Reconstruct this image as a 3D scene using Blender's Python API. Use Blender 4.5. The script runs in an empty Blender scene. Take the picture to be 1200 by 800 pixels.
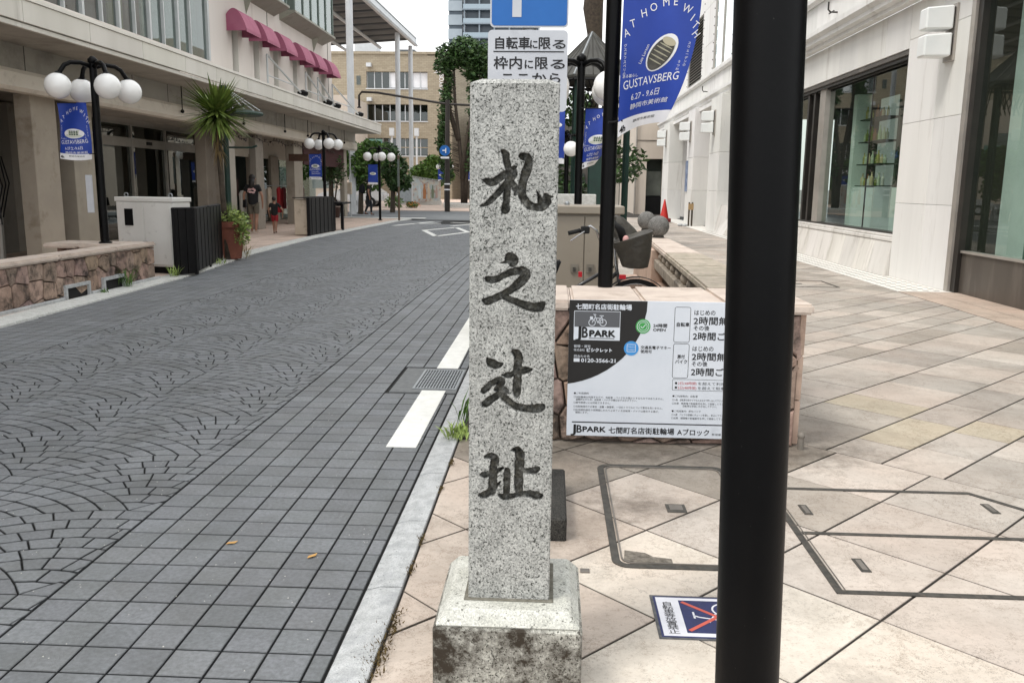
import bpy, bmesh, math, random
import numpy as np
from mathutils import Vector, Matrix
random.seed(7)
S = bpy.context.scene
COL = S.collection
PI = math.pi
# ---------------------------------------------------------------- camera
cam_d = bpy.data.cameras.new('camera'); cam = bpy.data.objects.new('camera', cam_d); COL.objects.link(cam)
S.camera = cam
cam_d.sensor_width = 36.0; cam_d.lens = 36.0 * 1000 / 1200; cam_d.clip_end = 2000; cam_d.clip_start = 0.05
yaw, pitch, roll = math.radians(2.5746), math.radians(10.3476), math.radians(0.72)
cam.location = (0, 0, 1.45)
cam.matrix_world = Matrix.Translation((0, 0, 1.45)) @ Matrix.Rotation(yaw, 4, 'Z') @ Matrix.Rotation(PI/2 - pitch, 4, 'X') @ Matrix.Rotation(roll, 4, 'Z')
# ---------------------------------------------------------------- sky: bright thin overcast
W = bpy.data.worlds.new('World'); S.world = W; W.use_nodes = True
nt = W.node_tree; N = nt.nodes; L = nt.links; N.clear()
SUN_EL, SUN_AZ = math.radians(58), math.radians(238)      # azimuth from +Y clockwise: sun stands behind and to the left
sky = N.new('ShaderNodeTexSky'); sky.sky_type = 'NISHITA'; sky.sun_disc = False
sky.sun_elevation = SUN_EL; sky.sun_rotation = SUN_AZ; sky.air_density = 1.0; sky.dust_density = 3.0
tc = N.new('ShaderNodeTexCoord'); mp = N.new('ShaderNodeMapping'); mp.inputs['Scale'].default_value = (1, 1, 3)
nz = N.new('ShaderNodeTexNoise'); nz.inputs['Scale'].default_value = 1.6; nz.inputs['Detail'].default_value = 6
cr = N.new('ShaderNodeValToRGB'); cr.color_ramp.elements[0].position = .3; cr.color_ramp.elements[0].color = (8.2, 8.5, 8.9, 1)
cr.color_ramp.elements[1].position = .7; cr.color_ramp.elements[1].color = (10.2, 10.2, 10.1, 1)
mx = N.new('ShaderNodeMixRGB'); mx.inputs[0].default_value = .88
bg = N.new('ShaderNodeBackground'); bg.inputs['Strength'].default_value = .1
wo = N.new('ShaderNodeOutputWorld')
L.new(tc.outputs['Generated'], mp.inputs[0]); L.new(mp.outputs[0], nz.inputs['Vector']); L.new(nz.outputs['Fac'], cr.inputs[0])
L.new(sky.outputs[0], mx.inputs[1]); L.new(cr.outputs[0], mx.inputs[2]); L.new(mx.outputs[0], bg.inputs[0]); L.new(bg.outputs[0], wo.inputs[0])
sun_d = bpy.data.lights.new('sun', 'SUN'); sun = bpy.data.objects.new('sun', sun_d); COL.objects.link(sun)
sun_d.energy = 1.3; sun_d.angle = math.radians(16); sun_d.color = (1, .965, .91)
sd = Vector((math.sin(SUN_AZ)*math.cos(SUN_EL), math.cos(SUN_AZ)*math.cos(SUN_EL), math.sin(SUN_EL)))
sun.rotation_euler = sd.to_track_quat('Z', 'Y').to_euler()
S.view_settings.view_transform = 'Standard'; S.view_settings.look = 'None'; S.view_settings.gamma = 1
S.view_settings.exposure = 0.84

# ---------------------------------------------------------------- materials
MATS = {}
def lin(h):
    if isinstance(h, (tuple, list)): return tuple(h)[:3]
    h = h.lstrip('#'); v = [int(h[i:i+2], 16)/255 for i in (0, 2, 4)]
    return tuple(x/12.92 if x <= .04045 else ((x+.055)/1.055)**2.4 for x in v)
def mat(name, c1, c2=None, rough=.7, scale=8, detail=5, bump=0, bscale=None, metal=0, dirt=None, dscale=2, damt=(.55, .75),
        streak=False, tint=False, trans=0, spec=.5, alpha=None, emit=0, coat=0, bdist=.01):
    """noise-varied surface: c1..c2 base, dirt colour in patches, fine bump, optional per-piece tint attribute"""
    if name in MATS: return MATS[name]
    m = bpy.data.materials.new(name); m.use_nodes = True; t = m.node_tree; n = t.nodes; l = t.links
    b = n['Principled BSDF']; c1 = lin(c1); c2 = lin(c2) if c2 else c1
    tcn = n.new('ShaderNodeTexCoord')
    def noise(sc, det=detail, rgh=.6, stretch=False):
        x = n.new('ShaderNodeTexNoise'); x.inputs['Scale'].default_value = sc; x.inputs['Detail'].default_value = det; x.inputs['Roughness'].default_value = rgh
        if stretch:
            q = n.new('ShaderNodeMapping'); q.inputs['Scale'].default_value = (1, 1, .12); l.new(tcn.outputs['Object'], q.inputs[0]); l.new(q.outputs[0], x.inputs['Vector'])
        else: l.new(tcn.outputs['Object'], x.inputs['Vector'])
        return x
    a = noise(scale, stretch=streak)
    r = n.new('ShaderNodeValToRGB'); r.color_ramp.elements[0].position = .35; r.color_ramp.elements[1].position = .65
    r.color_ramp.elements[0].color = (*c1, 1); r.color_ramp.elements[1].color = (*c2, 1)
    l.new(a.outputs['Fac'], r.inputs[0]); out = r.outputs[0]
    if dirt:
        d = noise(dscale, 8, .7, streak); rr = n.new('ShaderNodeValToRGB'); rr.color_ramp.elements[0].position = damt[0]; rr.color_ramp.elements[1].position = damt[1]
        l.new(d.outputs['Fac'], rr.inputs[0]); mxx = n.new('ShaderNodeMixRGB'); mxx.inputs[2].default_value = (*lin(dirt), 1)
        l.new(rr.outputs[0], mxx.inputs[0]); l.new(out, mxx.inputs[1]); out = mxx.outputs[0]
    if tint:
        at = n.new('ShaderNodeAttribute'); at.attribute_name = 'tint'
        mm = n.new('ShaderNodeMixRGB'); mm.blend_type = 'MULTIPLY'; mm.inputs[0].default_value = 1
        l.new(out, mm.inputs[1]); l.new(at.outputs['Color'], mm.inputs[2]); out = mm.outputs[0]
    l.new(out, b.inputs['Base Color'])
    b.inputs['Roughness'].default_value = rough; b.inputs['Metallic'].default_value = metal
    b.inputs['Specular IOR Level'].default_value = spec; b.inputs['Transmission Weight'].default_value = trans; b.inputs['Coat Weight'].default_value = coat
    if emit: l.new(out, b.inputs['Emission Color']); b.inputs['Emission Strength'].default_value = emit
    if alpha is not None: b.inputs['Alpha'].default_value = alpha
    if bump:
        x = noise(bscale or scale*4, 6); bp = n.new('ShaderNodeBump'); bp.inputs['Strength'].default_value = bump; bp.inputs['Distance'].default_value = bdist
        l.new(x.outputs['Fac'], bp.inputs['Height']); l.new(bp.outputs[0], b.inputs['Normal'])
    MATS[name] = m; return m
def plain(name, c, rough=.5, metal=0): return mat(name, c, rough=rough, metal=metal)

def granite(name, base, light, dark, grain=260, thr=.34, attr=False, stain=None, stain_amt=(.4, .6), bump=.25):
    m = bpy.data.materials.new(name); m.use_nodes = True; t = m.node_tree; n = t.nodes; l = t.links; b = n['Principled BSDF']
    tcn = n.new('ShaderNodeTexCoord')
    def ramp(src, p0, c0, p1, c1):
        r = n.new('ShaderNodeValToRGB'); r.color_ramp.elements[0].position = p0; r.color_ramp.elements[0].color = (*c0, 1); r.color_ramp.elements[1].position = p1; r.color_ramp.elements[1].color = (*c1, 1)
        l.new(src, r.inputs[0]); return r.outputs[0]
    def noise(sc, det=2, rg=.5):
        x = n.new('ShaderNodeTexNoise'); x.inputs['Scale'].default_value = sc; x.inputs['Detail'].default_value = det; x.inputs['Roughness'].default_value = rg; l.new(tcn.outputs['Object'], x.inputs['Vector']); return x
    def mixc(f, a, bb, mode='MIX'):
        q = n.new('ShaderNodeMixRGB'); q.blend_type = mode
        if isinstance(f, float): q.inputs[0].default_value = f
        else: l.new(f, q.inputs[0])
        for i, v in ((1, a), (2, bb)):
            if isinstance(v, tuple): q.inputs[i].default_value = (*v, 1)
            else: l.new(v, q.inputs[i])
        return q.outputs[0]
    vor = n.new('ShaderNodeTexVoronoi'); vor.inputs['Scale'].default_value = grain*1.1; l.new(tcn.outputs['Object'], vor.inputs['Vector'])
    sep = n.new('ShaderNodeSeparateColor'); l.new(vor.outputs['Color'], sep.inputs[0])
    c = ramp(sep.outputs[0], .25, lin(base), .8, lin(light))
    g1 = noise(grain*.75, 3, .7); f1 = ramp(g1.outputs['Fac'], thr, (1, 1, 1), thr+.05, (0, 0, 0))
    g2 = noise(grain*.3, 2); f2 = ramp(g2.outputs['Fac'], .3, (1, 1, 1), .36, (0, 0, 0))
    gm = noise(grain*.06, 2); f3 = ramp(gm.outputs['Fac'], .4, (0, 0, 0), .6, (1, 1, 1))
    c = mixc(f1, c, lin(dark)); c = mixc(f2, c, lin(dark)); 
    c = mixc(.10, c, f3, 'OVERLAY')
    if stain:
        s = noise(7, 9, .75); f4 = ramp(s.outputs['Fac'], stain_amt[0], (0, 0, 0), stain_amt[1], (1, 1, 1)); c = mixc(f4, c, lin(stain))
    if attr:
        at = n.new('ShaderNodeAttribute'); at.attribute_name = 'paint'; pn = noise(90, 6, .75)
        pc = ramp(pn.outputs['Fac'], .36, lin('#222220'), .62, lin('#69665b')); sp_ = n.new('ShaderNodeSeparateColor'); l.new(at.outputs['Color'], sp_.inputs[0]); pc = mixc(sp_.outputs[1], lin('#121210'), pc); c = mixc(sp_.outputs[0], c, pc)
    l.new(c, b.inputs['Base Color']); b.inputs['Roughness'].default_value = .75; b.inputs['Specular IOR Level'].default_value = .3
    bp = n.new('ShaderNodeBump'); bp.inputs['Strength'].default_value = bump; bp.inputs['Distance'].default_value = .002
    l.new(g1.outputs['Fac'], bp.inputs['Height']); l.new(bp.outputs[0], b.inputs['Normal'])
    MATS[name] = m; return m

def glass(name, tint='#dfe8e4', rough=.01, a=.22):
    """thin architectural glass: fresnel mirror over a clear or slightly tinted pane"""
    m = bpy.data.materials.new(name); m.use_nodes = True; t = m.node_tree; n = t.nodes; l = t.links; n.clear()
    o = n.new('ShaderNodeOutputMaterial'); tr = n.new('ShaderNodeBsdfTransparent'); tr.inputs[0].default_value = (*lin(tint), 1)
    gl = n.new('ShaderNodeBsdfGlossy'); gl.inputs['Roughness'].default_value = rough; gl.inputs[0].default_value = (.95, 1, .98, 1)
    fr = n.new('ShaderNodeFresnel'); fr.inputs['IOR'].default_value = 1.5
    ad = n.new('ShaderNodeMath'); ad.operation = 'ADD'; ad.inputs[1].default_value = a; ad.use_clamp = True
    mxs = n.new('ShaderNodeMixShader'); l.new(fr.outputs[0], ad.inputs[0]); ge = n.new('ShaderNodeNewGeometry'); iv = n.new('ShaderNodeMath'); iv.operation = 'SUBTRACT'; iv.inputs[0].default_value = 1
    l.new(ge.outputs['Backfacing'], iv.inputs[1]); mu = n.new('ShaderNodeMath'); mu.operation = 'MULTIPLY'; l.new(ad.outputs[0], mu.inputs[0]); l.new(iv.outputs[0], mu.inputs[1]); l.new(mu.outputs[0], mxs.inputs[0])
    l.new(tr.outputs[0], mxs.inputs[1]); l.new(gl.outputs[0], mxs.inputs[2]); l.new(mxs.outputs[0], o.inputs[0])
    MATS[name] = m; return m

# ---------------------------------------------------------------- mesh builder
def root_loc(p):
    v = Vector((0, 0, 0))
    while p is not None: v += p.location; p = p.parent
    return v
class MB:
    def __init__(s): s.v = []; s.f = []; s.c = []; s.col = (1, 1, 1); s.off = (0, 0, 0)
    def add(s, vs, fs):
        k = len(s.v); ox, oy, oz = s.off
        s.v += [(a[0]+ox, a[1]+oy, a[2]+oz) for a in vs]; s.f += [tuple(i+k for i in q) for q in fs]; s.c += [s.col]*len(fs); return s
    def box(s, x0, x1, y0, y1, z0, z1, rz=0, piv=None):
        vs = [(x, y, z) for z in (z0, z1) for x, y in ((x0, y0), (x1, y0), (x1, y1), (x0, y1))]
        if rz:
            px, py = piv or ((x0+x1)/2, (y0+y1)/2); c, sn = math.cos(rz), math.sin(rz)
            vs = [(px+(x-px)*c-(y-py)*sn, py+(x-px)*sn+(y-py)*c, z) for x, y, z in vs]
        return s.add(vs, [(3, 2, 1, 0), (4, 5, 6, 7), (0, 1, 5, 4), (1, 2, 6, 5), (2, 3, 7, 6), (3, 0, 4, 7)])
    def hexa(s, lo, hi):   # 4 lower pts, 4 upper pts (ccw)
        return s.add(list(lo)+list(hi), [(3, 2, 1, 0), (4, 5, 6, 7), (0, 1, 5, 4), (1, 2, 6, 5), (2, 3, 7, 6), (3, 0, 4, 7)])
    def prism(s, poly, z0, z1):
        n = len(poly); return s.add([(x, y, z0) for x, y in poly]+[(x, y, z1) for x, y in poly], [tuple(range(n-1, -1, -1)), tuple(range(n, 2*n))]+[(i, (i+1) % n, n+(i+1) % n, n+i) for i in range(n)])
    def prof_x(s, prof, x0, x1):   # profile (y,z) extruded along X
        n = len(prof); return s.add([(x0, y, z) for y, z in prof]+[(x1, y, z) for y, z in prof], [tuple(range(n-1, -1, -1)), tuple(range(n, 2*n))]+[(i, (i+1) % n, n+(i+1) % n, n+i) for i in range(n)])
    def prof_y(s, prof, y0, y1):   # profile (x,z) extruded along Y
        n = len(prof); return s.add([(x, y0, z) for x, z in prof]+[(x, y1, z) for x, z in prof], [tuple(range(n)), tuple(range(2*n-1, n-1, -1))]+[((i+1) % n, i, n+i, n+(i+1) % n) for i in range(n)])
    def tube(s, pts, r, n=8, cap=True):
        pts = [Vector(p) for p in pts]; rs = r if isinstance(r, (list, tuple)) else [r]*len(pts); vs = []; up = None
        for i, p in enumerate(pts):
            t = (pts[min(i+1, len(pts)-1)]-pts[max(i-1, 0)]).normalized()
            if up is None: up = Vector((0, 0, 1)) if abs(t.z) < .9 else Vector((1, 0, 0))
            a = t.cross(up).normalized(); up = a.cross(t).normalized()
            for k in range(n):
                q = 2*PI*k/n; vs.append(p+(a*math.cos(q)+up*math.sin(q))*rs[i])
        fs = [(i*n+k, i*n+(k+1) % n, (i+1)*n+(k+1) % n, (i+1)*n+k) for i in range(len(pts)-1) for k in range(n)]
        if cap: fs += [tuple(range(n-1, -1, -1)), tuple(range((len(pts)-1)*n, len(pts)*n))]
        return s.add([tuple(v) for v in vs], fs)
    def lathe(s, prof, c=(0, 0, 0), n=24, cap=True):   # (r,z) profile
        vs = [(c[0]+r*math.cos(2*PI*k/n), c[1]+r*math.sin(2*PI*k/n), c[2]+z) for r, z in prof for k in range(n)]
        fs = [(i*n+k, i*n+(k+1) % n, (i+1)*n+(k+1) % n, (i+1)*n+k) for i in range(len(prof)-1) for k in range(n)]
        if cap: fs += [tuple(range(n-1, -1, -1)), tuple(range((len(prof)-1)*n, len(prof)*n))]
        return s.add(vs, fs)
    def sphere(s, c, r, n=24, m=14, sz=1):
        return s.lathe([(max(r*math.sin(PI*i/m), 1e-4), -r*sz*math.cos(PI*i/m)) for i in range(m+1)], c, n)
    def quad(s, a, b, c, d): return s.add([a, b, c, d], [(0, 1, 2, 3)])
    def build(s, name, m, parent=None, smooth=False, bevel=0, loc=None, kind=None, label=None, autos=None, seg=1):
        me = bpy.data.meshes.new(name); base = root_loc(parent) if parent else Vector(loc or (0, 0, 0))
        bx, by, bz = base
        me.from_pydata([(x-bx, y-by, z-bz) for x, y, z in s.v], [], s.f)
        if any(c != (1, 1, 1) for c in s.c) or (m and m.name in TINTED):
            at = me.color_attributes.new('tint', 'FLOAT_COLOR', 'CORNER'); arr = []
            for f, c in zip(s.f, s.c): arr += [*c, 1.0]*len(f)
            at.data.foreach_set('color', arr)
        if bevel:
            bm = bmesh.new(); bm.from_mesh(me); bmesh.ops.remove_doubles(bm, verts=bm.verts, dist=1e-6)
            ed = [e for e in bm.edges if len(e.link_faces) == 2 and e.calc_face_angle(0) > .6]
            bmesh.ops.bevel(bm, geom=ed, offset=bevel, segments=seg, affect='EDGES', clamp_overlap=True); bm.to_mesh(me); bm.free()
        if smooth: me.shade_smooth()
        if autos: me.shade_smooth(); me.set_sharp_from_angle(angle=autos)
        if m: me.materials.append(m)
        o = bpy.data.objects.new(name, me); COL.objects.link(o)
        if parent: o.parent = parent
        else: o.location = base
        if kind: o['kind'] = kind
        if label: o['label'] = label
        return o
TINTED = set()
def thing(name, label, cat, loc, group=None):
    o = bpy.data.objects.new(name, None); COL.objects.link(o); o.location = loc; o.empty_display_size = .2
    o['label'] = label; o['category'] = cat
    if group: o['group'] = group
    return o
def tag(o, label, cat, group=None):
    o['label'] = label; o['category'] = cat
    if group: o['group'] = group
    return o
def copy_tree(o, label=None, group=None, loc=None, rz=None):
    def rec(x, par):
        c = x.copy(); COL.objects.link(c)
        if par: c.parent = par
        for ch in list(x.children): rec(ch, c)
        return c
    c = rec(o, None)
    if label: c['label'] = label
    if group: c['group'] = group
    if loc is not None: c.location = loc
    if rz is not None: c.rotation_euler.z = rz
    return c
_dg = None
def text_mb(mb, body, org, ux, uz, size, n=(0, -1, 0), depth=.0012, align='LEFT', xs=1.0, track=1.0, bold=0):
    """lettering with real thickness: flat text mesh laid with its x axis along ux and its y axis along uz"""
    c = bpy.data.curves.new('lettering', 'FONT'); c.body = body; c.size = size; c.align_x = align; c.space_character = track; c.resolution_u = 3; c.offset = bold
    o = bpy.data.objects.new('lettering', c); me = o.to_mesh()
    ux = Vector(ux); uz = Vector(uz); nn = Vector(n); og = Vector(org)+nn*depth
    vs = [tuple(og+ux*(v.co.x*xs)+uz*v.co.y) for v in me.vertices]; fs = [tuple(p.vertices) for p in me.polygons]
    if fs and (ux.cross(uz)).dot(nn) < 0: fs = [f[::-1] for f in fs]
    mb.add(vs, fs); o.to_mesh_clear(); bpy.data.objects.remove(o); bpy.data.curves.remove(c)
    return mb
def pieces(parent, name, items, m, far_name, near=300, bev=0, key=None):
    """items: list of MB, largest-in-view first; first `near` become parts, the rest one joined part"""
    for it in items[:near]: it.build(name, m, parent)
    if len(items) > near:
        r = MB()
        for it in items[near:]:
            k = len(r.v); r.v += it.v; r.f += [tuple(i+k for i in q) for q in it.f]; r.c += it.c
        r.build(far_name, m, parent, kind='stuff')
def rnd(a, b): return random.uniform(a, b)
def clip(poly, a, b, c):   # keep a*x+b*y<=c
    out = []
    for i in range(len(poly)):
        p, q = poly[i], poly[(i+1) % len(poly)]; dp = a*p[0]+b*p[1]-c; dq = a*q[0]+b*q[1]-c
        if dp <= 0: out.append(p)
        if (dp < 0 < dq) or (dq < 0 < dp):
            t = dp/(dp-dq); out.append((p[0]+(q[0]-p[0])*t, p[1]+(q[1]-p[1])*t))
    return out
def shrink(poly, d):
    cx = sum(p[0] for p in poly)/len(poly); cy = sum(p[1] for p in poly)/len(poly); out = []
    n = len(poly)
    for i in range(n):
        p0, p1, p2 = Vector(poly[i-1]), Vector(poly[i]), Vector(poly[(i+1) % n])
        a = (p1-p0); b = (p2-p1)
        if a.length < 1e-5 or b.length < 1e-5: continue
        a.normalize(); b.normalize(); na = Vector((-a.y, a.x)); nb = Vector((-b.y, b.x)); k = 1+na.dot(nb)
        if k < .2: k = .2
        out.append(tuple(p1+(na+nb)*(d/k)))
    return out
def inset(poly, d):   # robust inset of a nearly convex outline by clipping with its shifted edges
    out = list(poly)
    for i in range(len(poly)):
        a, b = poly[i], poly[(i+1) % len(poly)]; dx, dy = b[0]-a[0], b[1]-a[1]; l = math.hypot(dx, dy)
        if l < 2e-3: continue
        nx, ny = dy/l, -dx/l
        out = clip(out, nx, ny, nx*a[0]+ny*a[1]-d)
        if len(out) < 3: return []
    res = []
    for p in out:
        if not res or math.hypot(p[0]-res[-1][0], p[1]-res[-1][1]) > 8e-4: res.append(p)
    return res if len(res) > 2 else []
def area(p): return .5*sum(p[i][0]*p[(i+1) % len(p)][1]-p[(i+1) % len(p)][0]*p[i][1] for i in range(len(p)))
def slab(poly, z0, z1, ch, col):
    """paving piece: chamfered top edge"""
    m = MB(); m.col = col; n = len(poly); q = shrink(poly, ch)
    if len(q) != n or area(q) < .5*area(poly) or any(math.hypot(a[0]-b[0], a[1]-b[1]) > 5*ch for a, b in zip(poly, q)): m.prism(poly, z0, z1); m.c = [col]*2+[tuple(c*.36 for c in col)]*n; return m
    m.add([(x, y, z0) for x, y in poly]+[(x, y, z1-ch*.7) for x, y in poly]+[(x, y, z1) for x, y in q],
          [tuple(range(2*n, 3*n))]+[(i, (i+1) % n, n+(i+1) % n, n+i) for i in range(n)]+[(n+i, n+(i+1) % n, 2*n+(i+1) % n, 2*n+i) for i in range(n)])
    dk = tuple(c*.36 for c in col); md = tuple(c*.7 for c in col); m.c = [col]+[dk]*n+[md]*n      # soil-blackened flanks of the joint
    return m
# ================================================================ GROUND
TINTED.update({'paver', 'marble', 'cobble_stone'})
M_joint = mat('joint_dirt', '#171817', '#232321', rough=.95, scale=30)
M_paver = mat('paver', '#6a6d6f', '#808386', rough=.58, scale=60, tint=True, dirt='#5b5d5c', dscale=2.2, damt=(.42, .8), bump=.8, bscale=300, bdist=.004)
M_asph = mat('asphalt', '#6f7274', '#64686a', rough=.9, scale=3, bump=.2, bscale=200)
M_white_paint = mat('road_paint', '#f0f0ea', '#e2e2dc', rough=.7, scale=12, dirt='#a9a9a5', dscale=26, damt=(.62, .8), bump=.3, bscale=200, bdist=.002)
M_kerb = granite('kerb_granite', '#a7a9aa', '#bcbebd', '#7d8081', grain=300, thr=.3, stain='#8d9093', stain_amt=(.5, .8))
M_kerb2 = granite('kerb_granite_pale', '#bcbdb9', '#d2d2cc', '#8d8e8c', grain=300, thr=.28, stain='#86857e', stain_amt=(.58, .8))

def marble_mat():
    m = bpy.data.materials.new('marble'); m.use_nodes = True; n = m.node_tree.nodes; l = m.node_tree.links; b = n['Principled BSDF']
    tcn = n.new('ShaderNodeTexCoord')
    def ns(sc, det, rg=.6, dist=0):
        x = n.new('ShaderNodeTexNoise'); x.inputs['Scale'].default_value = sc; x.inputs['Detail'].default_value = det; x.inputs['Roughness'].default_value = rg; x.inputs['Distortion'].default_value = dist; l.new(tcn.outputs['Object'], x.inputs['Vector']); return x
    def ramp(s, p0, c0, p1, c1):
        r = n.new('ShaderNodeValToRGB'); r.color_ramp.elements[0].position = p0; r.color_ramp.elements[0].color = (*lin(c0), 1); r.color_ramp.elements[1].position = p1; r.color_ramp.elements[1].color = (*lin(c1), 1); l.new(s, r.inputs[0]); return r.outputs[0]
    def mix(f, a, c, mode='MIX'):
        q = n.new('ShaderNodeMixRGB'); q.blend_type = mode
        if isinstance(f, float): q.inputs[0].default_value = f
        else: l.new(f, q.inputs[0])
        l.new(a, q.inputs[1])
        if isinstance(c, str): q.inputs[2].default_value = (*lin(c), 1)
        else: l.new(c, q.inputs[2])
        return q.outputs[0]
    base = ramp(ns(2.6, 8, .7, .6).outputs['Fac'], .3, '#aba59d', .7, '#cfc9c1')
    pink = ramp(ns(.9, 3).outputs['Fac'], .45, '#000000', .7, '#ffffff'); base = mix(pink, base, '#c3b8ae')
    spk = ramp(ns(38, 9, .85).outputs['Fac'], .52, '#000000', .66, '#ffffff'); base = mix(spk, base, '#9f958a'); sp2 = ramp(ns(120, 4, .8).outputs['Fac'], .62, '#000000', .68, '#ffffff'); base = mix(sp2, base, '#70675d'); vv = n.new('ShaderNodeTexVoronoi'); vv.feature = 'DISTANCE_TO_EDGE'; vv.inputs['Scale'].default_value = 2.1; l.new(tcn.outputs['Object'], vv.inputs['Vector']); w2 = ns(3, 8, .8); a2 = n.new('ShaderNodeMixRGB'); a2.blend_type = 'ADD'; a2.inputs[0].default_value = .7; l.new(tcn.outputs['Object'], a2.inputs[1]); l.new(w2.outputs['Color'], a2.inputs[2]); l.new(a2.outputs[0], vv.inputs['Vector']); ve = ramp(vv.outputs['Distance'], .0, '#ffffff', .012, '#000000'); base = mix(ve, base, '#8d8073')
    # thin irregular fissures
    v = n.new('ShaderNodeTexVoronoi'); v.feature = 'DISTANCE_TO_EDGE'; v.inputs['Scale'].default_value = 5.5
    w = ns(6, 6, .7); add = n.new('ShaderNodeMixRGB'); add.blend_type = 'ADD'; add.inputs[0].default_value = .42; l.new(tcn.outputs['Object'], add.inputs[1]); l.new(w.outputs['Color'], add.inputs[2]); l.new(add.outputs[0], v.inputs['Vector'])
    vein = ramp(v.outputs['Distance'], .0, '#ffffff', .016, '#000000'); gate = ramp(ns(1.9, 3).outputs['Fac'], .44, '#000000', .56, '#ffffff')
    mm = n.new('ShaderNodeMath'); mm.operation = 'MULTIPLY'; l.new(vein, mm.inputs[0]); l.new(gate, mm.inputs[1])
    m2 = n.new('ShaderNodeMath'); m2.operation = 'MULTIPLY'; m2.inputs[1].default_value = .8; l.new(mm.outputs[0], m2.inputs[0])
    base = mix(m2.outputs[0], base, '#6f665d')
    dirt = ramp(ns(1.1, 9, .75).outputs['Fac'], .5, '#000000', .78, '#ffffff'); m3 = n.new('ShaderNodeMath'); m3.operation = 'MULTIPLY'; m3.inputs[1].default_value = .6; l.new(dirt, m3.inputs[0]); base = mix(m3.outputs[0], base, '#857c72')
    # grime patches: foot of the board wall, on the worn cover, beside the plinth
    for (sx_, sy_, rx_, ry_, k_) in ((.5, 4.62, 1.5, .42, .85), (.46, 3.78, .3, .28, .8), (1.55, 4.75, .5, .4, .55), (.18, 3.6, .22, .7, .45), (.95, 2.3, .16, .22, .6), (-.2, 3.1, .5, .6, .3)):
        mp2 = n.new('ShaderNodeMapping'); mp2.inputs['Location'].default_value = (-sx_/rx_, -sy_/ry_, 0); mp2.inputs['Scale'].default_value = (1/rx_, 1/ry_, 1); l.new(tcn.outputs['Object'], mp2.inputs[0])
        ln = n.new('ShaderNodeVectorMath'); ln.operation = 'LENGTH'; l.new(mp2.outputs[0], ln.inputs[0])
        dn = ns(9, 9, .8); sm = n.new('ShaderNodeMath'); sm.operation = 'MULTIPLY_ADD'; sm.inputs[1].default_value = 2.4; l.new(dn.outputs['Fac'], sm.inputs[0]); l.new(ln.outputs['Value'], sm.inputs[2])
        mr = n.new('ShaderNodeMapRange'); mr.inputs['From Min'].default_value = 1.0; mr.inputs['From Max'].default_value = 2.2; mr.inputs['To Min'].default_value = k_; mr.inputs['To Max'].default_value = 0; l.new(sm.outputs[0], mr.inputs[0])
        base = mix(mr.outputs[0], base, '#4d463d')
    at = n.new('ShaderNodeAttribute'); at.attribute_name = 'tint'; base = mix(1.0, base, at.outputs['Color'], 'MULTIPLY')
    l.new(base, b.inputs['Base Color']); b.inputs['Roughness'].default_value = .62; b.inputs['Specular IOR Level'].default_value = .35
    bp = n.new('ShaderNodeBump'); bp.inputs['Strength'].default_value = .35; bp.inputs['Distance'].default_value = .003; l.new(ns(60, 6).outputs['Fac'], bp.inputs['Height']); l.new(bp.outputs[0], b.inputs['Normal'])
    MATS['marble'] = m; return m
M_marble = marble_mat()

ground = MB().quad((-900, -60, -.06), (900, -60, -.06), (900, 1500, -.06), (-900, 1500, -.06)).build('ground', M_asph, kind='structure')
LK = [(-5.42, -4), (-5.44, 8), (-5.55, 11), (-5.63, 13.2), (-5.88, 15.3), (-6.12, 17.4), (-6.3, 22.7), (-6.2, 27.3), (-6.03, 34.2), (-5.9, 36)]
def lk(y):
    for (a, b), (c, d) in zip(LK, LK[1:]):
        if b <= y <= d: return a+(c-a)*(y-b)/(d-b)
    return LK[-1][0]
road = MB()
road.add([(x-.02, y, -.012) for x, y in LK]+[(-.64, y, -.012) for x, y in LK], [(i, i+1, len(LK)+i+1, len(LK)+i)[::-1] for i in range(len(LK)-1)])
road = road.build('road', M_joint, kind='structure')
MB().quad((-5.9, 36, -.01), (8, 36, -.01), (8, 56, -.01), (-40, 56, -.01)).build('crossing_road', M_asph, kind='structure')
def ptint(a=.86, b=1.1):
    g = rnd(a, b); return (g*rnd(.99, 1.01), g, g*rnd(.99, 1.015))
# square pavers
sq = []
P = .1475
for (xa, xb, right) in ((-1.75, -.655, 1), (-4.4, -6.4, 0)):
    for i in range(14):
        x0 = -1.75+P*i if right else -4.4-P*(i+1)
        x1 = x0+P
        if right:
            if x0 >= xb-.02: break
            x1 = min(x1, xb)
        for j in range(-2, int(34/P)):
            y0 = .8+P*j; y1 = y0+P; a = x0
            if not right:
                e = lk(y0+.07)+.005
                if x1 <= e+.03: continue
                a = max(a, e)
            if right and -1.14 < (a+x1)/2 and 5.85 < (y0+y1)/2 < 6.68: continue
            g = .0036
            sq.append((y0*.9+abs(a+.5)*.4, [(a+g, y0+g), (x1-g, y0+g), (x1-g, y1-g), (a+g, y1-g)]))
sq.sort(key=lambda t: t[0])
def mk_p(poly, far): 
    if far: m = MB(); m.col = ptint(); m.prism(poly, -.012, 0); m.c = m.c[:2]+[tuple(c*.36 for c in m.col)]*len(poly); return m
    return slab(poly, -.012, rnd(-.0012, .0004), .0028, ptint())
# only pavers the picture can show come first
vis = lambda p: p[0][1] > 1.9 and (p[0][0] > -1.0-p[0][1]*.62)
sq = [t for t in sq if vis(t[1])]+[t for t in sq if not vis(t[1])]
pieces(road, 'square_paver', [mk_p(p, k > 2200) for k, (d, p) in enumerate(sq)], M_paver, 'far_square_pavers')
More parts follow.
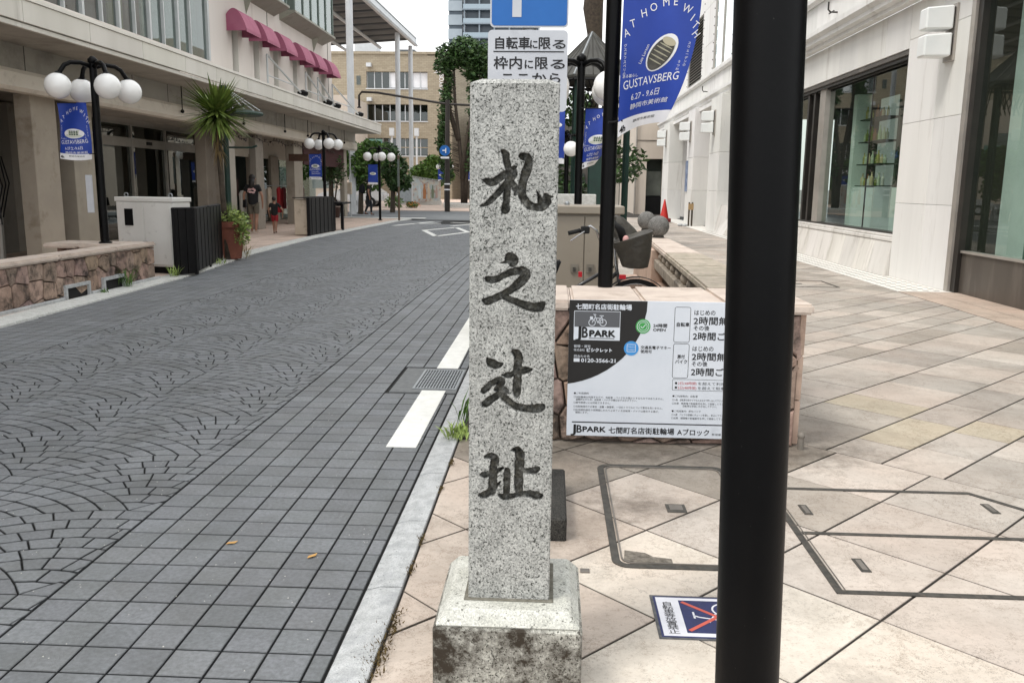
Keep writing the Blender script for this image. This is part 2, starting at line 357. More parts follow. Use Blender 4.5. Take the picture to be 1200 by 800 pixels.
# overlapping arc (fish scale) cobbles
fan = []
R0, HW, PT, RG = .98, .79, .8, .1
def phimax(r, cyc):   # angle at which radius r meets the neighbour scale's outer arc
    lo, hi = 0, PI/2
    f = lambda a: math.hypot(r*math.sin(a)-HW, r*math.cos(a)+PT/2)-R0
    if f(0) < 0: return 0
    for _ in range(30):
        mid = (lo+hi)/2
        if f(mid) > 0: lo = mid
        else: hi = mid
    return lo
PH = [phimax(R0-.0001-RG*k, 0) for k in range(9)]
for k in range(-1, 5):
    cx = -1.87-HW*k
    for j in range(-2, 44):
        cy = 2.74-R0+PT*j+(PT/2 if k % 2 else 0)
        for ring in range(8):
            ro, ri = R0-RG*ring, R0-RG*(ring+1)
            if ri < .17: ri = .17
            po, pi_ = PH[ring], PH[min(ring+1, 8)]
            pm = (po+pi_)/2
            if pm <= .02: continue
            nb = max(2, int(round(2*pm*(ro+ri)/2/rnd(.115, .14))+(ring % 2))) if ring < 6 else (2 if ring == 6 else 1); off = 0
            cuts = [-1+2*(q+off)/nb for q in range(nb) if -1 < -1+2*(q+off)/nb < 1]
            cuts = [c+rnd(-.25, .25)/nb for c in cuts]; cuts = [-1]+[c for c in cuts if -.97 < c < .97]+[1]
            for a, b in zip(cuts, cuts[1:]):
                def pt(r, c, top): pmx = po if top else pi_; return (cx+r*math.sin(c*pmx), cy+r*math.cos(c*pmx))
                mid = (a+b)/2
                poly = [pt(ri, a, 0), pt(ri, mid, 0), pt(ri, b, 0), pt(ro, b, 1), pt(ro, mid, 1), pt(ro, a, 1)] if pi_ > .02 else [pt(ri, 0, 0), pt(ro, b, 1), pt(ro, mid, 1), pt(ro, a, 1)]
                poly = clip(poly, 1, 0, -1.7535); poly = clip(poly, -1, 0, 4.3965)
                if len(poly) < 3 or area(poly) < .0003: continue
                q = inset(poly, .0038)
                if len(q) < 3 or area(q) < .00012: continue
                yy = cy+ri
                if yy > 32 or yy < .6: continue
                fan.append((yy*.9+abs(cx)*.35, q, yy))
fan.sort(key=lambda t: t[0])
visf = lambda t: t[1][0][1] > 2.2 and t[1][0][0] > -1.0-t[1][0][1]*.62
fan = [t for t in fan if visf(t)]+[t for t in fan if not visf(t)]
pieces(road, 'arc_paver', [mk_p(p, k > 2600) for k, (d, p, y) in enumerate(fan)], M_paver, 'far_arc_pavers')
# markings
def sheet(name, poly, m, z, parent=None, **k):
    b = MB(); b.add([(x, y, z) for x, y in poly], [tuple(range(len(poly)))]); return b.build(name, m, parent, **k)
for nm, ply in (('white_edge_line', [(-.905, 4.56), (-.735, 4.56), (-.735, 5.9), (-.905, 5.9)]), ('white_edge_line', [(-.9, 6.66), (-.73, 6.66), (-.73, 20), (-.9, 20)])):
    o = MB().prism(ply, .0005, .0045).build(nm, M_white_paint, road)
def line(p, q, w=.14):
    p = Vector(p); q = Vector(q); d = (q-p).normalized(); n_ = Vector((-d.y, d.x))*w/2
    return [tuple(p-n_), tuple(q-n_), tuple(q+n_), tuple(p+n_)]
mk = MB()
dm = [(-4.1, 27.4), (-3.3, 24.3), (-2.62, 26.7), (-3.3, 29.5)]
for a, b in zip(dm, dm[1:]+dm[:1]): mk.prism([(x, y) for x, y in line(a, b, .17)][::-1], .001, .006)
mk.build('painted_diamond', M_white_paint, road)
mk = MB(); 
for p, q, w in (((-3.6, 30.6), (-2.4, 33.6), .2), ((-3.9, 33.4), (-2.6, 32.2), .2), ((-5.6, 30.2), (-4.7, 33.8), .18), ((-5.2, 32.2), (-4.2, 32.4), .25)): mk.prism(line(p, q, w), .001, .005)
mk.build('painted_arrow', M_white_paint, road)
MB().prism([(-10, 36.2), (-5.4, 36.2), (-5.4, 36.8), (-10, 36.8)], .03, .034).build('painted_stop_line', M_white_paint, road)
# kerbs
kr = bpy.data.objects.new('right_kerb', None); COL.objects.link(kr); kr['kind'] = 'structure'
y = -1.5
while y < 40:
    if y+.62 > .3:
        m = MB().prof_y([(-.652, -.03), (-.518, -.03), (-.518, .012), (-.595, .010), (-.648, -.004)][::-1], y+.003, y+.617); m.build('kerb_stone', M_kerb, kr, bevel=.003)
    y += .625
kl = bpy.data.objects.new('left_kerb', None); COL.objects.link(kl); kl['kind'] = 'structure'
y = 3.0
while y < 35.5:
    y1 = y+.6; a, b = lk(y+.004), lk(y1-.004)
    MB().hexa([(a-.30, y+.004, -.03), (a, y+.004, -.03), (b, y1-.004, -.03), (b-.30, y1-.004, -.03)], [(a-.30, y+.004, .03), (a-.01, y+.004, .02), (b-.01, y1-.004, .02), (b-.30, y1-.004, .03)]).build('kerb_stone', M_kerb2, kl, bevel=.005)
    y = y1
# ---- right pavement of diagonal marble slabs
M_grout = mat('grout', '#26221e', '#3a352f', rough=.95, scale=20)
side = MB().prism([(-.518, -3), (5.9, -3), (5.9, 62), (-.518, 62)], -.03, -.006).build('right_pavement', M_grout, kind='structure')
tiles = []
def tile(poly, tint, z=0, g=.0032, xmax=5.055, xmin=-.512):
    poly = clip(poly, -1, 0, -xmin); poly = clip(poly, 1, 0, xmax)
    if len(poly) < 3 or area(poly) < .002: return
    q = shrink(poly, g)
    if len(q) < 3 or area(q) < .001: return
    yc = sum(p[1] for p in q)/len(q)
    tiles.append((yc, slab(q, -.02, z+rnd(-.0008, .0008), .0022, tint)))
def pq(p0, p1, q0, q1):   # p=y-x, q=x+y
    return [((q-p)/2, (q+p)/2) for p, q in ((p0, q0), (p0, q1), (p1, q1), (p1, q0))]
TB = [(1, .97, .94), (.88, .855, .83), (.93, .895, .87), (.80, .77, .75), (1.0, .94, .90), (.86, .84, .82), (.76, .735, .70), (1.03, .99, .96)]
CREAM = (1.2, 1.17, 1.11)
def tnt(p, q):
    c = ((q-p)/2, (q+p)/2)
    return random.choice(TB)
pl = [1.61+.725*k for k in range(-14, 6)]; ql = [-1.55, -.8, .0, .78, 1.57, 2.35, 3.1, 3.92, 4.7, 5.5, 6.3]
pts_cream = [(.35, 3.15), (.28, 2.5), (.85, 2.5), (1.25, 2.35), (.7, 2.9)]
for i in range(len(pl)-1):
    for j in range(len(ql)-1):
        c = ((ql[j]+ql[j+1]-pl[i]-pl[i+1])/4, (ql[j]+ql[j+1]+pl[i]+pl[i+1])/4)
        t = tnt(c[1]-c[0], c[0]+c[1])
        for cc in pts_cream:
            if pl[i] < cc[1]-cc[0] < pl[i+1] and ql[j] < cc[0]+cc[1] < ql[j+1]: t = CREAM
        if pl[i] < 2.55 < pl[i+1] and ql[j] < 2.95 < ql[j+1]: t = (.86, .79, .72)
        if c[0] < .1 and t != CREAM: t = (1.02, .94, .88)
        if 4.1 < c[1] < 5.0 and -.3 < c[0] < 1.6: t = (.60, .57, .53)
        if c[1] > .4: tile(pq(pl[i]+.002, pl[i+1]-.002, ql[j], ql[j+1]), t)
p = -6.0; strips = [p]
while p < 50:
    p = [x for x in (2.24, 2.7, 3.15, 3.95, 4.75) if x > p+.01][0] if 1.7 < p < 4.7 else p+random.choice((.45, .5, .72, .8))
    if p > 1.7 and strips[-1] < 1.7: p = 2.24
    strips.append(p)
EXPO = [(2.37, 5.45), (2.2, 5.9), (2.7, 5.35)]
for a, b in zip(strips, strips[1:]):
    q = 6.3+(0 if rnd(0, 1) < .5 else 0); 
    while q < 62:
        q1 = q+rnd(.5, 1.05); c = ((q+q1-a-b)/4, (q+q1+a+b)/4)
        if -1.2 < c[0] < 5.7 and .3 < c[1] < 42: tile(pq(a+.003, b-.003, q, q1), (lambda g_, t_: tuple(v*g_ for v in t_))(rnd(.84, 1.0), random.choice(TB)) if not any(a < e[1]-e[0] < b and q < e[0]+e[1] < q1 for e in EXPO) else (.84, .8, .68))
        q = q1
# pink border slabs and
y = 3.0
while y < 12.6:
    y1 = y+rnd(.7, 1.0)
    for xa, xb in ((5.065, 5.48), (5.48, 5.9)):
        q = [(xa+.004, y+.004), (xb-.004, y+.004), (xb-.004, min(y1, 12.65)-.004), (xa+.004, min(y1, 12.65)-.004)]
        tiles.append((y, slab(q, -.02, 0, .002, (.95, .82, .74))))
    y = y1
tiles.sort(key=lambda t: (t[0] < 2.0, t[0]))
pieces(side, 'paving_slab', [t[1] for t in tiles], M_marble, 'far_paving_slabs')
M_mosaic = mat('mosaic_white', '#e4e1da', '#d2cfc8', rough=.7, scale=9, dirt='#a39f97', dscale=6)
MB().box(5.07, 5.86, 12.655, 42, -.02, .0).build('mosaic_strip', M_mosaic, side)
mi = MB()
y = 12.7
while y < 30:
    for x in (5.17, 5.33, 5.49, 5.65): mi.box(x, x+.075, y+(.08 if int(x*100) % 2 else 0), y+.06+(.08 if int(x*100) % 2 else 0), 0, .003)
    y += .2
mi.build('mosaic_inlay', mat('mosaic_grey', '#8d8a85'), side, kind='stuff')
# left pavement
M_pinkpave = mat('pink_pavement', '#d8c2b2', '#cbb6a7', rough=.85, scale=1.2, dirt='#a99a8d', dscale=.8, damt=(.5, .8), bump=.2, bscale=60)
lp = MB(); pts = [(x-.24, y) for x, y in LK]
lp.add([(x, y, .022) for x, y in pts]+[(-30, y, .022) for x, y in pts], [(len(pts)+i, i, i+1, len(pts)+i+1) for i in range(len(pts)-1)])
lp.build('left_pavement', M_pinkpave, kind='structure')
MB().prism([(-9.5, 48), (-4.6, 48), (-3.6, 90), (-40, 90), (-40, 40), (-12, 40)], -.05, .03).build('far_pavement', M_pinkpave, kind='structure')
M_gap = mat('pavement_joint', '#9c897b')
gg = MB()
y = 13.0
while y < 36:
    gg.box(-12, lk(y)-.26, y, y+.012, .0225, .0245); y += .6
x = -6.6
while x > -11: gg.box(x, x+.012, 15 if x > -7.5 else 12.6, 36, .0226, .0246); x -= .6
gg.build('pavement_joints', M_gap, bpy.data.objects['left_pavement'], kind='stuff')
# ================================================================ NEAR OBJECTS
# brush strokes of the carved inscription: (x, z, half width) in metres on the pillar's face
STROKES = [[(-0.028, 1.538, 0.0063), (-0.022, 1.528, 0.0088), (-0.019, 1.51, 0.0088), (-0.015, 1.492, 0.0082), (-0.014, 1.468, 0.0095), (-0.017, 1.437, 0.0088), (-0.019, 1.406, 0.0088), (-0.022, 1.386, 0.0107)], [(-0.084, 1.464, 0.0019), (-0.074, 1.461, 0.0063), (-0.057, 1.457, 0.0101), (-0.035, 1.472, 0.0088), (-0.016, 1.483, 0.0082), (0.0, 1.495, 0.0057), (0.006, 1.499, 0.0025)], [(-0.013, 1.464, 0.0069), (-0.028, 1.446, 0.0076), (-0.047, 1.424, 0.0082), (-0.067, 1.404, 0.0069), (-0.088, 1.394, 0.0025)], [(-0.013, 1.468, 0.005), (-0.002, 1.452, 0.0082), (0.007, 1.436, 0.0076), (0.005, 1.427, 0.0044)], [(0.001, 1.498, 0.0038), (0.002, 1.48, 0.0069), (-0.003, 1.468, 0.005)], [(0.021, 1.526, 0.0082), (0.034, 1.522, 0.0101), (0.039, 1.511, 0.0101), (0.033, 1.486, 0.0113), (0.025, 1.462, 0.0107), (0.022, 1.437, 0.0101), (0.027, 1.416, 0.0101), (0.041, 1.399, 0.0095), (0.06, 1.393, 0.0095), (0.078, 1.396, 0.0107), (0.088, 1.407, 0.0107), (0.089, 1.419, 0.0082), (0.084, 1.426, 0.0044)], [(0.062, 1.433, 0.0019), (0.067, 1.423, 0.0044), (0.072, 1.407, 0.0069)], [(0.084, 1.419, 0.005), (0.1, 1.421, 0.0025), (0.105, 1.42, 0.0013)], [(-0.012, 1.263, 0.0082), (-0.006, 1.256, 0.0139), (0.001, 1.252, 0.0132), (0.0, 1.243, 0.0095)], [(-0.011, 1.25, 0.0057), (-0.021, 1.246, 0.0032), (-0.036, 1.243, 0.0013)], [(-0.069, 1.201, 0.0069), (-0.055, 1.197, 0.0095), (-0.032, 1.205, 0.0082), (-0.004, 1.219, 0.0088), (0.026, 1.223, 0.0107), (0.037, 1.213, 0.0107), (0.026, 1.197, 0.0126), (0.003, 1.177, 0.0101), (-0.019, 1.162, 0.0088), (-0.045, 1.148, 0.0095), (-0.067, 1.139, 0.0101), (-0.078, 1.14, 0.0057)], [(-0.035, 1.155, 0.005), (-0.013, 1.148, 0.0076), (0.02, 1.135, 0.0095), (0.052, 1.125, 0.0113), (0.074, 1.125, 0.012), (0.083, 1.134, 0.0069)], [(-0.066, 0.979, 0.0038), (-0.056, 0.968, 0.0107), (-0.043, 0.962, 0.0107), (-0.025, 0.965, 0.0032)], [(-0.023, 0.934, 0.0038), (-0.01, 0.933, 0.0082), (0.011, 0.941, 0.0076), (0.035, 0.949, 0.0095), (0.054, 0.951, 0.0044)], [(0.001, 1.0, 0.0038), (0.014, 0.997, 0.0095), (0.019, 0.982, 0.0107), (0.017, 0.955, 0.0107), (0.017, 0.922, 0.0113), (0.016, 0.889, 0.0107), (0.015, 0.878, 0.0076)], [(-0.076, 0.888, 0.0082), (-0.07, 0.896, 0.0088), (-0.049, 0.913, 0.0088), (-0.029, 0.921, 0.0082), (-0.024, 0.912, 0.0069), (-0.036, 0.9, 0.0069), (-0.042, 0.893, 0.0057), (-0.024, 0.895, 0.0088), (-0.016, 0.887, 0.0082), (-0.032, 0.88, 0.0088), (-0.055, 0.864, 0.0101), (-0.071, 0.851, 0.0095), (-0.076, 0.853, 0.0057)], [(-0.029, 0.88, 0.0088), (-0.009, 0.861, 0.0095), (0.017, 0.845, 0.0101), (0.05, 0.839, 0.0107), (0.079, 0.843, 0.0113), (0.087, 0.849, 0.0069)], [(-0.07, 0.698, 0.0044), (-0.055, 0.7, 0.0095), (-0.044, 0.691, 0.0113), (-0.048, 0.663, 0.0107), (-0.049, 0.628, 0.0113), (-0.051, 0.593, 0.0101)], [(-0.085, 0.646, 0.0025), (-0.073, 0.644, 0.0088), (-0.05, 0.649, 0.0069), (-0.03, 0.661, 0.0057), (-0.02, 0.666, 0.0025)], [(-0.088, 0.585, 0.0032), (-0.074, 0.584, 0.0095), (-0.056, 0.596, 0.0082), (-0.038, 0.614, 0.0057), (-0.028, 0.625, 0.0019)], [(-0.008, 0.658, 0.0088), (-0.009, 0.629, 0.0095), (-0.01, 0.594, 0.0088)], [(0.006, 0.719, 0.0038), (0.019, 0.72, 0.0095), (0.027, 0.703, 0.012), (0.025, 0.665, 0.012), (0.024, 0.623, 0.0113), (0.027, 0.589, 0.0082)], [(0.034, 0.658, 0.0082), (0.053, 0.659, 0.0095), (0.072, 0.663, 0.0095), (0.08, 0.669, 0.0038)], [(-0.031, 0.587, 0.0038), (-0.013, 0.58, 0.0095), (0.02, 0.587, 0.0069), (0.054, 0.592, 0.0095), (0.077, 0.586, 0.0107), (0.091, 0.588, 0.0044)]]
M_pillar = granite('pillar_granite', '#92938f', '#bcbcb7', '#363733', grain=255, thr=.39, attr=True, bump=.35)
M_plinth = granite('plinth_granite', '#b5b5ad', '#cfcfc6', '#6d6d66', grain=230, thr=.35)
M_plinth_d = granite('plinth_side_granite', '#a5a49c', '#c2c1b7', '#4b4a44', grain=200, thr=.39, stain='#352e25', stain_amt=(.42, .60))
M_black = mat('black_pole_paint', '#060607', '#09090a', rough=.42, scale=6, spec=.16, dirt='#4a4946', dscale=110, damt=(.69, .72), bump=.05, bscale=90)
M_blackm = mat('black_metal', '#08080a', '#0d0d0f', rough=.5, scale=10, spec=.25, dirt='#33302c', dscale=22, damt=(.66, .8))
M_globe = mat('white_globe', '#f0efec', '#f6f5f2', rough=.22, scale=3, coat=.3)
# --- stone pillar
px_, py_ = -.104, 2.3
pil = thing('stone_pillar', 'tall speckled granite pillar carved with four dark brush characters standing on its plinth', 'stone pillar', (px_, py_+.1175, 0))
hw = .1175; z0, z1 = .27, 1.715
nx, nz_ = 135, 800
us = np.linspace(-hw+.004, hw-.004, nx); zs = np.linspace(z0, z1-.004, nz_)
U, Z = np.meshgrid(us, zs)
rng = np.random.RandomState(3)
def smooth_noise(shape, cell):
    h, w = shape; gh, gw = h//cell+3, w//cell+3; g = rng.rand(gh, gw); yi = np.arange(h)/cell; xi = np.arange(w)/cell
    y0_ = yi.astype(int); x0_ = xi.astype(int); fy = (yi-y0_)[:, None]; fx = (xi-x0_)[None, :]
    fy = fy*fy*(3-2*fy); fx = fx*fx*(3-2*fx)
    return (g[y0_][:, x0_]*(1-fy)*(1-fx)+g[y0_+1][:, x0_]*fy*(1-fx)+g[y0_][:, x0_+1]*(1-fy)*fx+g[y0_+1][:, x0_+1]*fy*fx)
wob = (smooth_noise(U.shape, 5)-.5)*.0026+(smooth_noise(U.shape, 2)-.5)*.0016
D = np.full(U.shape, -1.0)
for s in STROKES:
    # densify with a smooth curve
    s = np.array(s); t = np.arange(len(s)); tt = np.linspace(0, len(s)-1, (len(s)-1)*14+1)
    def cr_(a):
        o = []
        for q in tt:
            i = min(int(q), len(a)-2); f = q-i; p0, p1, p2, p3 = a[max(i-1, 0)], a[i], a[i+1], a[min(i+2, len(a)-1)]
            o.append(.5*((2*p1)+(-p0+p2)*f+(2*p0-5*p1+4*p2-p3)*f*f+(-p0+3*p1-3*p2+p3)*f**3))
        return np.array(o)
    for x, z, w in zip(cr_(s[:, 0]), cr_(s[:, 1]), cr_(s[:, 2])):
        w = max(w*1.13, .0014); i0, i1 = np.searchsorted(zs, z-w-.006), np.searchsorted(zs, z+w+.006); j0, j1 = np.searchsorted(us, x-w-.006), np.searchsorted(us, x+w+.006)
        if i1 <= i0 or j1 <= j0: continue
        sub = w-np.hypot(U[i0:i1, j0:j1]-x, Z[i0:i1, j0:j1]-z); D[i0:i1, j0:j1] = np.maximum(D[i0:i1, j0:j1], sub)
D = D+wob
dep = np.clip(D/.0028, 0, 1); dep = dep*dep*(3-2*dep)*.014 + np.clip(D-.0028, 0, .01)*.25
rough_ = (smooth_noise(U.shape, 3)-.5)*.0005
Yv = py_+dep+rough_+dep*smooth_noise(U.shape, 4)*.5
paint = np.clip((D+.0006)/.0018, 0, 1)*np.clip(.5+.65*smooth_noise(U.shape, 6)+.25*smooth_noise(U.shape, 2), 0, 1)*np.where(D < .0035, 1.0, .93)
edge = np.clip((D-.0012)/.0030, 0, 1)*np.clip(.35+.9*smooth_noise(U.shape, 7), 0, 1)  # rims of the painted strokes blackened in the colour to add visible depth
def grid_mesh(name, X_, Y_, Z_, pa, m, parent):
    h, w = X_.shape; me = bpy.data.meshes.new(name); base = root_loc(parent)
    co = np.stack([X_-base.x, Y_-base.y, Z_-base.z], -1).reshape(-1, 3)
    idx = np.arange(h*w).reshape(h, w); fs = np.stack([idx[:-1, :-1], idx[:-1, 1:], idx[1:, 1:], idx[1:, :-1]], -1).reshape(-1, 4)
    me.vertices.add(len(co)); me.vertices.foreach_set('co', co.ravel()); me.loops.add(len(fs)*4); me.loops.foreach_set('vertex_index', fs.ravel().astype(np.int32))
    me.polygons.add(len(fs)); me.polygons.foreach_set('loop_start', np.arange(0, len(fs)*4, 4, dtype=np.int32)); me.update(calc_edges=True); me.validate()
    at = me.color_attributes.new('paint', 'FLOAT_COLOR', 'POINT'); pc = np.stack([pa.ravel(), edge.ravel(), pa.ravel()*0, pa.ravel()*0+1], 1); at.data.foreach_set('color', pc.ravel().astype(np.float32))
    me.materials.append(m); me.shade_smooth(); o = bpy.data.objects.new(name, me); COL.objects.link(o); o.parent = parent; return o
grid_mesh('carved_face', px_+U, Yv, Z, paint, M_pillar, pil)
b = MB(); x0, x1, y0, y1 = px_-hw, px_+hw, py_, py_+2*hw; e = .004
ring = lambda i, z: [(x0+i, y0+i, z), (x1-i, y0+i, z), (x1-i, y1-i, z), (x0+i, y1-i, z)]
# shaft behind the carved face, with small arrises, and the shallow pyramidal top
b.add([(x0+e, y0, z0), (x0, y0+e, z0), (x0, y1, z0), (x1, y1, z0), (x1, y0+e, z0), (x1-e, y0, z0), (x0+e, y0, z1-e), (x0, y0+e, z1-e), (x0, y1, z1-e), (x1, y1, z1-e), (x1, y0+e, z1-e), (x1-e, y0, z1-e)],
      [(0, 6, 7, 1)[::-1], (1, 7, 8, 2)[::-1], (2, 8, 9, 3)[::-1], (3, 9, 10, 4)[::-1], (4, 10, 11, 5)[::-1]])
k = 12; b.add([(x0+e, y0, z1-e), (x0, y0+e, z1-e), (x0, y1, z1-e), (x1, y1, z1-e), (x1, y0+e, z1-e), (x1-e, y0, z1-e),
       (x0+.007, y0+.006, z1), (x0+.006, y0+.01, z1), (x0+.006, y1-.006, z1), (x1-.006, y1-.006, z1), (x1-.006, y0+.01, z1), (x1-.007, y0+.006, z1),
       (x0+.03, y0+.03, z1+.010), (x0+.028, y0+.034, z1+.010), (x0+.03, y1-.03, z1+.010), (x1-.03, y1-.03, z1+.010), (x1-.028, y0+.034, z1+.010), (x1-.03, y0+.03, z1+.010)],
      [(i, (i+1) % 6, 6+(i+1) % 6, 6+i)[::-1] for i in range(6)]+[(6+i, 6+(i+1) % 6, 12+(i+1) % 6, 12+i)[::-1] for i in range(6)]+[tuple(range(17, 11, -1))])
b.build('shaft', M_pillar, pil)

# --- plinth
pln = thing('stone_plinth', 'weathered granite plinth with chamfered top carrying the carved pillar', 'plinth', (-.104, 2.4175, 0))
a0, a1, c0, c1 = -.313, .108, 2.2, 2.63
MB().box(a0, a1, c0, c1, -.02, .228).build('plinth_block', M_plinth_d, pln, bevel=.006)
t = MB(); t.hexa([(a0+.004, c0+.004, .228), (a1-.004, c0+.004, .228), (a1-.004, c1-.004, .228), (a0+.004, c1-.004, .228)], [(a0+.036, c0+.036, .2685), (a1-.036, c0+.036, .2685), (a1-.036, c1-.036, .2685), (a0+.036, c1-.036, .2685)])
t.build('plinth_cap', M_plinth, pln, bevel=.006)
MB().box(px_-hw-.012, px_+hw+.012, py_-.012, py_+2*hw+.012, .2680, .2725).build('mortar_bed', mat('mortar', '#5d5a50', '#7e7b70', rough=.95, scale=40), pln, bevel=.002)
# --- dark footing slab + parking signs
M_dstone = granite('dark_stone', '#2e2d2a', '#45433f', '#121211', grain=200, thr=.42, stain='#5d574e', stain_amt=(.6, .75))
tag(MB().box(-.28, .086, 3.345, 3.98, -.01, .1).build('dark_stone_slab', M_dstone, loc=(-.1, 3.66, 0), bevel=.008), 'low black stone slab lying on the pavement behind the carved pillar', 'stone slab')
sg = thing('parking_sign', 'blue parking sign above a white board with Japanese lettering on a pole behind the pillar', 'sign', (-.112, 3.79, .1))
MB().tube([(-.112, 3.79, .1), (-.112, 3.79, 2.52)], .03, 16).build('sign_pole', mat('galvanised', '#8c9092', '#9da1a3', rough=.4, scale=20, metal=.6), sg, autos=.6)
def rrect(x0, x1, z0, z1, r, n=5):
    out = []
    for cx, cz, a in ((x1-r, z1-r, 0), (x0+r, z1-r, PI/2), (x0+r, z0+r, PI), (x1-r, z0+r, 1.5*PI)):
        out += [(cx+r*math.cos(a+PI/2*i/n), cz+r*math.sin(a+PI/2*i/n)) for i in range(n+1)]
    return out
def plate(mb, poly, y0, y1): return mb.prof_y(poly, y0, y1)
M_signw = mat('sign_white', '#b9bcc2', '#c3c6cb', rough=.45, scale=4, dirt='#9a9da3', dscale=8, damt=(.6, .9))
M_signb = mat('sign_blue', '#0f5ea8', '#1664b0', rough=.4, scale=5)
M_ink = plain('ink_black', '#141416', .6)
plate(MB(), rrect(-.277, .051, 2.1, 2.43, .018), 3.745, 3.75).build('blue_sign_plate', M_signw, sg)
bl = plate(MB(), rrect(-.270, .044, 2.107, 2.423, .014), 3.7435, 3.745).build('blue_field', M_signb, sg)
pb = MB(); plate(pb, [(-.184, 2.141), (-.146, 2.141), (-.146, 2.395), (-.184, 2.395)], 3.742, 3.7434)
arc = [(-.10+.07*math.cos(a), 2.325+.07*math.sin(a)) for a in np.linspace(-PI/2, PI/2, 14)]; arc2 = [(-.10+.035*math.cos(a), 2.325+.035*math.sin(a)) for a in np.linspace(PI/2, -PI/2, 14)]
for i in range(13): pb.prof_y([arc[i], arc[i+1], arc2[12-i], arc2[13-i]], 3.742, 3.7434)
pb.box(-.146, -.10, 3.742, 3.7434, 2.255, 2.29); pb.box(-.146, -.10, 3.742, 3.7434, 2.36, 2.395); pb.build('letter_p', M_signw, sg)
plate(MB(), rrect(-.285, .05, 1.76, 2.09, .018), 3.745, 3.75).build('white_sign_plate', M_signw, sg)
tx = MB(); ty = 3.7445
def fit(mb, body, x0, x1, z, h, y, xs_max=9, bold=0, n=(0, -1, 0)):
    c = bpy.data.curves.new('m', 'FONT'); c.body = body; c.size = h; o = bpy.data.objects.new('m', c); me = o.to_mesh(); w = max(v.co.x for v in me.vertices)-min(v.co.x for v in me.vertices); o.to_mesh_clear(); bpy.data.objects.remove(o); bpy.data.curves.remove(c)
    sh_ = [(0, 0)] if not bold else [(-bold, 0), (bold, 0), (0, bold), (0, -bold)]
    for i, (a, b2) in enumerate(sh_): text_mb(mb, body, (x0+a, y, z+b2), (1, 0, 0), (0, 0, 1), h, n, .0004+.00012*i, xs=(x1-x0)/w)
    return mb
fit(tx, '自転車', -.262, -.118, 2.018, .052, ty, bold=.0012); fit(tx, 'に', -.112, -.082, 2.018, .04, ty, bold=.001); fit(tx, '限', -.076, -.028, 2.018, .052, ty, bold=.0012); fit(tx, 'る', -.022, .012+.02, 2.018, .042, ty, bold=.001)
fit(tx, '枠内', -.262, -.144, 1.937, .054, ty, bold=.0012); fit(tx, 'に', -.134, -.1, 1.937, .042, ty, bold=.001); fit(tx, '限', -.09, -.038, 1.937, .054, ty, bold=.0012); fit(tx, 'る', -.03, .03, 1.937, .045, ty, bold=.001)
fit(tx, 'ここから', -.235, .01, 1.877, .050, ty, bold=.001); tx.box(-.262, .034, ty-.0008, ty-.0002, 2.001, 2.0055); tx.build('lettering', M_ink, sg, kind='stuff')
for z in (2.17, 2.36, 1.83, 2.03):
    MB().tube([(-.112, 3.752, z), (-.112, 3.83, z)], .006, 6).build('bracket', MATS['galvanised'], sg)
# --- big black pole at right foreground (slightly leaning, as photographed)
bp_ = thing('lamp_post', 'thick black steel pole close to the camera at right', 'pole', (.427, 1.6, 0))
MB().tube([(.427, 1.6, 0), (.413, 1.6, .464), (.374, 1.6, 1.776), (.32, 1.6, 3.6)], .0625, 48).build('pole_shaft', M_black, bp_, autos=.6)
MB().lathe([(.11, 0), (.11, .012), (.07, .02), (.068, .06)], (.427, 1.6, 0), 32).build('base_flange', M_black, bp_, autos=.6)
# --- low wall with marble coping round the bicycle park
M_cope = mat('coping_stone', '#bdaea2', '#cfc1b4', rough=.75, scale=6, dirt='#8f7f70', dscale=4, damt=(.55, .8), bump=.25, bscale=60)
M_rub = mat('rubble_stone', '#8b776a', '#ab9486', rough=.9, scale=9, dirt='#3f362f', dscale=6, damt=(.46, .64), bump=.8, bscale=30, tint=True); TINTED.add('rubble_stone')
M_mossy = mat('mossy_coping', '#b8ab9c', '#a39a8a', rough=.85, scale=5, dirt='#85806e', dscale=11, damt=(.45, .7), bump=.3, bscale=60)
M_core = mat('wall_core', '#3f352e', '#5d5046', rough=.95, scale=14, bump=.5)
wl = thing('low_wall', 'low stone-faced wall with pale coping carrying the bicycle parking board', 'wall', (.5, 4.75, 0))
MB().box(-.36, 1.40, 4.79, 5.42, 0, .76).build('wall_core', M_core, wl)
MB().box(1.25, 1.40, 5.42, 12.9, 0, .755).build('wall_core', M_core, wl)
cx_ = [-.42, .115, .52, .97, 1.46]
for a, b2 in zip(cx_, cx_[1:]): MB().box(a+.002, b2-.002, 4.735, 5.47, .765, .825).build('coping_slab', M_cope, wl, bevel=.014, seg=2)
yy = 5.474
while yy < 12.9:
    y2 = min(yy+rnd(.55, .8), 12.95); ea = .985+(yy-5.3)*.037; eb = .985+(y2-5.3)*.037; q = [(ea, yy), (1.46, yy), (1.46, y2-.005), (eb, y2-.005)]; MB().prism(q, .765, .825).build('coping_slab', M_cope if yy > 8.2 else M_mossy, wl, bevel=.014, seg=2); yy = y2
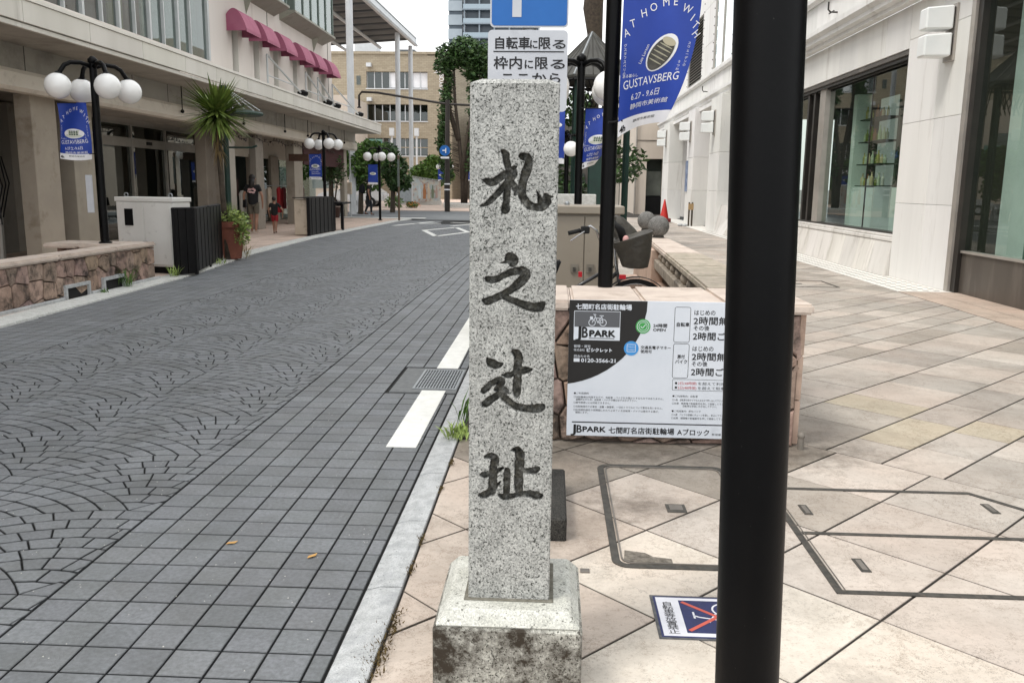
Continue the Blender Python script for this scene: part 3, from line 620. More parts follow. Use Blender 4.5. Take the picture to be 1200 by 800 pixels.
def rubble_face(parent, o, ux, L_, h, nrm, cell=.17, skip=None, th=.045, seed=1, name='facing_stone', cols=None, m=None, gap=.006):
    """irregular facing stones: jittered Voronoi-like cells by clipping, each proud of the joint"""
    r = random.Random(seed); pts = []
    nx_ = max(2, int(L_/cell)); ny_ = max(1, int(h/cell+.3))
    for i in range(-1, nx_+1):
        for j in range(-1, ny_+1): pts.append(((i+.5+r.uniform(-.33, .33)+(.3 if j % 2 else 0))*L_/nx_, (j+.5+r.uniform(-.3, .3))*h/ny_))
    ux = Vector(ux); nn = Vector(nrm); o = Vector(o)
    for i, (x, z) in enumerate(pts):
        poly = [(0, 0), (L_, 0), (L_, h), (0, h)]
        for j, (a, c) in enumerate(pts):
            if i == j or abs(a-x) > 3*cell*1.5 or abs(c-z) > 3*cell*1.5: continue
            dx, dz = a-x, c-z; poly = clip(poly, dx, dz, (a*a+c*c-x*x-z*z)/2)
            if len(poly) < 3: break
        if len(poly) < 3 or area(poly) < .0015: continue
        if skip and any(s[0] < x < s[1] and s[2] < z < s[3] for s in skip): continue
        q = shrink(poly, gap)
        if len(q) != len(poly) or area(q) < .001: continue
        q2 = shrink(q, .008); 
        if len(q2) != len(q) or area(q2) <= 0: q2 = q
        t = th+r.uniform(-.006, .006); n = len(q)
        f = lambda p, d: tuple(o+ux*p[0]+Vector((0, 0, p[1]))+nn*d)
        mb = MB(); g = r.uniform(.75, 1.15); mb.col = (g, g*r.uniform(.93, 1.03), g*r.uniform(.88, 1.05)) if not cols else r.choice(cols)
        vs = [f(p, 0) for p in q]+[f(p, t-.008) for p in q]+[f(p, t+r.uniform(-.002, .002)) for p in q2]
        fs = [tuple(range(2*n, 3*n))]+[(k, (k+1) % n, n+(k+1) % n, n+k) for k in range(n)]+[(n+k, n+(k+1) % n, 2*n+(k+1) % n, 2*n+k) for k in range(n)]
        if ux.cross(Vector((0, 0, 1))).dot(nn) < 0: fs = [q_[::-1] for q_ in fs]
        mb.add(vs, fs); mb.build(name, m or M_rub, parent)
rubble_face(wl, (-.36, 4.79, 0), (1, 0, 0), 1.76, .765, (0, -1, 0), cell=.19, th=.03, seed=4)
# right outer face: dressed upright slabs
M_face = mat('facing_slab', '#b59a89', '#c6ad9b', rough=.8, scale=7, dirt='#7a6a5e', dscale=5, damt=(.55, .8))
yy = 4.80
while yy < 12.9:
    y2 = min(yy+.42, 12.9)
    for za, zb in ((.004, .26), (.266, .52), (.526, .76)): MB().box(1.402, 1.436, yy+.003, y2-.003, za, zb).build('facing_slab', M_face, wl, bevel=.004)
    yy = y2
# inner side: row of round stones on a ledge under the coping (balustrade)
M_ball = mat('weathered_stone_balls', '#a89d8e', '#8d8377', rough=.85, scale=9, dirt='#55504a', dscale=8, damt=(.5, .7), bump=.5, bscale=40)
ed = lambda y: .985+(y-5.3)*.037
MB().prism([(ed(5.5), 5.5), (1.25, 5.5), (1.25, 9.6), (ed(9.6), 9.6)], .56, .665).build('ledge', M_ball, wl, bevel=.01)
MB().prism([(ed(5.5)+.03, 5.5), (1.25, 5.5), (1.25, 9.6), (ed(9.6)+.03, 9.6)], 0, .40).build('inner_face', M_face, wl)
MB().box(1.2, 1.252, 5.5, 9.6, .665, .765).build('recess_back', M_core, wl)
for i in range(9): yq = 5.75+i*.43; MB().sphere((ed(yq)+.06, yq, .716), .052, 20, 12, .95).build('round_stone', M_ball, wl, smooth=True)
MB().prism([(ed(9.6)-.03, 9.6), (1.25, 9.6), (1.25, 12.9), (ed(12.9)-.03, 12.9)], 0, .764).build('inner_pier', M_face, wl, bevel=.008)
MB().prism([(.62, 8.9), (.95, 8.9), (.95, 9.3), (.62, 9.3)], 0, .52).build('inner_step', M_face, wl, bevel=.03)
# --- parking board
bd = thing('information_board', 'black and white bicycle parking information board leaning on the low wall', 'sign board', (.62, 4.73, .04))
M_bw = mat('board_white', '#ccd2da', '#d5dae1', rough=.5, scale=3, dirt='#a9aeb6', dscale=5, damt=(.62, .9))
M_bk = mat('board_black', '#141313', '#1b1a1a', rough=.5, scale=4)
YB = 4.728; XL, XR, ZB, ZT = .106, 1.12, .047, .828
MB().box(XL, XR, YB, YB+.012, ZB, ZT).build('board_panel', M_bw, bd, bevel=.001)
cur = [(.538, ZT), (.536, .771), (.521, .70), (.503, .64), (.475, .585), (.443, .541), (.41, .503), (.37, .467), (.325, .433), (.275, .404), (.235, .385), (.189, .369), (.145, .357), (XL, .35)]
MB().prof_y(cur+[(XL, ZT)], YB-.0008, YB-.0001).build('black_field', M_bk, bd)
def seg_frame(mb, x0, x1, z0, z1, r, w, y):
    a = rrect(x0, x1, z0, z1, r); c = rrect(x0+w, x1-w, z0+w, z1-w, max(r-w, .001)); n = len(a)
    mb.add([(x, y, z) for x, z in a+c], [(i, (i+1) % n, n+(i+1) % n, n+i) for i in range(n)])
wt = MB(); kt = MB(); yb = YB-.0009; yk = YB-.0002
fit(wt, '七間町名店街駐輪場', .141, .45, .779, .034, yb, bold=.001)
MB().box(.133, .391, yb-.0006, yb, .603, .768).build('logo_panel', M_bw, bd)
MB().box(.136, .388, yb-.0011, yb-.0007, .678, .765).build('logo_grey', plain('logo_grey', '#56585c'), bd)
y3 = yb-.0012
def ringm(mb, cx, cz, r, w, y, n=24):
    mb.add([(cx+q*math.cos(2*PI*k/n), y, cz+q*math.sin(2*PI*k/n)) for q in (r, r-w) for k in range(n)], [(k, (k+1) % n, n+(k+1) % n, n+k) for k in range(n)])
def bar(mb, p, q, w, y):
    (a, b_), (c, d) = p, q; l = math.hypot(c-a, d-b_) or 1; nx__, nz__ = -(d-b_)/l*w/2, (c-a)/l*w/2
    mb.add([(a+nx__, y, b_+nz__), (a-nx__, y, b_-nz__), (c-nx__, y, d-nz__), (c+nx__, y, d+nz__)], [(0, 1, 2, 3)])
bk = MB(); ringm(bk, .234, .703, .02, .0035, y3); ringm(bk, .295, .703, .02, .0035, y3)
for p, q in (((.234, .703), (.252, .735)), ((.252, .735), (.265, .703)), ((.265, .703), (.295, .703)), ((.265, .703), (.287, .737)), ((.252, .728), (.285, .728)), ((.287, .737), (.295, .703)), ((.24, .75), (.256, .748)), ((.252, .735), (.246, .75)), ((.275, .742), (.298, .742))): bar(bk, p, q, .004, y3)
bk.box(.222, .238, y3, y3+.0001, .722, .737); bk.build('bicycle_pictogram', M_bw, bd)
lg = MB(); fit(lg, 'J', .152, .182, .618, .09, y3, bold=.002); fit(lg, 'B', .176, .206, .618, .085, y3, bold=.002); fit(lg, 'PARK', .218, .36, .624, .05, y3, bold=.003); lg.box(.218, .36, y3, y3+.0001, .612, .616); lg.build('logo_lettering', M_ink, bd, kind='stuff')
fit(wt, '管理・運営', .135, .228, .561, .017, yb); fit(wt, '株式会社', .135, .197, .54, .016, yb); fit(wt, 'ビシクレット', .205, .345, .538, .024, yb, bold=.0012)
fit(wt, '問合わせ先', .137, .225, .504, .017, yb); fit(wt, '0120-3566-21', .178, .37, .477, .03, yb, bold=.0008); wt.box(.137, .17, yb-.0005, yb, .478, .498); wt.build('white_lettering', M_bw, bd, kind='stuff')
def disc(mb, cx, cz, r, y0, y1, n=32): return mb.prof_y([(cx+r*math.cos(2*PI*k/n), cz+r*math.sin(2*PI*k/n)) for k in range(n)], y0, y1)
disc(MB(), .518, .687, .041, YB-.0016, YB-.0001).build('green_badge', mat('badge_green', '#3f9a4c'), bd)
gm = MB(); ringm(gm, .518, .687, .034, .003, YB-.0018); ringm(gm, .518, .687, .024, .0025, YB-.0018); bar(gm, (.505, .687), (.515, .677), .004, YB-.0018); bar(gm, (.515, .677), (.532, .697), .004, YB-.0018); gm.build('badge_mark', M_bw, bd)
disc(MB(), .457, .561, .041, YB-.0016, YB-.0001).build('blue_badge', mat('badge_blue', '#3f8fd0'), bd)
gm = MB(); seg_frame(gm, .432, .482, .54, .585, .006, .003, YB-.0018); fit(gm, 'TOUCH', .437, .477, .565, .012, YB-.0016); fit(gm, 'PAYMENT', .437, .477, .549, .010, YB-.0016); gm.build('badge_mark', M_bw, bd)
fit(kt, '24時間', .574, .65, .684, .023, yk, bold=.0006); fit(kt, 'OPEN', .574, .642, .661, .022, yk, bold=.0006); fit(kt, '交通系電子マネー', .509, .676, .56, .02, yk, bold=.0004); fit(kt, '使用可', .509, .572, .537, .02, yk, bold=.0004)
seg_frame(kt, .69, .779, .6, .8, .012, .0025, yk-.0004); seg_frame(kt, .691, .78, .396, .594, .012, .0025, yk-.0004)
fit(kt, '自転車', .7, .77, .692, .025, yk, bold=.0006); fit(kt, '原付', .716, .756, .51, .024, yk, bold=.0006); fit(kt, 'バイク', .704, .77, .482, .024, yk, bold=.0006)
for dz, last in ((0, '2時間ごと100円'), (-.203, '2時間ごと100円')):
    fit(kt, 'はじめの', .795, .91, .758+dz, .032, yk, bold=.0004); fit(kt, '2時間無料', .795, 1.04, .706+dz, .048, yk, bold=.001)
    fit(kt, 'その後', .795, .882, .672+dz, .03, yk, bold=.0004); fit(kt, '2時間ごと', .795, 1.02, .619+dz, .048, yk, bold=.001)
seg_frame(kt, .695, 1.1, .325, .39, .006, .002, yk-.0004)
fit(kt, 'を超えて利用する場合', .836, 1.09, .36, .019, yk); fit(kt, 'を超えて駐車した場合', .836, 1.09, .334, .019, yk); kt.box(.71, .722, yk-.0006, yk-.0001, .361, .373); kt.box(.71, .722, yk-.0006, yk-.0001, .336, .348)
rt = MB(); fit(rt, '2日(48時間)', .725, .83, .36, .019, yk); fit(rt, '2日(48時間)', .725, .83, .334, .019, yk); rt.build('red_lettering', mat('ink_red', '#b3262c'), bd, kind='stuff')
for z, x1, s in ((.294, .225, '■ご利用規約'), (.272, .648, '□当駐輪場を利用する方で、自転車・バイクをお預かりするものではありません。'), (.258, .5, '盗難防止のため、自転車・バイクの鍵は必ずおかけ下さい。'), (.24, .35, '□番号間違いには対処できません。'), (.217, .645, '□当駐輪場内での事故・盗難・損傷等、一切のトラブルについて責任を負いません。'), (.197, .625, '□利用規約違反や長期間にわたり止めている自転車・バイクは撤去する事が、'), (.182, .225, '御座います。')):
    fit(kt, s, .142+(.012 if s[0] not in '■□' else 0), x1, z-.003, .0135, yk)
for z, x1, s in ((.29, .84, '■ご利用案内：自転車'), (.268, .98, '□入庫　自転車の前タイヤを止まるまで押し込んで下さい'), (.248, 1.0, '□出庫　精算機で駐輪番号を押して精算して下さい'), (.233, .95, '自転車は早目に引き出して下さい。'), (.203, .86, '■ご利用案内：原付バイク'), (.182, 1.0, '□入庫　バイクの前輪にチェーンを通し、差込んで下さい'), (.162, 1.0, '□出庫　精算機で駐輪番号を押して精算して下さい')):
    fit(kt, s, .698+(.06 if s[0] not in '■□' else 0), x1, z-.003, .0135, yk)
kt.box(.136, 1.1, yk-.0006, yk-.0001, .124, .1305)
fit(kt, 'J', .138, .166, .064, .07, yk, bold=.0015); fit(kt, 'B', .16, .188, .066, .062, yk, bold=.0015); fit(kt, 'PARK', .195, .325, .072, .042, yk, bold=.002); fit(kt, '七間町名店街駐輪場', .345, .716, .068, .041, yk, bold=.0009); fit(kt, 'Aブロック', .736, .915, .067, .04, yk, bold=.0008); fit(kt, '管理番号', .93, 1.0, .067, .014, yk)
kt.build('black_lettering', M_ink, bd, kind='stuff')
# foot pipe at the wall's corner
tag(MB().tube([(1.43, 4.72, 0), (1.43, 4.72, .08)], .018, 12).sphere((1.43, 4.72, .08), .022, 12, 8).build('pipe_stub', mat('rusty_galv', '#6d675f', '#847d74', rough=.6), loc=(1.44, 4.7, 0)), 'small capped metal pipe at the foot of the low wall corner', 'pipe')
# --- covers in the pavement
M_iron = mat('cover_iron', '#33312d', '#4b4842', rough=.7, scale=30, dirt='#5d5247', dscale=20)
def frame_strip(mb, poly, w, z0=.0, z1=.005):
    n = len(poly); q = shrink(poly, w)
    for i in range(n): mb.prism([poly[i], poly[(i+1) % n], q[(i+1) % n], q[i]], z0, z1)
def rp(x0, x1, y0, y1, r): return rrect(x0, x1, y0, y1, r)
cv = thing('access_cover', 'rounded rectangular pavement access cover with worn dark frame beside the pillar', 'access cover', (.6, 3.7, 0))
m = MB(); frame_strip(m, rp(.262, .93, 3.11, 4.36, .07), .032, .0, .004); m.build('frame', M_iron, cv)
m = MB(); frame_strip(m, rp(.300, .892, 3.148, 4.322, .05), .006, .0, .0065); m.build('inner_rim', mat('rim_steel', '#5e5a54', '#77716a', rough=.6), cv)
MB().box(.55, .64, 3.70, 3.80, .001, .004).build('key_slot', M_iron, cv, bevel=.001); MB().box(.565, .625, 3.725, 3.785, .004, .006).build('slot_plate', MATS['rim_steel'], cv)
m = MB(); m.prism([(.31, 3.17), (.42, 3.165), (.50, 3.16), (.50, 3.2), (.43, 3.215), (.40, 3.25), (.32, 3.27)], .0005, .0035); m.build('broken_corner', mat('broken_mortar', '#8b8479', '#5b554d', rough=.95, scale=40, bump=.8), cv)
cv2 = thing('access_cover', 'twin pavement access cover with black joints right of the big pole', 'access cover', (1.6, 3.5, 0))
m = MB(); frame_strip(m, [(1.065, 2.95), (2.24, 2.95), (2.24, 3.84), (2.06, 4.075), (1.065, 4.075)], .028, 0, .004); m.box(1.094, 2.211, 3.495, 3.52, 0, .0042); m.build('frame', M_iron, cv2)
m = MB(); frame_strip(m, rp(1.09, 1.105, 2.97, 4.05, .003), .003, .004, .007); m.build('frame_rail', MATS['rim_steel'], cv2)
for x, y in ((1.19, 3.78), (1.24, 3.2), (2.06, 3.86), (2.06, 3.25)):
    s = MB().box(x-.02, x+.02, y-.06, y+.06, .001, .004).build('lifting_slot', M_iron, cv2, bevel=.001); MB().box(x-.01, x+.01, y-.045, y+.045, .004, .0055).build('slot_insert', MATS['rim_steel'], s)
m = MB(); frame_strip(m, rp(3.6, 4.35, 13.0, 13.9, .01), .03, 0, .005); m.box(3.6, 3.9, 13.4, 13.46, 0, .005); tag(m.build('drain_cover_frame', M_iron, loc=(4, 13.4, 0)), 'dark square cover frame in the paving near the far shop window', 'access cover')
tag(MB().box(.135, .17, 3.055, 3.085, 0, .006).build('survey_marker', MATS['rim_steel'], loc=(.15, 3.07, 0), bevel=.001), 'tiny metal survey plate set in the paving right of the plinth', 'marker plate')
for a, b2, lab in ((.62, 2.37, 'small black blob of dirt on the pale slab at the bottom edge'),):
    tag(MB().lathe([(.022, 0), (.02, .004), (.008, .006)], (a, b2, 0), 9).build('dirt_lump', M_iron, loc=(a, b2, 0)), lab, 'dirt')
# --- floor notice
fn = thing('floor_notice', 'blue and white no bicycle parking notice stuck on the pale paving', 'floor sticker', (.59, 2.74, 0))
MB().box(.378, .742, 2.588, 2.89, 0, .003).build('backing', mat('sticker_edge', '#4a4a4c', '#6a6a6a', rough=.8, scale=30), fn)
MB().box(.388, .734, 2.598, 2.881, .003, .0035).build('blue_border', mat('sticker_blue', '#1b2350', '#242c60', rough=.6, scale=20, dirt='#4b5070', dscale=30), fn)
MB().box(.396, .726, 2.606, 2.873, .0035, .004).build('white_panel', mat('sticker_white', '#dcdce2', '#e8e8ec', rough=.6, scale=10), fn)
MB().box(.475, .712, 2.628, 2.853, .004, .0045).build('blue_panel', MATS['sticker_blue'], fn)
m = MB()
def gbar(mb, p, q, w, z):
    (a, b_), (c, d) = p, q; l = math.hypot(c-a, d-b_); nx__, ny__ = -(d-b_)/l*w/2, (c-a)/l*w/2
    mb.add([(a+nx__, b_+ny__, z), (a-nx__, b_-ny__, z), (c-nx__, d-ny__, z), (c+nx__, d+ny__, z)], [(0, 1, 2, 3)])
def gring(mb, cx, cy, r, w, z, n=28): mb.add([(cx+q*math.cos(2*PI*k/n), cy+q*math.sin(2*PI*k/n), z) for q in (r, r-w) for k in range(n)], [(k, (k+1) % n, n+(k+1) % n, n+k) for k in range(n)])
gring(m, .63, .0+2.79, .048, .007, .0049); gring(m, .64, 2.675, .044, .007, .0049)
for p, q in (((.63, 2.79), (.59, 2.72)), ((.59, 2.72), (.64, 2.675)), ((.59, 2.72), (.53, 2.735)), ((.53, 2.735), (.515, 2.745)), ((.515, 2.77), (.515, 2.725)), ((.59, 2.76), (.56, 2.70))): gbar(m, p, q, .007, .0049)
m.build('bicycle_mark', MATS['sticker_white'], fn)
m = MB(); gbar(m, (.485, 2.84), (.705, 2.64), .014, .0053); gbar(m, (.485, 2.64), (.705, 2.84), .014, .0056); m.build('red_cross', mat('sticker_red', '#d2604f', '#c25545', rough=.6, scale=20), fn)
m = MB()
for i, ch in enumerate('自転車等放置禁止'): text_mb(m, ch, (.412+.0, 2.83-.0275*i-.016, .0042), (1, 0, 0), (0, 1, 0), .03, (0, 0, 1), .0006, xs=1.35)
m.build('notice_lettering', M_ink, fn, kind='stuff')
# --- grate in the road
gt = thing('drain_grate', 'steel bar drain grate in the road between the two white dashes', 'drain grate', (-.82, 6.28, 0))
MB().prism([(-1.135, 5.86), (-.66, 5.86), (-.66, 6.67), (-1.135, 6.67)], -.015, -.0015).build('concrete_surround', mat('drain_concrete', '#6b6e6f', '#7a7c7c', rough=.9, scale=20, bump=.3), gt)
m = MB()
for q in (((-.985, -.665), (5.955, 5.975)), ((-.985, -.665), (6.585, 6.605)), ((-.985, -.968), (5.976, 6.584)), ((-.682, -.665), (5.976, 6.584))): m.box(q[0][0], q[0][1], q[1][0], q[1][1], -.01, .004)
m.build('grate_frame', MATS['galvanised'], gt)
MB().box(-.967, -.683, 5.976, 6.584, -.0014, -.0008).build('grate_pit', plain('pit_black', '#0c0c0c', .9), gt)
for i in range(13): MB().box(-.958+i*.0215, -.949+i*.0215, 5.977, 6.583, -.0007, .003).build('grate_bar', MATS['galvanised'], gt)
for j in range(11): MB().box(-.966, -.684, 6.0+j*.053, 6.006+j*.053, -.0006, .0024).build('cross_rod', MATS['galvanised'], gt)
# two fallen leaves
M_leafy = mat('dry_leaf', '#b98c4e', '#caa56a', rough=.8, scale=60)
for x, y, a, lb in ((-1.28, 3.22, .5, 'dry yellow leaf on the square road pavers, left of the other leaf'), (-.92, 3.12, .9, 'dry yellow leaf on the square road pavers nearer the kerb')):
    c, s = math.cos(a), math.sin(a); pts = [(-.022, 0, .003), (-.01, .009, .006), (.012, .008, .005), (.026, 0, .009), (.012, -.008, .004), (-.01, -.008, .007)]
    m = MB(); v = [(x+p*c-q*s, y+p*s+q*c, z) for p, q, z in pts]; m.add(v+[(p, q, z-.0015) for p, q, z in v], [(5, 4, 3, 2, 1, 0), (6, 7, 8, 9, 10, 11)]+[(i, (i+1) % 6, 6+(i+1) % 6, 6+i) for i in range(6)])
    tag(m.build('fallen_leaf', M_leafy, loc=(x, y, 0)), lb, 'leaf')
# ================================================================ RIGHT BUILDING (pale stone department-store front)
M_stone = mat('pale_stone', '#dddcd9', '#e8e7e4', rough=.7, scale=1.6, streak=True, dirt='#a8a199', dscale=2.2, damt=(.58, .85), tint=True, bump=.12, bscale=90); TINTED.add('pale_stone')
M_stone2 = mat('pale_stone_dirty', '#d0ccc6', '#dfdbd6', rough=.75, scale=2, streak=True, dirt='#8f887e', dscale=3.2, damt=(.52, .78), tint=True, bump=.15, bscale=90); TINTED.add('pale_stone_dirty')
M_backing = plain('joint_dark', '#5a544c', .9)
M_bronze = mat('bronze_metal', '#57514b', '#625c55', rough=.38, scale=2, metal=.35, streak=True, dirt='#7a736b', dscale=3)
M_dframe = mat('dark_frame', '#2c2926', '#37332f', rough=.4, scale=3, metal=.3)
M_sframe = mat('satin_frame', '#a59f98', '#b4aea6', rough=.35, scale=3, metal=.4)
M_glass = glass('shop_glass', '#e6ece8', a=.0)
M_glassd = glass('window_glass', '#c4cdc9', a=.06)
def g3(): g = rnd(.94, 1.04); return (g, g*rnd(.99, 1.005), g*rnd(.975, 1.0))
def cladding(parent, x, thick, ys, zs, name='stone_panel', m=None, gap=.006, sgn=1):
    """stone panels with open joints on a plane X=x facing -X*sgn"""
    for ya, yb in zip(ys, ys[1:]):
        for za, zb in zip(zs, zs[1:]):
            b = MB(); b.col = g3(); b.box(min(x, x+thick*sgn), max(x, x+thick*sgn), ya+gap/2, yb-gap/2, za+gap/2, zb-gap/2); b.build(name, m or M_stone, parent, bevel=.003)
rb = thing('department_store', 'long pale stone shop building with large display windows along the right pavement', 'building', (6.4, 20, 0))
MB().box(5.86, 6.5, 12.87, 14.93, 0, 4.43).build('wall_core', M_backing, rb)
cladding(rb, 5.8, .06, [12.86, 13.75, 14.94], [0, 1.24, 2.53, 3.87, 4.43])
b = MB(); b.col = (1, 1, 1); b.box(5.862, 6.1, 14.94, 14.98, .1, 4.4); b.build('pier_return', M_stone, rb)
# header above the window
cladding(rb, 5.8, .06, [14.95, 16.0, 17.4, 18.5, 19.62, 20.9, 22.2, 23.5, 24.8, 26.1, 27.4, 28.5], [3.74, 4.43])
MB().box(5.861, 6.5, 14.95, 28.5, 3.76, 4.43).build('wall_core', M_backing, rb)
# window
MB().hexa([(5.82, 14.95, 3.66), (6.2, 14.95, 3.66), (6.2, 28.4, 3.66), (5.82, 28.4, 3.66)], [(5.82, 14.95, 3.738), (6.2, 14.95, 3.738), (6.2, 28.4, 3.738), (5.82, 28.4, 3.738)]).build('window_head', M_bronze, rb)
for k_, (xa, xb) in enumerate(((5.86, 5.9), (5.93, 5.97), (6.0, 6.04))): MB().box(xa, xb, 14.96, 28.3, 3.6-.03*k_, 3.659).build('head_rail', M_dframe, rb)
MB().box(5.83, 6.1, 14.96, 28.4, .655, .70).build('window_sill', M_stone2, rb, bevel=.006)
MB().box(5.9, 6.08, 14.97, 28.3, .7005, .735).build('sill_rail', M_dframe, rb)
ysb = [14.95+.78*i for i in range(18)]
for ya, yb in zip(ysb, ysb[1:]):
    b = MB(); b.col = g3(); g = .004
    b.hexa([(5.70, ya+g, .0), (5.9, ya+g, .0), (5.9, yb-g, .0), (5.70, yb-g, .0)], [(5.815, ya+g+.0, .575), (5.9, ya+g, .575), (5.9, yb-g, .575), (5.815, yb-g, .575)]); b.build('battered_base_panel', M_stone2, rb, bevel=.003)
b = MB(); b.box(5.80, 5.95, 14.95, 28.5, .582, .65); b.build('base_ledge', M_stone2, rb, bevel=.01)
MB().box(5.83, 5.95, 14.95, 28.5, 0, .58).build('wall_core', M_backing, rb)
gl = MB().box(6.0, 6.012, 14.98, 20.3, .74, 3.6).build('window_pane', M_glass, rb)
MB().box(5.996, 6.02, 16.98, 17.0, .74, 3.6).build('glazing_joint', M_dframe, rb)
for y_, m_ in ((19.55, M_sframe), (20.3, M_dframe), (20.75, M_dframe)): MB().box(5.9, 6.1, y_, y_+(.4 if m_ is M_sframe else .12), .74, 3.6).build('mullion', m_, rb)
MB().box(6.0, 6.012, 20.9, 28.3, .74, 3.6).build('window_pane', M_glass, rb)
# shop interior behind the first window: pale counters, shelves and bottles
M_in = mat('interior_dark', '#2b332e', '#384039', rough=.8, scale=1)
M_inw = mat('interior_white', '#d8e6de', '#e4eee8', rough=.6, scale=2)
M_glow = mat('added_glow_panel', '#b4bfb9', '#c0cac5', rough=.6, scale=2, emit=.2)  # glow added to display panels to brighten the shop; no lamp behind them
M_ing = mat('interior_grey', '#50554f', '#656a63', rough=.7, scale=1.5)
MB().box(9.4, 9.5, 12.9, 30, 0, 4).build('back_wall', M_in, rb)
MB().box(6.1, 9.4, 12.9, 30, .5, .52).build('shop_floor', mat('shop_floor', '#8b8a82', rough=.4), rb)
MB().box(6.1, 9.4, 12.9, 30, 3.75, 3.8).build('shop_ceiling', M_in, rb)
b = MB(); b.box(6.2, 6.7, 15.1, 16.2, .52, 1.5); b.build('counter', M_glow, rb); b = MB(); b.box(6.3, 6.8, 17.4, 18.6, .52, 1.5); b.build('counter', M_glow, rb)
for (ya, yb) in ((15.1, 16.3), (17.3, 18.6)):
    MB().box(6.75, 6.8, ya, yb, 1.5, 3.3).build('display_back', M_glow, rb)
    for z_ in (1.52, 1.95, 2.4, 2.85): MB().box(6.35, 6.75, ya, yb, z_, z_+.02).build('shelf', M_in, rb)
MB().box(6.3, 6.9, 16.35, 16.45, .52, 3.6).build('display_post', M_in, rb); MB().box(6.3, 6.6, 18.7, 18.9, .52, 3.4).build('display_post', M_inw, rb)
shop = rb
for i, (ya, yb) in enumerate(((15.15, 16.25), (17.35, 18.55))):
    for z_ in (1.54, 1.97, 2.42, 2.87):
        y_ = ya
        while y_ < yb:
            h = rnd(.14, .3); r = rnd(.025, .045); c_ = random.choice(('#b7b06a', '#c9d6b8', '#e5e5da', '#7d8a3e', '#d8c9a0', '#a06a4a'))
            cn_ = {'#b7b06a': 'yellowish', '#c9d6b8': 'pale green', '#e5e5da': 'white', '#7d8a3e': 'olive', '#d8c9a0': 'cream', '#a06a4a': 'brown'}[c_]
            bt = MB().lathe([(r, 0), (r, h*.6), (r*.4, h*.75), (r*.4, h)], (6.45+rnd(-.03, .03), y_, z_), 8).build('bottle', mat('bottle_'+c_[1:], c_, rough=.2), loc=(6.45, y_, z_)); tag(bt, '%s bottle on the %s shelf of the %s shop window display' % (cn_, {1.54: 'lowest', 1.97: 'second', 2.42: 'third', 2.87: 'top'}[z_], 'right' if i == 0 else 'left'), 'bottle', '%s bottles, shelf %d, display %d' % (cn_, int(z_*10), i+1))
            y_ += rnd(.09, .2)
# cornice
prof = [(5.8, 4.432), (5.64, 4.432), (5.64, 4.50), (5.55, 4.53), (5.55, 4.60), (5.47, 4.66), (5.47, 4.76), (5.8, 4.76)]
y_ = 5.0
b = MB()
MB().prof_y(prof, 2.0, 47.0).build('cornice', M_stone, rb)
MB().box(5.78, 5.85, 2.0, 47.0, 4.7605, 4.79).build('shadow_groove', M_backing, rb)
MB().box(5.9, 6.5, 2, 47, 4.79, 11).build('wall_core', M_backing, rb)
ys_ = [2+1.5*i for i in range(31)]
cladding(rb, 5.72, .18, ys_, [4.792, 5.42])
MB().prof_y([(5.9, 5.421), (5.66, 5.421), (5.6, 5.47), (5.6, 5.56), (5.9, 5.56)], 2, 47).build('string_course', M_stone, rb)
# upper wall: panels, windows, louvres
seg_ = [(2, 29.7, 'w'), (29.7, 33.1, 'win'), (33.1, 35.5, 'w'), (35.5, 39.2, 'louvre'), (39.2, 42, 'w'), (42, 44, 'louvre'), (44, 47, 'w')]
for a_, c_, k_ in seg_:
    if k_ == 'w':
        n_ = max(1, round((c_-a_)/1.4)); yy_ = [a_+(c_-a_)*i/n_ for i in range(n_+1)]; cladding(rb, 5.8, .1, yy_, [5.562, 6.8, 8.2, 9.6, 11], gap=.01)
        for yv in (a_+.06, c_-.06):
            for q in range(16): MB().sphere((5.79, yv, 5.8+q*.3), .022, 6, 4).build('bolt', M_dframe, rb)
    elif k_ == 'win':
        MB().box(5.8, 5.9, a_+.005, c_-.005, 5.562, 5.75).build('window_sill', M_stone, rb)
        f_ = MB().box(5.84, 5.86, a_, c_, 5.75, 9.6).build('window_pane', glass('sky_glass', '#8fb4cc', a=.5), rb)
        for yv in (a_, (a_+c_)/2, c_-.06): MB().box(5.8, 5.84, yv, yv+.06, 5.75, 9.6).build('window_frame', M_sframe, rb)
    else:
        MB().box(5.88, 5.9, a_, c_, 5.562, 8.2).build('louvre_back', M_in, rb)
        for q in range(22): z_ = 5.62+q*.115; MB().hexa([(5.8, a_+.1, z_), (5.815, a_+.1, z_), (5.815, c_-.1, z_), (5.8, c_-.1, z_)], [(5.86, a_+.1, z_+.06), (5.875, a_+.1, z_+.06), (5.875, c_-.1, z_+.06), (5.86, c_-.1, z_+.06)]).build('louvre_blade', M_sframe, rb)
        for yv in (a_, c_-.09): MB().box(5.79, 5.88, yv, yv+.09, 5.562, 8.2).build('louvre_frame', M_stone, rb)
        b = MB(); b.col = (1, 1, 1); b.box(5.8, 5.9, a_, c_, 8.205, 11); b.build('stone_panel', M_stone, rb)
# small iron hooks on the band
for y_ in (18.6, 33.5): MB().tube([(5.72, y_, 5.0), (5.58, y_, 5.0), (5.53, y_, 5.05), (5.53, y_, 5.2)], .018, 6).tube([(5.6, y_-.15, 5.0), (5.6, y_+.15, 5.0)], .015, 6).build('iron_hook', M_dframe, rb)
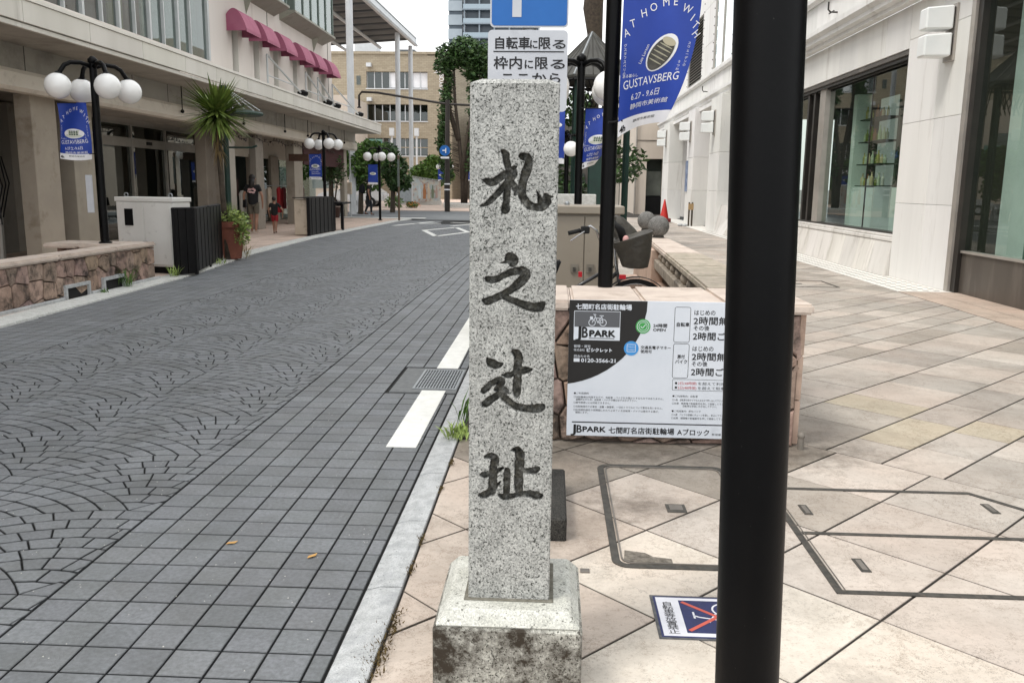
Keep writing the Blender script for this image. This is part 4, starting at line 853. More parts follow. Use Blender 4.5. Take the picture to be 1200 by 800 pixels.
# near big window right of the pier
MB().box(5.80, 6.0, 12.74, 12.855, 0, 4.43).build('steel_jamb', M_sframe, rb, bevel=.004); MB().box(5.84, 6.0, 12.6, 12.735, 0, 4.43).build('dark_jamb', M_dframe, rb)
MB().box(5.9, 6.0, 2, 12.595, .0, .575).build('bronze_base', M_bronze, rb)
MB().box(5.87, 6.0, 2, 12.595, .578, .61).build('sill_rail', M_sframe, rb)
for a_, c_ in ((11.06, 12.59), (8.4, 11.035), (2.0, 8.38)): MB().box(5.93, 5.942, a_, c_, .612, 4.43).build('window_pane', M_glass, rb)
for y_ in (11.04, 8.38): MB().box(5.925, 5.95, y_, y_+.018, .612, 4.43).build('glazing_joint', mat('joint_green', '#3c5a4c'), rb)
MB().box(6.35, 6.4, 11.75, 12.58, .5, 4.4).build('frosted_screen', M_glow, rb); MB().box(6.3, 6.6, 9.0, 10.95, .5, 2.1).build('low_cabinet', M_glow, rb); MB().box(6.8, 6.85, 8.8, 10.4, .5, 3.1).build('screen', M_inw, rb)  # frosted screen and low cabinet carry the same added glow
MB().box(6.9, 7.0, 3.0, 9.0, .5, 2.6).build('display_back', M_ing, rb); MB().box(7.2, 7.6, 11.2, 11.6, .5, 4.4).build('interior_column', M_ing, rb)
MB().box(9.4, 9.5, 2, 12.9, 0, 4.6).build('back_wall', M_in, rb); MB().box(6.0, 9.4, 2, 12.9, .5, .52).build('shop_floor', MATS['shop_floor'], rb); MB().box(6.0, 9.4, 2, 12.9, 4.42, 4.45).build('shop_ceiling', M_ing, rb)
MB().box(5.86, 9.5, 12.9, 12.95, 0, 4.4).build('party_wall', M_in, rb)
# far piers and the recess behind them
for nm, ya, yb, xb in (('C', 28.55, 30.4, 5.9), ('B', 33.75, 35.4, 6.0), ('A', 40.9, 43.0, 6.0)):
    for za, zb in zip([0, 1.35, 2.6, 4.43], [1.35, 2.6, 4.43, 4.43]):
        if zb <= za: continue
        b = MB(); b.col = g3(); b.box(5.35, xb, ya, yb, za+.005, zb-.003); b.build('pier_block', M_stone, rb, bevel=.006)
b = MB(); b.hexa([(5.30, 27.0, 0), (5.9, 27.0, 0), (5.9, 28.54, 0), (5.30, 28.54, 0)], [(5.78, 27.0, .9), (5.9, 27.0, .9), (5.9, 28.54, .9), (5.5, 28.54, .9)]); b.build('battered_base_panel', M_stone2, rb)
MB().box(6.6, 6.7, 28.5, 47, 0, 4.43).build('recess_wall', M_stone2, rb)
MB().box(5.5, 6.6, 30.4, 47, 4.3, 4.425).build('soffit', M_stone, rb)
MB().box(5.66, 5.9, 31.2, 33.5, .2, 3.9).build('recess_window', M_in, rb) if False else None
MB().box(6.5, 6.6, 35.5, 40.8, .1, 3.4).build('recess_window', M_in, rb)
# tall blue-framed sign on pier
s = MB().box(5.30, 5.345, 34.9, 35.25, 1.3, 2.5); tag(s.build('wall_plaque', mat('plaque', '#8d9bb5', '#5a6a8a', scale=6, rough=.4), loc=(5.3, 35, 1.9)), 'narrow blue grey plaque fixed on the far stone pier', 'plaque')
# wall lamps
def wall_lamp(x, y, zt, lab, s=1.0):
    t = thing('wall_lamp', lab, 'wall lamp', (x, y, zt), 'square twin box wall lamps on the stone piers')
    MB().box(x-.035, x, y-.16*s, y+.16*s, zt-.78*s, zt+.02).build('back_plate', M_sframe, t, bevel=.004)
    for k in (0, 1):
        za = zt-.34*s-k*.38*s
        MB().hexa([(x-.44*s, y-.13*s, za), (x-.06, y-.16*s, za), (x-.06, y+.16*s, za), (x-.44*s, y+.13*s, za)], [(x-.44*s, y-.13*s, za+.30*s), (x-.06, y-.16*s, za+.33*s), (x-.06, y+.16*s, za+.33*s), (x-.44*s, y+.13*s, za+.30*s)]).build('lamp_shade', mat('lamp_acrylic', '#dfe2e0', '#e8eae8', rough=.35, scale=2, dirt='#b5b4ad', dscale=4, damt=(.65, .9)), t, bevel=.02)
        MB().box(x-.05, x-.036, y-.12*s, y+.12*s, za+.02, za+.31*s).build('lamp_mount', M_dframe, t)
    return t
wall_lamp(5.8, 13.4, 4.1, 'twin box wall lamp nearest the camera between two shop windows')
wall_lamp(5.345, 29.6, 3.98, 'twin box wall lamp on the pier beside the far window', 1.0)
wall_lamp(5.345, 34.6, 3.98, 'twin box wall lamp on the middle far pier above the plaque', 1.0)
wall_lamp(5.345, 41.9, 4.1, 'twin box wall lamp on the farthest pier above the red cone', 1.0)
# far buildings on the right
M_beige = mat('beige_render', '#c8bcae', '#d3c8bb', rough=.85, scale=1, streak=True, dirt='#a3978a', dscale=1, tint=False)
fb = thing('corner_building', 'beige pink building with a dark garage opening beyond the stone piers', 'building', (6, 47, 0))
b = MB(); b.box(4.45, 5.02, 47.2, 48, 0, 9); b.box(5.02, 9, 47.2, 48, 2.95, 9); b.box(4.45, 9, 48, 56, 0, 9) if False else None; b.box(5.9, 9, 47.2, 48, 0, 2.95); b.build('wall', M_beige, fb)
MB().box(4.45, 4.6, 48, 58, 0, 9).build('side_wall', M_beige, fb)
MB().box(5.02, 5.9, 47.9, 48.0, 0, 2.95).build('garage_back', M_in, fb); MB().box(5.03, 5.89, 47.6, 47.65, 1.0, 2.3).build('roller_shutter', M_ing, fb); MB().box(5.03, 5.89, 47.5, 47.55, 0, .95).build('black_gate', M_blackm, fb)
for z_ in (3.9, 5.0): MB().box(4.44, 9, 47.17, 47.2, z_, z_+.03).build('render_joint', M_backing, fb)
MB().tube([(4.43, 47.1, 0), (4.43, 47.1, 8)], .05, 8).build('downpipe', M_sframe, fb)
cb = thing('cream_shop_building', 'cream two-storey shopfront building far along the right pavement', 'building', (5, 60, 0))
M_cream = mat('cream_render', '#d6cdbf', '#e0d8cc', rough=.8, scale=1, streak=True, dirt='#b0a698', dscale=1)
MB().box(4.3, 12, 58.6, 76, 3.75, 8).build('wall', M_cream, cb); MB().box(4.0, 12, 58.4, 76, 4.9, 5.15).build('cornice', M_cream, cb); MB().box(4.1, 12, 58.5, 76, 3.6, 3.75).build('cornice', M_cream, cb)
MB().box(4.75, 5.35, 58.6, 59.4, 0, 3.6).build('column', M_cream, cb); MB().box(4.65, 5.45, 58.5, 59.5, 0, .5).build('column_base', M_cream, cb); MB().box(4.65, 5.45, 58.5, 59.5, 3.35, 3.6).build('column_capital', M_cream, cb)
MB().box(5.6, 11, 60, 60.1, 0, 3.6).build('shopfront', M_ing, cb); MB().box(4.4, 4.7, 62, 62.5, 0, 3.6).build('column', M_cream, cb)
MB().box(4.9, 5.0, 60, 76, 0, 3.6).build('shopfront', M_dframe, cb)
for y_ in (60, 63.5, 67, 70.5): MB().box(4.25, 4.3, y_, y_+1.6, 5.6, 7.4).build('window_pane', M_glassd, cb)
dk = thing('dark_shop_row', 'dark distant shops and balconies beyond the garden pavilion', 'building', (2, 78, 0))
MB().box(-1.5, 4.2, 78, 84, 0, 7).build('wall', mat('dark_render', '#4a4743', '#5a5650', rough=.9, scale=.8), dk)
for x_ in (-1.2, .3, 1.8, 3.1): MB().box(x_, x_+1.0, 77.9, 77.98, .3, 2.6).build('shop_window', M_in, dk); MB().box(x_, x_+1.0, 77.9, 77.98, 4, 5.6).build('window_pane', M_glassd, dk)

# ================================================================ LEFT BUILDING with the long canopy
lb = thing('arcade_building', 'long left shop building with a pale canopy, upper windows and pink awnings', 'building', (-9, 18, 0))
M_canopy = mat('canopy_panel', '#d0ccc2', '#dbd7ce', rough=.55, scale=1.5, dirt='#8e897c', dscale=2, damt=(.6, .85), tint=True, streak=True); TINTED.add('canopy_panel')
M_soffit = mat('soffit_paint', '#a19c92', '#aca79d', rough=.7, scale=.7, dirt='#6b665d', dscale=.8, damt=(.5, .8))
M_beam = mat('beam_paint', '#d3cbbd', '#dcd5c8', rough=.6, scale=1, dirt='#9c9384', dscale=1.2)
M_wallw = mat('white_render', '#d6cec6', '#e0d9d2', rough=.85, scale=.8, streak=True, dirt='#aaa096', dscale=1.0, damt=(.55, .85), bump=.15, bscale=40)
M_olive = mat('olive_panel', '#5f5a4f', '#6b665a', rough=.7, scale=1)
M_col = mat('column_beige', '#98928a', '#a6a097', rough=.7, scale=1.2, dirt='#7d7466', dscale=2, tint=True); TINTED.add('column_beige')
ys_ = [-1.0, 1.2, 3.4, 5.6, 7.9, 10.2, 12.47, 14.27, 16.1, 17.95, 19.6, 21.6, 23.5, 25.4, 27.3, 29.3, 31.3, 33.5, 35.8, 38.3]
for ya, yb in zip(ys_, ys_[1:]):
    b = MB(); b.col = g3(); b.prof_y([(-7.6, 3.66), (-7.6, 3.97), (-7.66, 3.97), (-7.66, 3.66)], ya+.006, yb-.006); b.build('fascia_panel', M_canopy, lb, bevel=.004)
    b = MB(); b.col = (.95, .95, .94); b.box(-7.69, -7.63, ya+.003, yb-.003, 3.58, 3.645); b.build('fascia_trim', M_canopy, lb)
b = MB(); b.col = (1.12, 1.12, 1.12); b.prof_y([(-7.58, 3.975), (-7.58, 4.03), (-8.1, 4.14), (-8.1, 4.05), (-7.66, 3.975)][::-1], -1, 38.31); b.build('canopy_capping', M_canopy, lb)
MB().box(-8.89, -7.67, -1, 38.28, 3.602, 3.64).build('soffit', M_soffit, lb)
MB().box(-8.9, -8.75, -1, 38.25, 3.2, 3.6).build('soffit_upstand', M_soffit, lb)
for y_ in ys_[3:-1]: MB().box(-8.752, -8.747, y_, y_+.02, 3.21, 3.6).build('upstand_joint', M_dframe, lb)
b = MB().prof_y([(-9.1, 2.88), (-8.72, 2.86), (-8.66, 2.92), (-8.66, 3.14), (-8.7, 3.199), (-9.1, 3.199)], -1, 38.2); b.build('canopy_beam', M_beam, lb)
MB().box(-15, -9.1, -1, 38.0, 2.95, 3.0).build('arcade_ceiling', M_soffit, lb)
MB().box(-14, -7.7, 31.7, 38.25, 3.66, 3.96).build('canopy_roof', M_canopy, lb)
MB().box(-7.665, -13, 38.26, 38.3, 3.6, 3.97).build('canopy_end', M_canopy, lb)
# soffit rods with small spots
for i, (y_, z_) in enumerate(((13.2, 3.15), (20.0, 3.07), (24.0, 3.08), (27.7, 3.09), (30.3, 3.1), (33.2, 3.12), (35.6, 3.12))):
    MB().tube([(-8.6, y_, 3.6), (-8.6, y_, z_)], .012, 6).sphere((-8.6, y_, z_-.03), .045, 10, 6).build('hanging_spot', M_blackm, lb)
# upper wall
WX = -8.05
b = MB(); b.box(WX-.3, WX, 20.4, 31.65, 7.9, 14); b.box(WX-.3, WX, 20.4, 31.65, 5.42, 7.9) if False else None
wins = [21.86, 23.42, 25.07, 26.93, 28.5, 30.2]
ycut = [20.4]+[v for w in wins for v in (w, w+.42)]+[31.65]
b.box(WX-.3, WX, 20.4, 31.65, 5.3, 7.9); b.box(WX-.3, WX, 20.4, 31.65, 3.9, 4.10)
for i in range(0, len(ycut), 2): b.box(WX-.3, WX, ycut[i], ycut[i+1], 4.1, 5.3)
b.build('upper_wall', M_wallw, lb)
MB().box(-16, WX-.3, 31.45, 31.65, 3.9, 14).build('end_wall', M_wallw, lb)
for y_, z0_, z1_ in ((24.6, 5.32, 14), (31.1, 3.9, 14)): MB().box(WX, WX+.012, y_, y_+.02, z0_, z1_).build('expansion_joint', M_backing, lb)
M_grn = mat('green_grey_frame', '#5d6a62', '#6d7a72', rough=.5, scale=2)
for w in wins:
    f_ = MB().box(WX-.24, WX-.22, w, w+.42, 4.1, 5.3).build('window_pane', M_glassd, lb)
    b = MB(); b.box(WX-.22, WX-.16, w, w+.05, 4.1, 5.3); b.box(WX-.22, WX-.16, w+.19, w+.22, 4.1, 5.3); b.box(WX-.22, WX-.16, w+.37, w+.42, 4.1, 5.3); b.box(WX-.22, WX-.16, w+.05, w+.37, 4.95, 4.99); b.build('window_frame', M_grn, lb)
    MB().box(WX-.8, WX-.75, w-.1, w+.5, 4.0, 5.4).build('curtain', M_ing, lb)
M_awn = mat('pink_canvas', '#a8637a', '#b36f85', rough=.85, scale=3, dirt='#a0687a', dscale=3, damt=(.6, .9), bump=.1, bscale=60)
M_awnd = mat('pink_canvas_end', '#96516a', '#9f5d74', rough=.85, scale=3)
for w in wins:
    ya, yb = w-.33, w+.74; n = 12; pts = [(WX+.5*q, 5.14+.46*math.sin(PI*(.2+.8*q))**.8+.02*(1-q)) for q in np.linspace(0, 1, n+1)]
    b = MB(); th = .008
    for (xa, za), (xb, zb) in zip(pts, pts[1:]): b.add([(xa, ya, za), (xb, ya, zb), (xb, yb, zb), (xa, yb, za), (xa, ya+.004, za-th), (xb, ya+.004, zb-th), (xb, yb, zb-th), (xa, yb, za-th)], [(0, 1, 2, 3), (7, 6, 5, 4)])
    b.box(WX+.494, WX+.5, ya, yb, 5.07, 5.15); aw = b.build('awning', M_awn, lb, smooth=False)
    for yv, q in ((ya, .006), (yb, -.006)):
        b = MB(); b.prof_y([(WX+.002, 5.09)]+[(x, z) for x, z in pts][::1]+[(WX+.5, 5.09)], min(yv, yv+q), max(yv, yv+q)); b.build('awning_end', M_awnd, aw)
# bay windows
for ya, yb in ((18.4, 25.1), (25.9, 30.3)):
    b = MB(); z_ = 6.32; xo = WX+.42
    b.add([(WX, ya-.15, z_-.22), (WX, yb+.15, z_-.22), (xo+.05, yb+.15, z_), (xo+.05, ya-.15, z_), (WX, ya-.15, z_+.06), (WX, yb+.15, z_+.06), (xo+.05, yb+.15, z_+.06), (xo+.05, ya-.15, z_+.06)], [(0, 1, 2, 3), (7, 6, 5, 4), (3, 2, 6, 7), (0, 3, 7, 4), (2, 1, 5, 6)])
    bay = b.build('bay_base', mat('bay_metal', '#8b8a7c', '#98978a', rough=.6, scale=2, dirt='#6f6e62', dscale=2), lb)
    yn = (ya+yb)/2+1.2
    MB().add([(WX+.005, yn-.16, 6.12), (WX+.005, yn+.16, 6.12), (WX+.2, yn, 6.2), (WX+.005, yn, 5.72)], [(0, 2, 3), (2, 1, 3), (0, 3, 1), (0, 1, 2)]).build('drip_corbel', MATS['bay_metal'], bay)
    n_ = round((yb-ya)/.9)
    MB().box(WX, xo-.04, ya, yb, z_+.061, 9.2).build('bay_interior', M_ing, bay) if False else None
    MB().box(xo-.03, xo-.02, ya, yb, z_+.061, 9.2).build('window_pane', M_glassd, bay)
    MB().box(WX+.1, WX+.12, ya, yb, z_+.061, 9.2).build('curtain', mat('curtain', '#9fb0ad', '#c3cfcb', scale=12, rough=.9), bay)
    for i in range(n_+1):
        y_ = ya+(yb-ya)*i/n_; MB().box(xo-.05, xo+.01, y_-.03, y_+.03, z_+.061, 9.2).build('window_frame', M_grn, bay)
    MB().box(WX, xo-.05, ya, ya+.04, z_+.061, 9.2).build('bay_cheek', M_grn, bay); MB().box(WX, xo-.05, yb-.04, yb, z_+.061, 9.2).build('bay_cheek', M_grn, bay)
# strip windows
SX = -8.0
muls = [14.26, 14.84, 15.47, 16.1, 16.7, 17.33, 17.94, 18.64, 19.26, 20.26]
muls = [14.26-.62*i for i in range(20, 0, -1)]+muls
MB().box(SX-.3, SX+.03, -1, 20.38, 4.08, 4.19).build('window_sill', M_wallw, lb)
MB().box(SX-.3, SX, -1, 20.38, 7.2, 14).build('upper_wall', M_wallw, lb)
for i, y_ in enumerate(muls):
    w_ = .07 if i % 2 else .035; MB().box(SX-.09, SX+.01, y_-w_/2, y_+w_/2, 4.19, 7.2).build('mullion', mat('aluminium', '#b9bcbc', '#c6c8c8', rough=.4, scale=3, metal=.3), lb)
for ya, yb in zip(muls, muls[1:]): MB().box(SX-.06, SX-.05, ya+.02, yb-.02, 4.19, 7.2).build('window_pane', M_glassd, lb)
MB().box(SX-.3, SX-.02, 20.3, 20.4, 4.1, 9).build('frame_post', MATS['aluminium'], lb)
M_redrefl = mat('red_brown_reflection', '#86483a', '#955546', rough=.8, scale=.8)
MB().box(SX-.42, SX-.36, -1, 18.2, 4.0, 7.3).build('reflection_sheet', M_redrefl, lb); MB().box(SX-.34, SX-.3, 17.6, 20.3, 4, 7.3).build('curtain', MATS['curtain'], lb)  # red-brown sheet behind the panes stands in for a reflection in the glass
MB().box(SX-.3, SX-.26, 16.2, 16.75, 4, 7.3).build('yellow_blind', mat('blind', '#b09a55', rough=.8), lb); MB().box(SX-2.3, SX-.1, -1, 20.4, 7.2, 7.25).build('room_ceiling', M_ing, lb)
MB().box(SX-2.2, SX-.3, -1, 20.4, 3.98, 4.0).build('room_floor', M_ing, lb)
for y_, z_ in ((13.6, 4.9), (15.1, 4.75), (16.3, 5.6)): MB().box(SX-.359, SX-.33, y_, y_+.7, z_, z_+.5).build('picture_frame', M_sframe, lb)
# brackets with floodlights on the canopy
for i, (y_, yl) in enumerate(((23.9, 27.0), (27.6, 30.0), (29.0, 31.2), (30.9, 34.9))):
    t = thing('floodlight_bracket', ('white tube bracket with floodlight on the canopy, nearest of four', 'second tube bracket with floodlight on the canopy from the left', 'third tube bracket with floodlight on the canopy from the left', 'farthest tube bracket with floodlight at the canopy end')[i], 'bracket', (-7.85, y_, 4.06))
    MB().tube([(-7.85, y_, 4.06), (-7.85, y_, 4.87)], .028, 8).build('post', MATS['aluminium'], t)
    MB().tube([(-7.85, y_, 4.87), (-7.82, yl, 4.16)], .028, 8).build('diagonal_tube', MATS['aluminium'], t); MB().tube([(-7.85, y_, 4.33), (-7.84, y_+(yl-y_)*.72, 4.33)], .02, 8).build('rail', MATS['aluminium'], t)
    MB().lathe([(.03, 0), (.15, .05), (.17, .14), (.16, .16), (.02, .22)], (-7.8, yl+.05, 4.06), 16).build('floodlight', M_blackm, t, autos=.6)
# --- ground floor under the canopy
FX = -10.6
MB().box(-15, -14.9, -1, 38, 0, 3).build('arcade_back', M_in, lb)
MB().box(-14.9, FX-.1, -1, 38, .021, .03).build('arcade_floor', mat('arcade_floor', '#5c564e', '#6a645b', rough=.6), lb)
def colm(xa, xb, ya, yb, z1=2.9, c=(1, 1, 1), nm='column'):
    b = MB(); b.col = c; b.box(xa, xb, ya, yb, .02, z1); return b.build(nm, M_col, lb, bevel=.01)
MB().box(-10.63, -10.57, 17.2, 26, 2.861, 2.95).build('shop_header', M_col, lb)
colm(-11.2, -10.6, 14.2, 16.6, 2.9, (.55, .55, .52), 'wall_panel'); colm(-10.9, -10.62, 16.62, 17.1, 2.9, (.85, .85, .8), 'wall_panel')
colm(-9.3, -9.0, 14.75, 15.5, c=(1.05, 1.0, .92)); colm(-9.9, -9.55, 16.4, 16.7, c=(.62, .58, .5)); colm(-10.0, -9.7, 17.2, 17.5, c=(.75, .72, .66)); colm(-9.45, -9.15, 16.25, 17.0, c=(.98, .96, .88))
MB().box(-9.6, -9.5, 15.5, 16.2, .02, 2.9).build('dark_panel', mat('maroon', '#3a1c18', rough=.6), lb)
for x_, y_, r_, c_ in ((-9.9, 15.0, .05, '#8d8a83'), (-9.8, 14.8, .04, '#b9b6af'), (-9.75, 14.55, .06, '#77746c')):
    MB().tube([(x_, y_, .02), (x_+.02, y_, 1.2), (x_-.01, y_-.03, 2.9)], r_, 8).build('pipe', mat('pipe_'+c_[1:], c_, rough=.5), lb)
MB().box(-9.95, -9.75, 14.5, 14.8, 1.2, 1.9).build('meter_box', M_blackm, lb)
for i in range(5): MB().tube([(-9.7, 14.4+.1*i, rnd(.4, 1)), (-9.6, 14.5+.1*i, rnd(.6, 1.5)), (-9.72, 14.6+.08*i, rnd(1.6, 2.3))], .012, 5).build('cable', M_blackm, lb)
# glazed entrance
MB().box(FX-.02, FX, 19.95, 25.9, .05, 2.84).build('shop_glazing', M_glassd, lb)
for y_, w_ in ((19.9, .08), (21.38, .08), (23.3, .08), (25.85, .1)): MB().box(FX+.002, FX+.06, y_, y_+w_, .03, 2.86).build('door_frame', mat('steel_frame', '#85827a', '#94918a', rough=.4, scale=3, metal=.3), lb)
for z_, h_ in ((2.80, .06), (2.28, .22)): MB().box(FX+.003, FX+.055, 19.98, 25.84, z_, z_+h_).build('transom', MATS['steel_frame'], lb)
MB().box(FX+.056, FX+.07, 22.2, 22.5, 2.36, 2.44).build('door_sensor', M_blackm, lb)
MB().box(FX-1.6, FX-1.5, 20.2, 21.2, .03, 2.2).build('inner_screen', mat('warm_screen', '#6e5136', '#4a3a2a', scale=2), lb); MB().box(FX-2.5, FX-2.4, 22.0, 23.0, .03, 2.1).build('inner_door', mat('inner_door', '#4d2a20'), lb)
colm(-9.9, -9.6, 23.7, 24.3, c=(.95, .9, .84)); colm(FX, -10.3, 26.0, 26.6, c=(.9, .86, .8)); colm(-9.2, -9.0, 23.75, 24.3, c=(1.25, 1.25, 1.22)); colm(-9.2, -9.0, 26.0, 26.7, c=(.75, .72, .68)); colm(-9.3, -9.0, 29.9, 30.9, c=(.95, .92, .86)); colm(-9.2, -9.0, 37.1, 37.6, c=(1.05, 1.02, .95))
# boutique front
BX = -10.4
MB().box(BX-.2, BX-.1, 26.7, 38, 2.3, 2.95).build('shop_header', M_beam, lb)
b = MB()
for ya, yb in ((26.9, 28.0), (29.6, 30.6), (31.7, 32.6), (34.9, 35.6)):
    c_ = MB(); c_.col = (1.05, 1.0, .93); c_.box(BX-.2, BX-.02, ya, yb, .02, 2.4); c_.build('shop_pier', M_col, lb)
MB().box(BX-1.8, BX-1.7, 26.7, 38, .02, 2.9).build('boutique_back', M_in, lb)
for ya, yb in ((30.6, 31.7), (32.6, 34.9), (35.6, 38)): MB().box(BX-.12, BX-.11, ya, yb, .05, 2.3).build('shop_glazing', M_glassd, lb)
MB().box(-9.02, -8.98, 31.0, 37.0, 2.1, 2.85).build('dark_awning', mat('maroon_cloth', '#3a1416', '#471a1c', rough=.8), lb)
MB().box(BX-.05, BX, 28.0, 28.25, 1.0, 1.55).build('notice_case', MATS['maroon'], lb)
sb = MB().box(-9.1, -8.4, 29.6, 29.66, 2.18, 2.42); tag(sb.build('shop_sign', mat('brown_sign', '#4a342a', '#5a4032'), loc=(-8.8, 29.6, 2.2)), 'narrow brown sign hanging under the canopy by the boutique post', 'sign')
# iron vine garland along the beam
vn = MB(); y_ = 22.6
while y_ < 35:
    z_ = 2.72+.05*math.sin(y_*3); vn.tube([(-8.9, y_, z_), (-8.9, y_+.3, 2.72+.05*math.sin((y_+.3)*3))], .012, 4)
    for k_ in range(3):
        a = rnd(0, 6.28); p = Vector((-8.9, y_+.1*k_, z_)); q = p+Vector((rnd(-.03, .05), math.cos(a)*.12, math.sin(a)*.12)); s_ = Vector((0, -math.sin(a), math.cos(a)))*.035
        m_ = (p+q)/2; vn.add([tuple(p), tuple(m_+s_), tuple(q), tuple(m_-s_)], [(0, 1, 2, 3), (3, 2, 1, 0)])
    y_ += .3
tag(vn.build('iron_vine', mat('iron_vine', '#2b2320', '#3b2e28', rough=.6), loc=(-8.9, 28, 2.7)), 'dark wrought leaf garland running under the canopy beam', 'garland')
# ================================================================ STREET OBJECTS
M_bannerb = mat('banner_blue', '#1c3c98', '#2244a6', rough=.55, scale=3)
M_bannerw = mat('banner_white', '#e4e4e6', '#eeeef0', rough=.55, scale=3)
TINTED.update({'leaf_green', 'leaf_dark', 'leaf_pale'})
M_leaf = mat('leaf_green', '#3d5c26', '#557634', rough=.6, scale=6, tint=True)
M_leafd = mat('leaf_dark', '#2a4420', '#3b572b', rough=.6, scale=6, tint=True)
M_leafp = mat('leaf_pale', '#7c9150', '#93a566', rough=.55, scale=6, tint=True)
M_bark = mat('bark', '#3a322a', '#51473c', rough=.95, scale=12, bump=.8, bscale=30)
def leaves(mb, c, r, n, s, zs=1.0, shell=.35, cols=None, flat=0):
    for _ in range(n):
        while True:
            d = Vector((rnd(-1, 1), rnd(-1, 1), rnd(-1, 1)))
            if .05 < d.length <= 1: break
        q = d.normalized()*(shell+(1-shell)*random.random()**.6); p = Vector(c)+Vector((q.x*r, q.y*r, q.z*r*zs))
        a = Vector((rnd(-1, 1), rnd(-1, 1), rnd(-.6, .6))).normalized(); b = a.cross(Vector((rnd(-1, 1), rnd(-1, 1), rnd(-1, 1)))).normalized()
        k = s*rnd(.6, 1.3); g = rnd(.6, 1.45); mb.col = (g*rnd(.9, 1.15), g, g*rnd(.7, 1.0))
        mb.add([tuple(p-a*k), tuple(p+b*k*.45), tuple(p+a*k), tuple(p-b*k*.45)], [(0, 1, 2, 3)])
    mb.col = (1, 1, 1); return mb
# ---- lamp posts
def lamp(loc, top, lab, s=1.0, rot=.42, r=.05, globe=.17, n=4, group='four globe street lamps', collar=True):
    t = thing('street_lamp', lab, 'street lamp', loc, group); x, y, z = loc; h = top-z
    MB().tube([(x, y, z), (x, y, z+h)], r, 20).build('post', M_black, t, autos=.6)
    if collar: MB().lathe([(r*1.8, 0), (r*1.8, .015), (r*1.15, .03), (r*1.1, .05)], (x, y, z), 20).build('base_collar', M_black, t, autos=.6)
    MB().lathe([(r*.8, 0), (r*1.25, .02), (r*1.3, .06), (r*.5, .10), (.001, .105)], (x, y, z+h), 16).build('finial', M_black, t, smooth=True)
    rot += math.atan2(-x, y)
    for k in range(n):
        a = rot+k*2*PI/n; c, sn = math.cos(a), math.sin(a); f = lambda rr, zz: (x+c*rr, y+sn*rr, z+h+zz)
        arm = MB().tube([f(0, -.05), f(.16*s, .0), f(.29*s, -.01), f(.37*s, -.05), f(.43*s, -.14), f(.45*s, -.17)], .026*s+.004, 10).build('arm', M_black, t, smooth=True)
        MB().lathe([(.025, .10), (.06, .07), (.11, .01), (.115, 0)], (x+c*.46*s, y+sn*.46*s, z+h-.24), 20).build('globe_cap', M_black, arm, smooth=True)
        MB().sphere((x+c*.47*s, y+sn*.47*s, z+h-.33), globe, 28, 16).build('globe', M_globe, arm, smooth=True)
    return t
cloth = lambda x: x
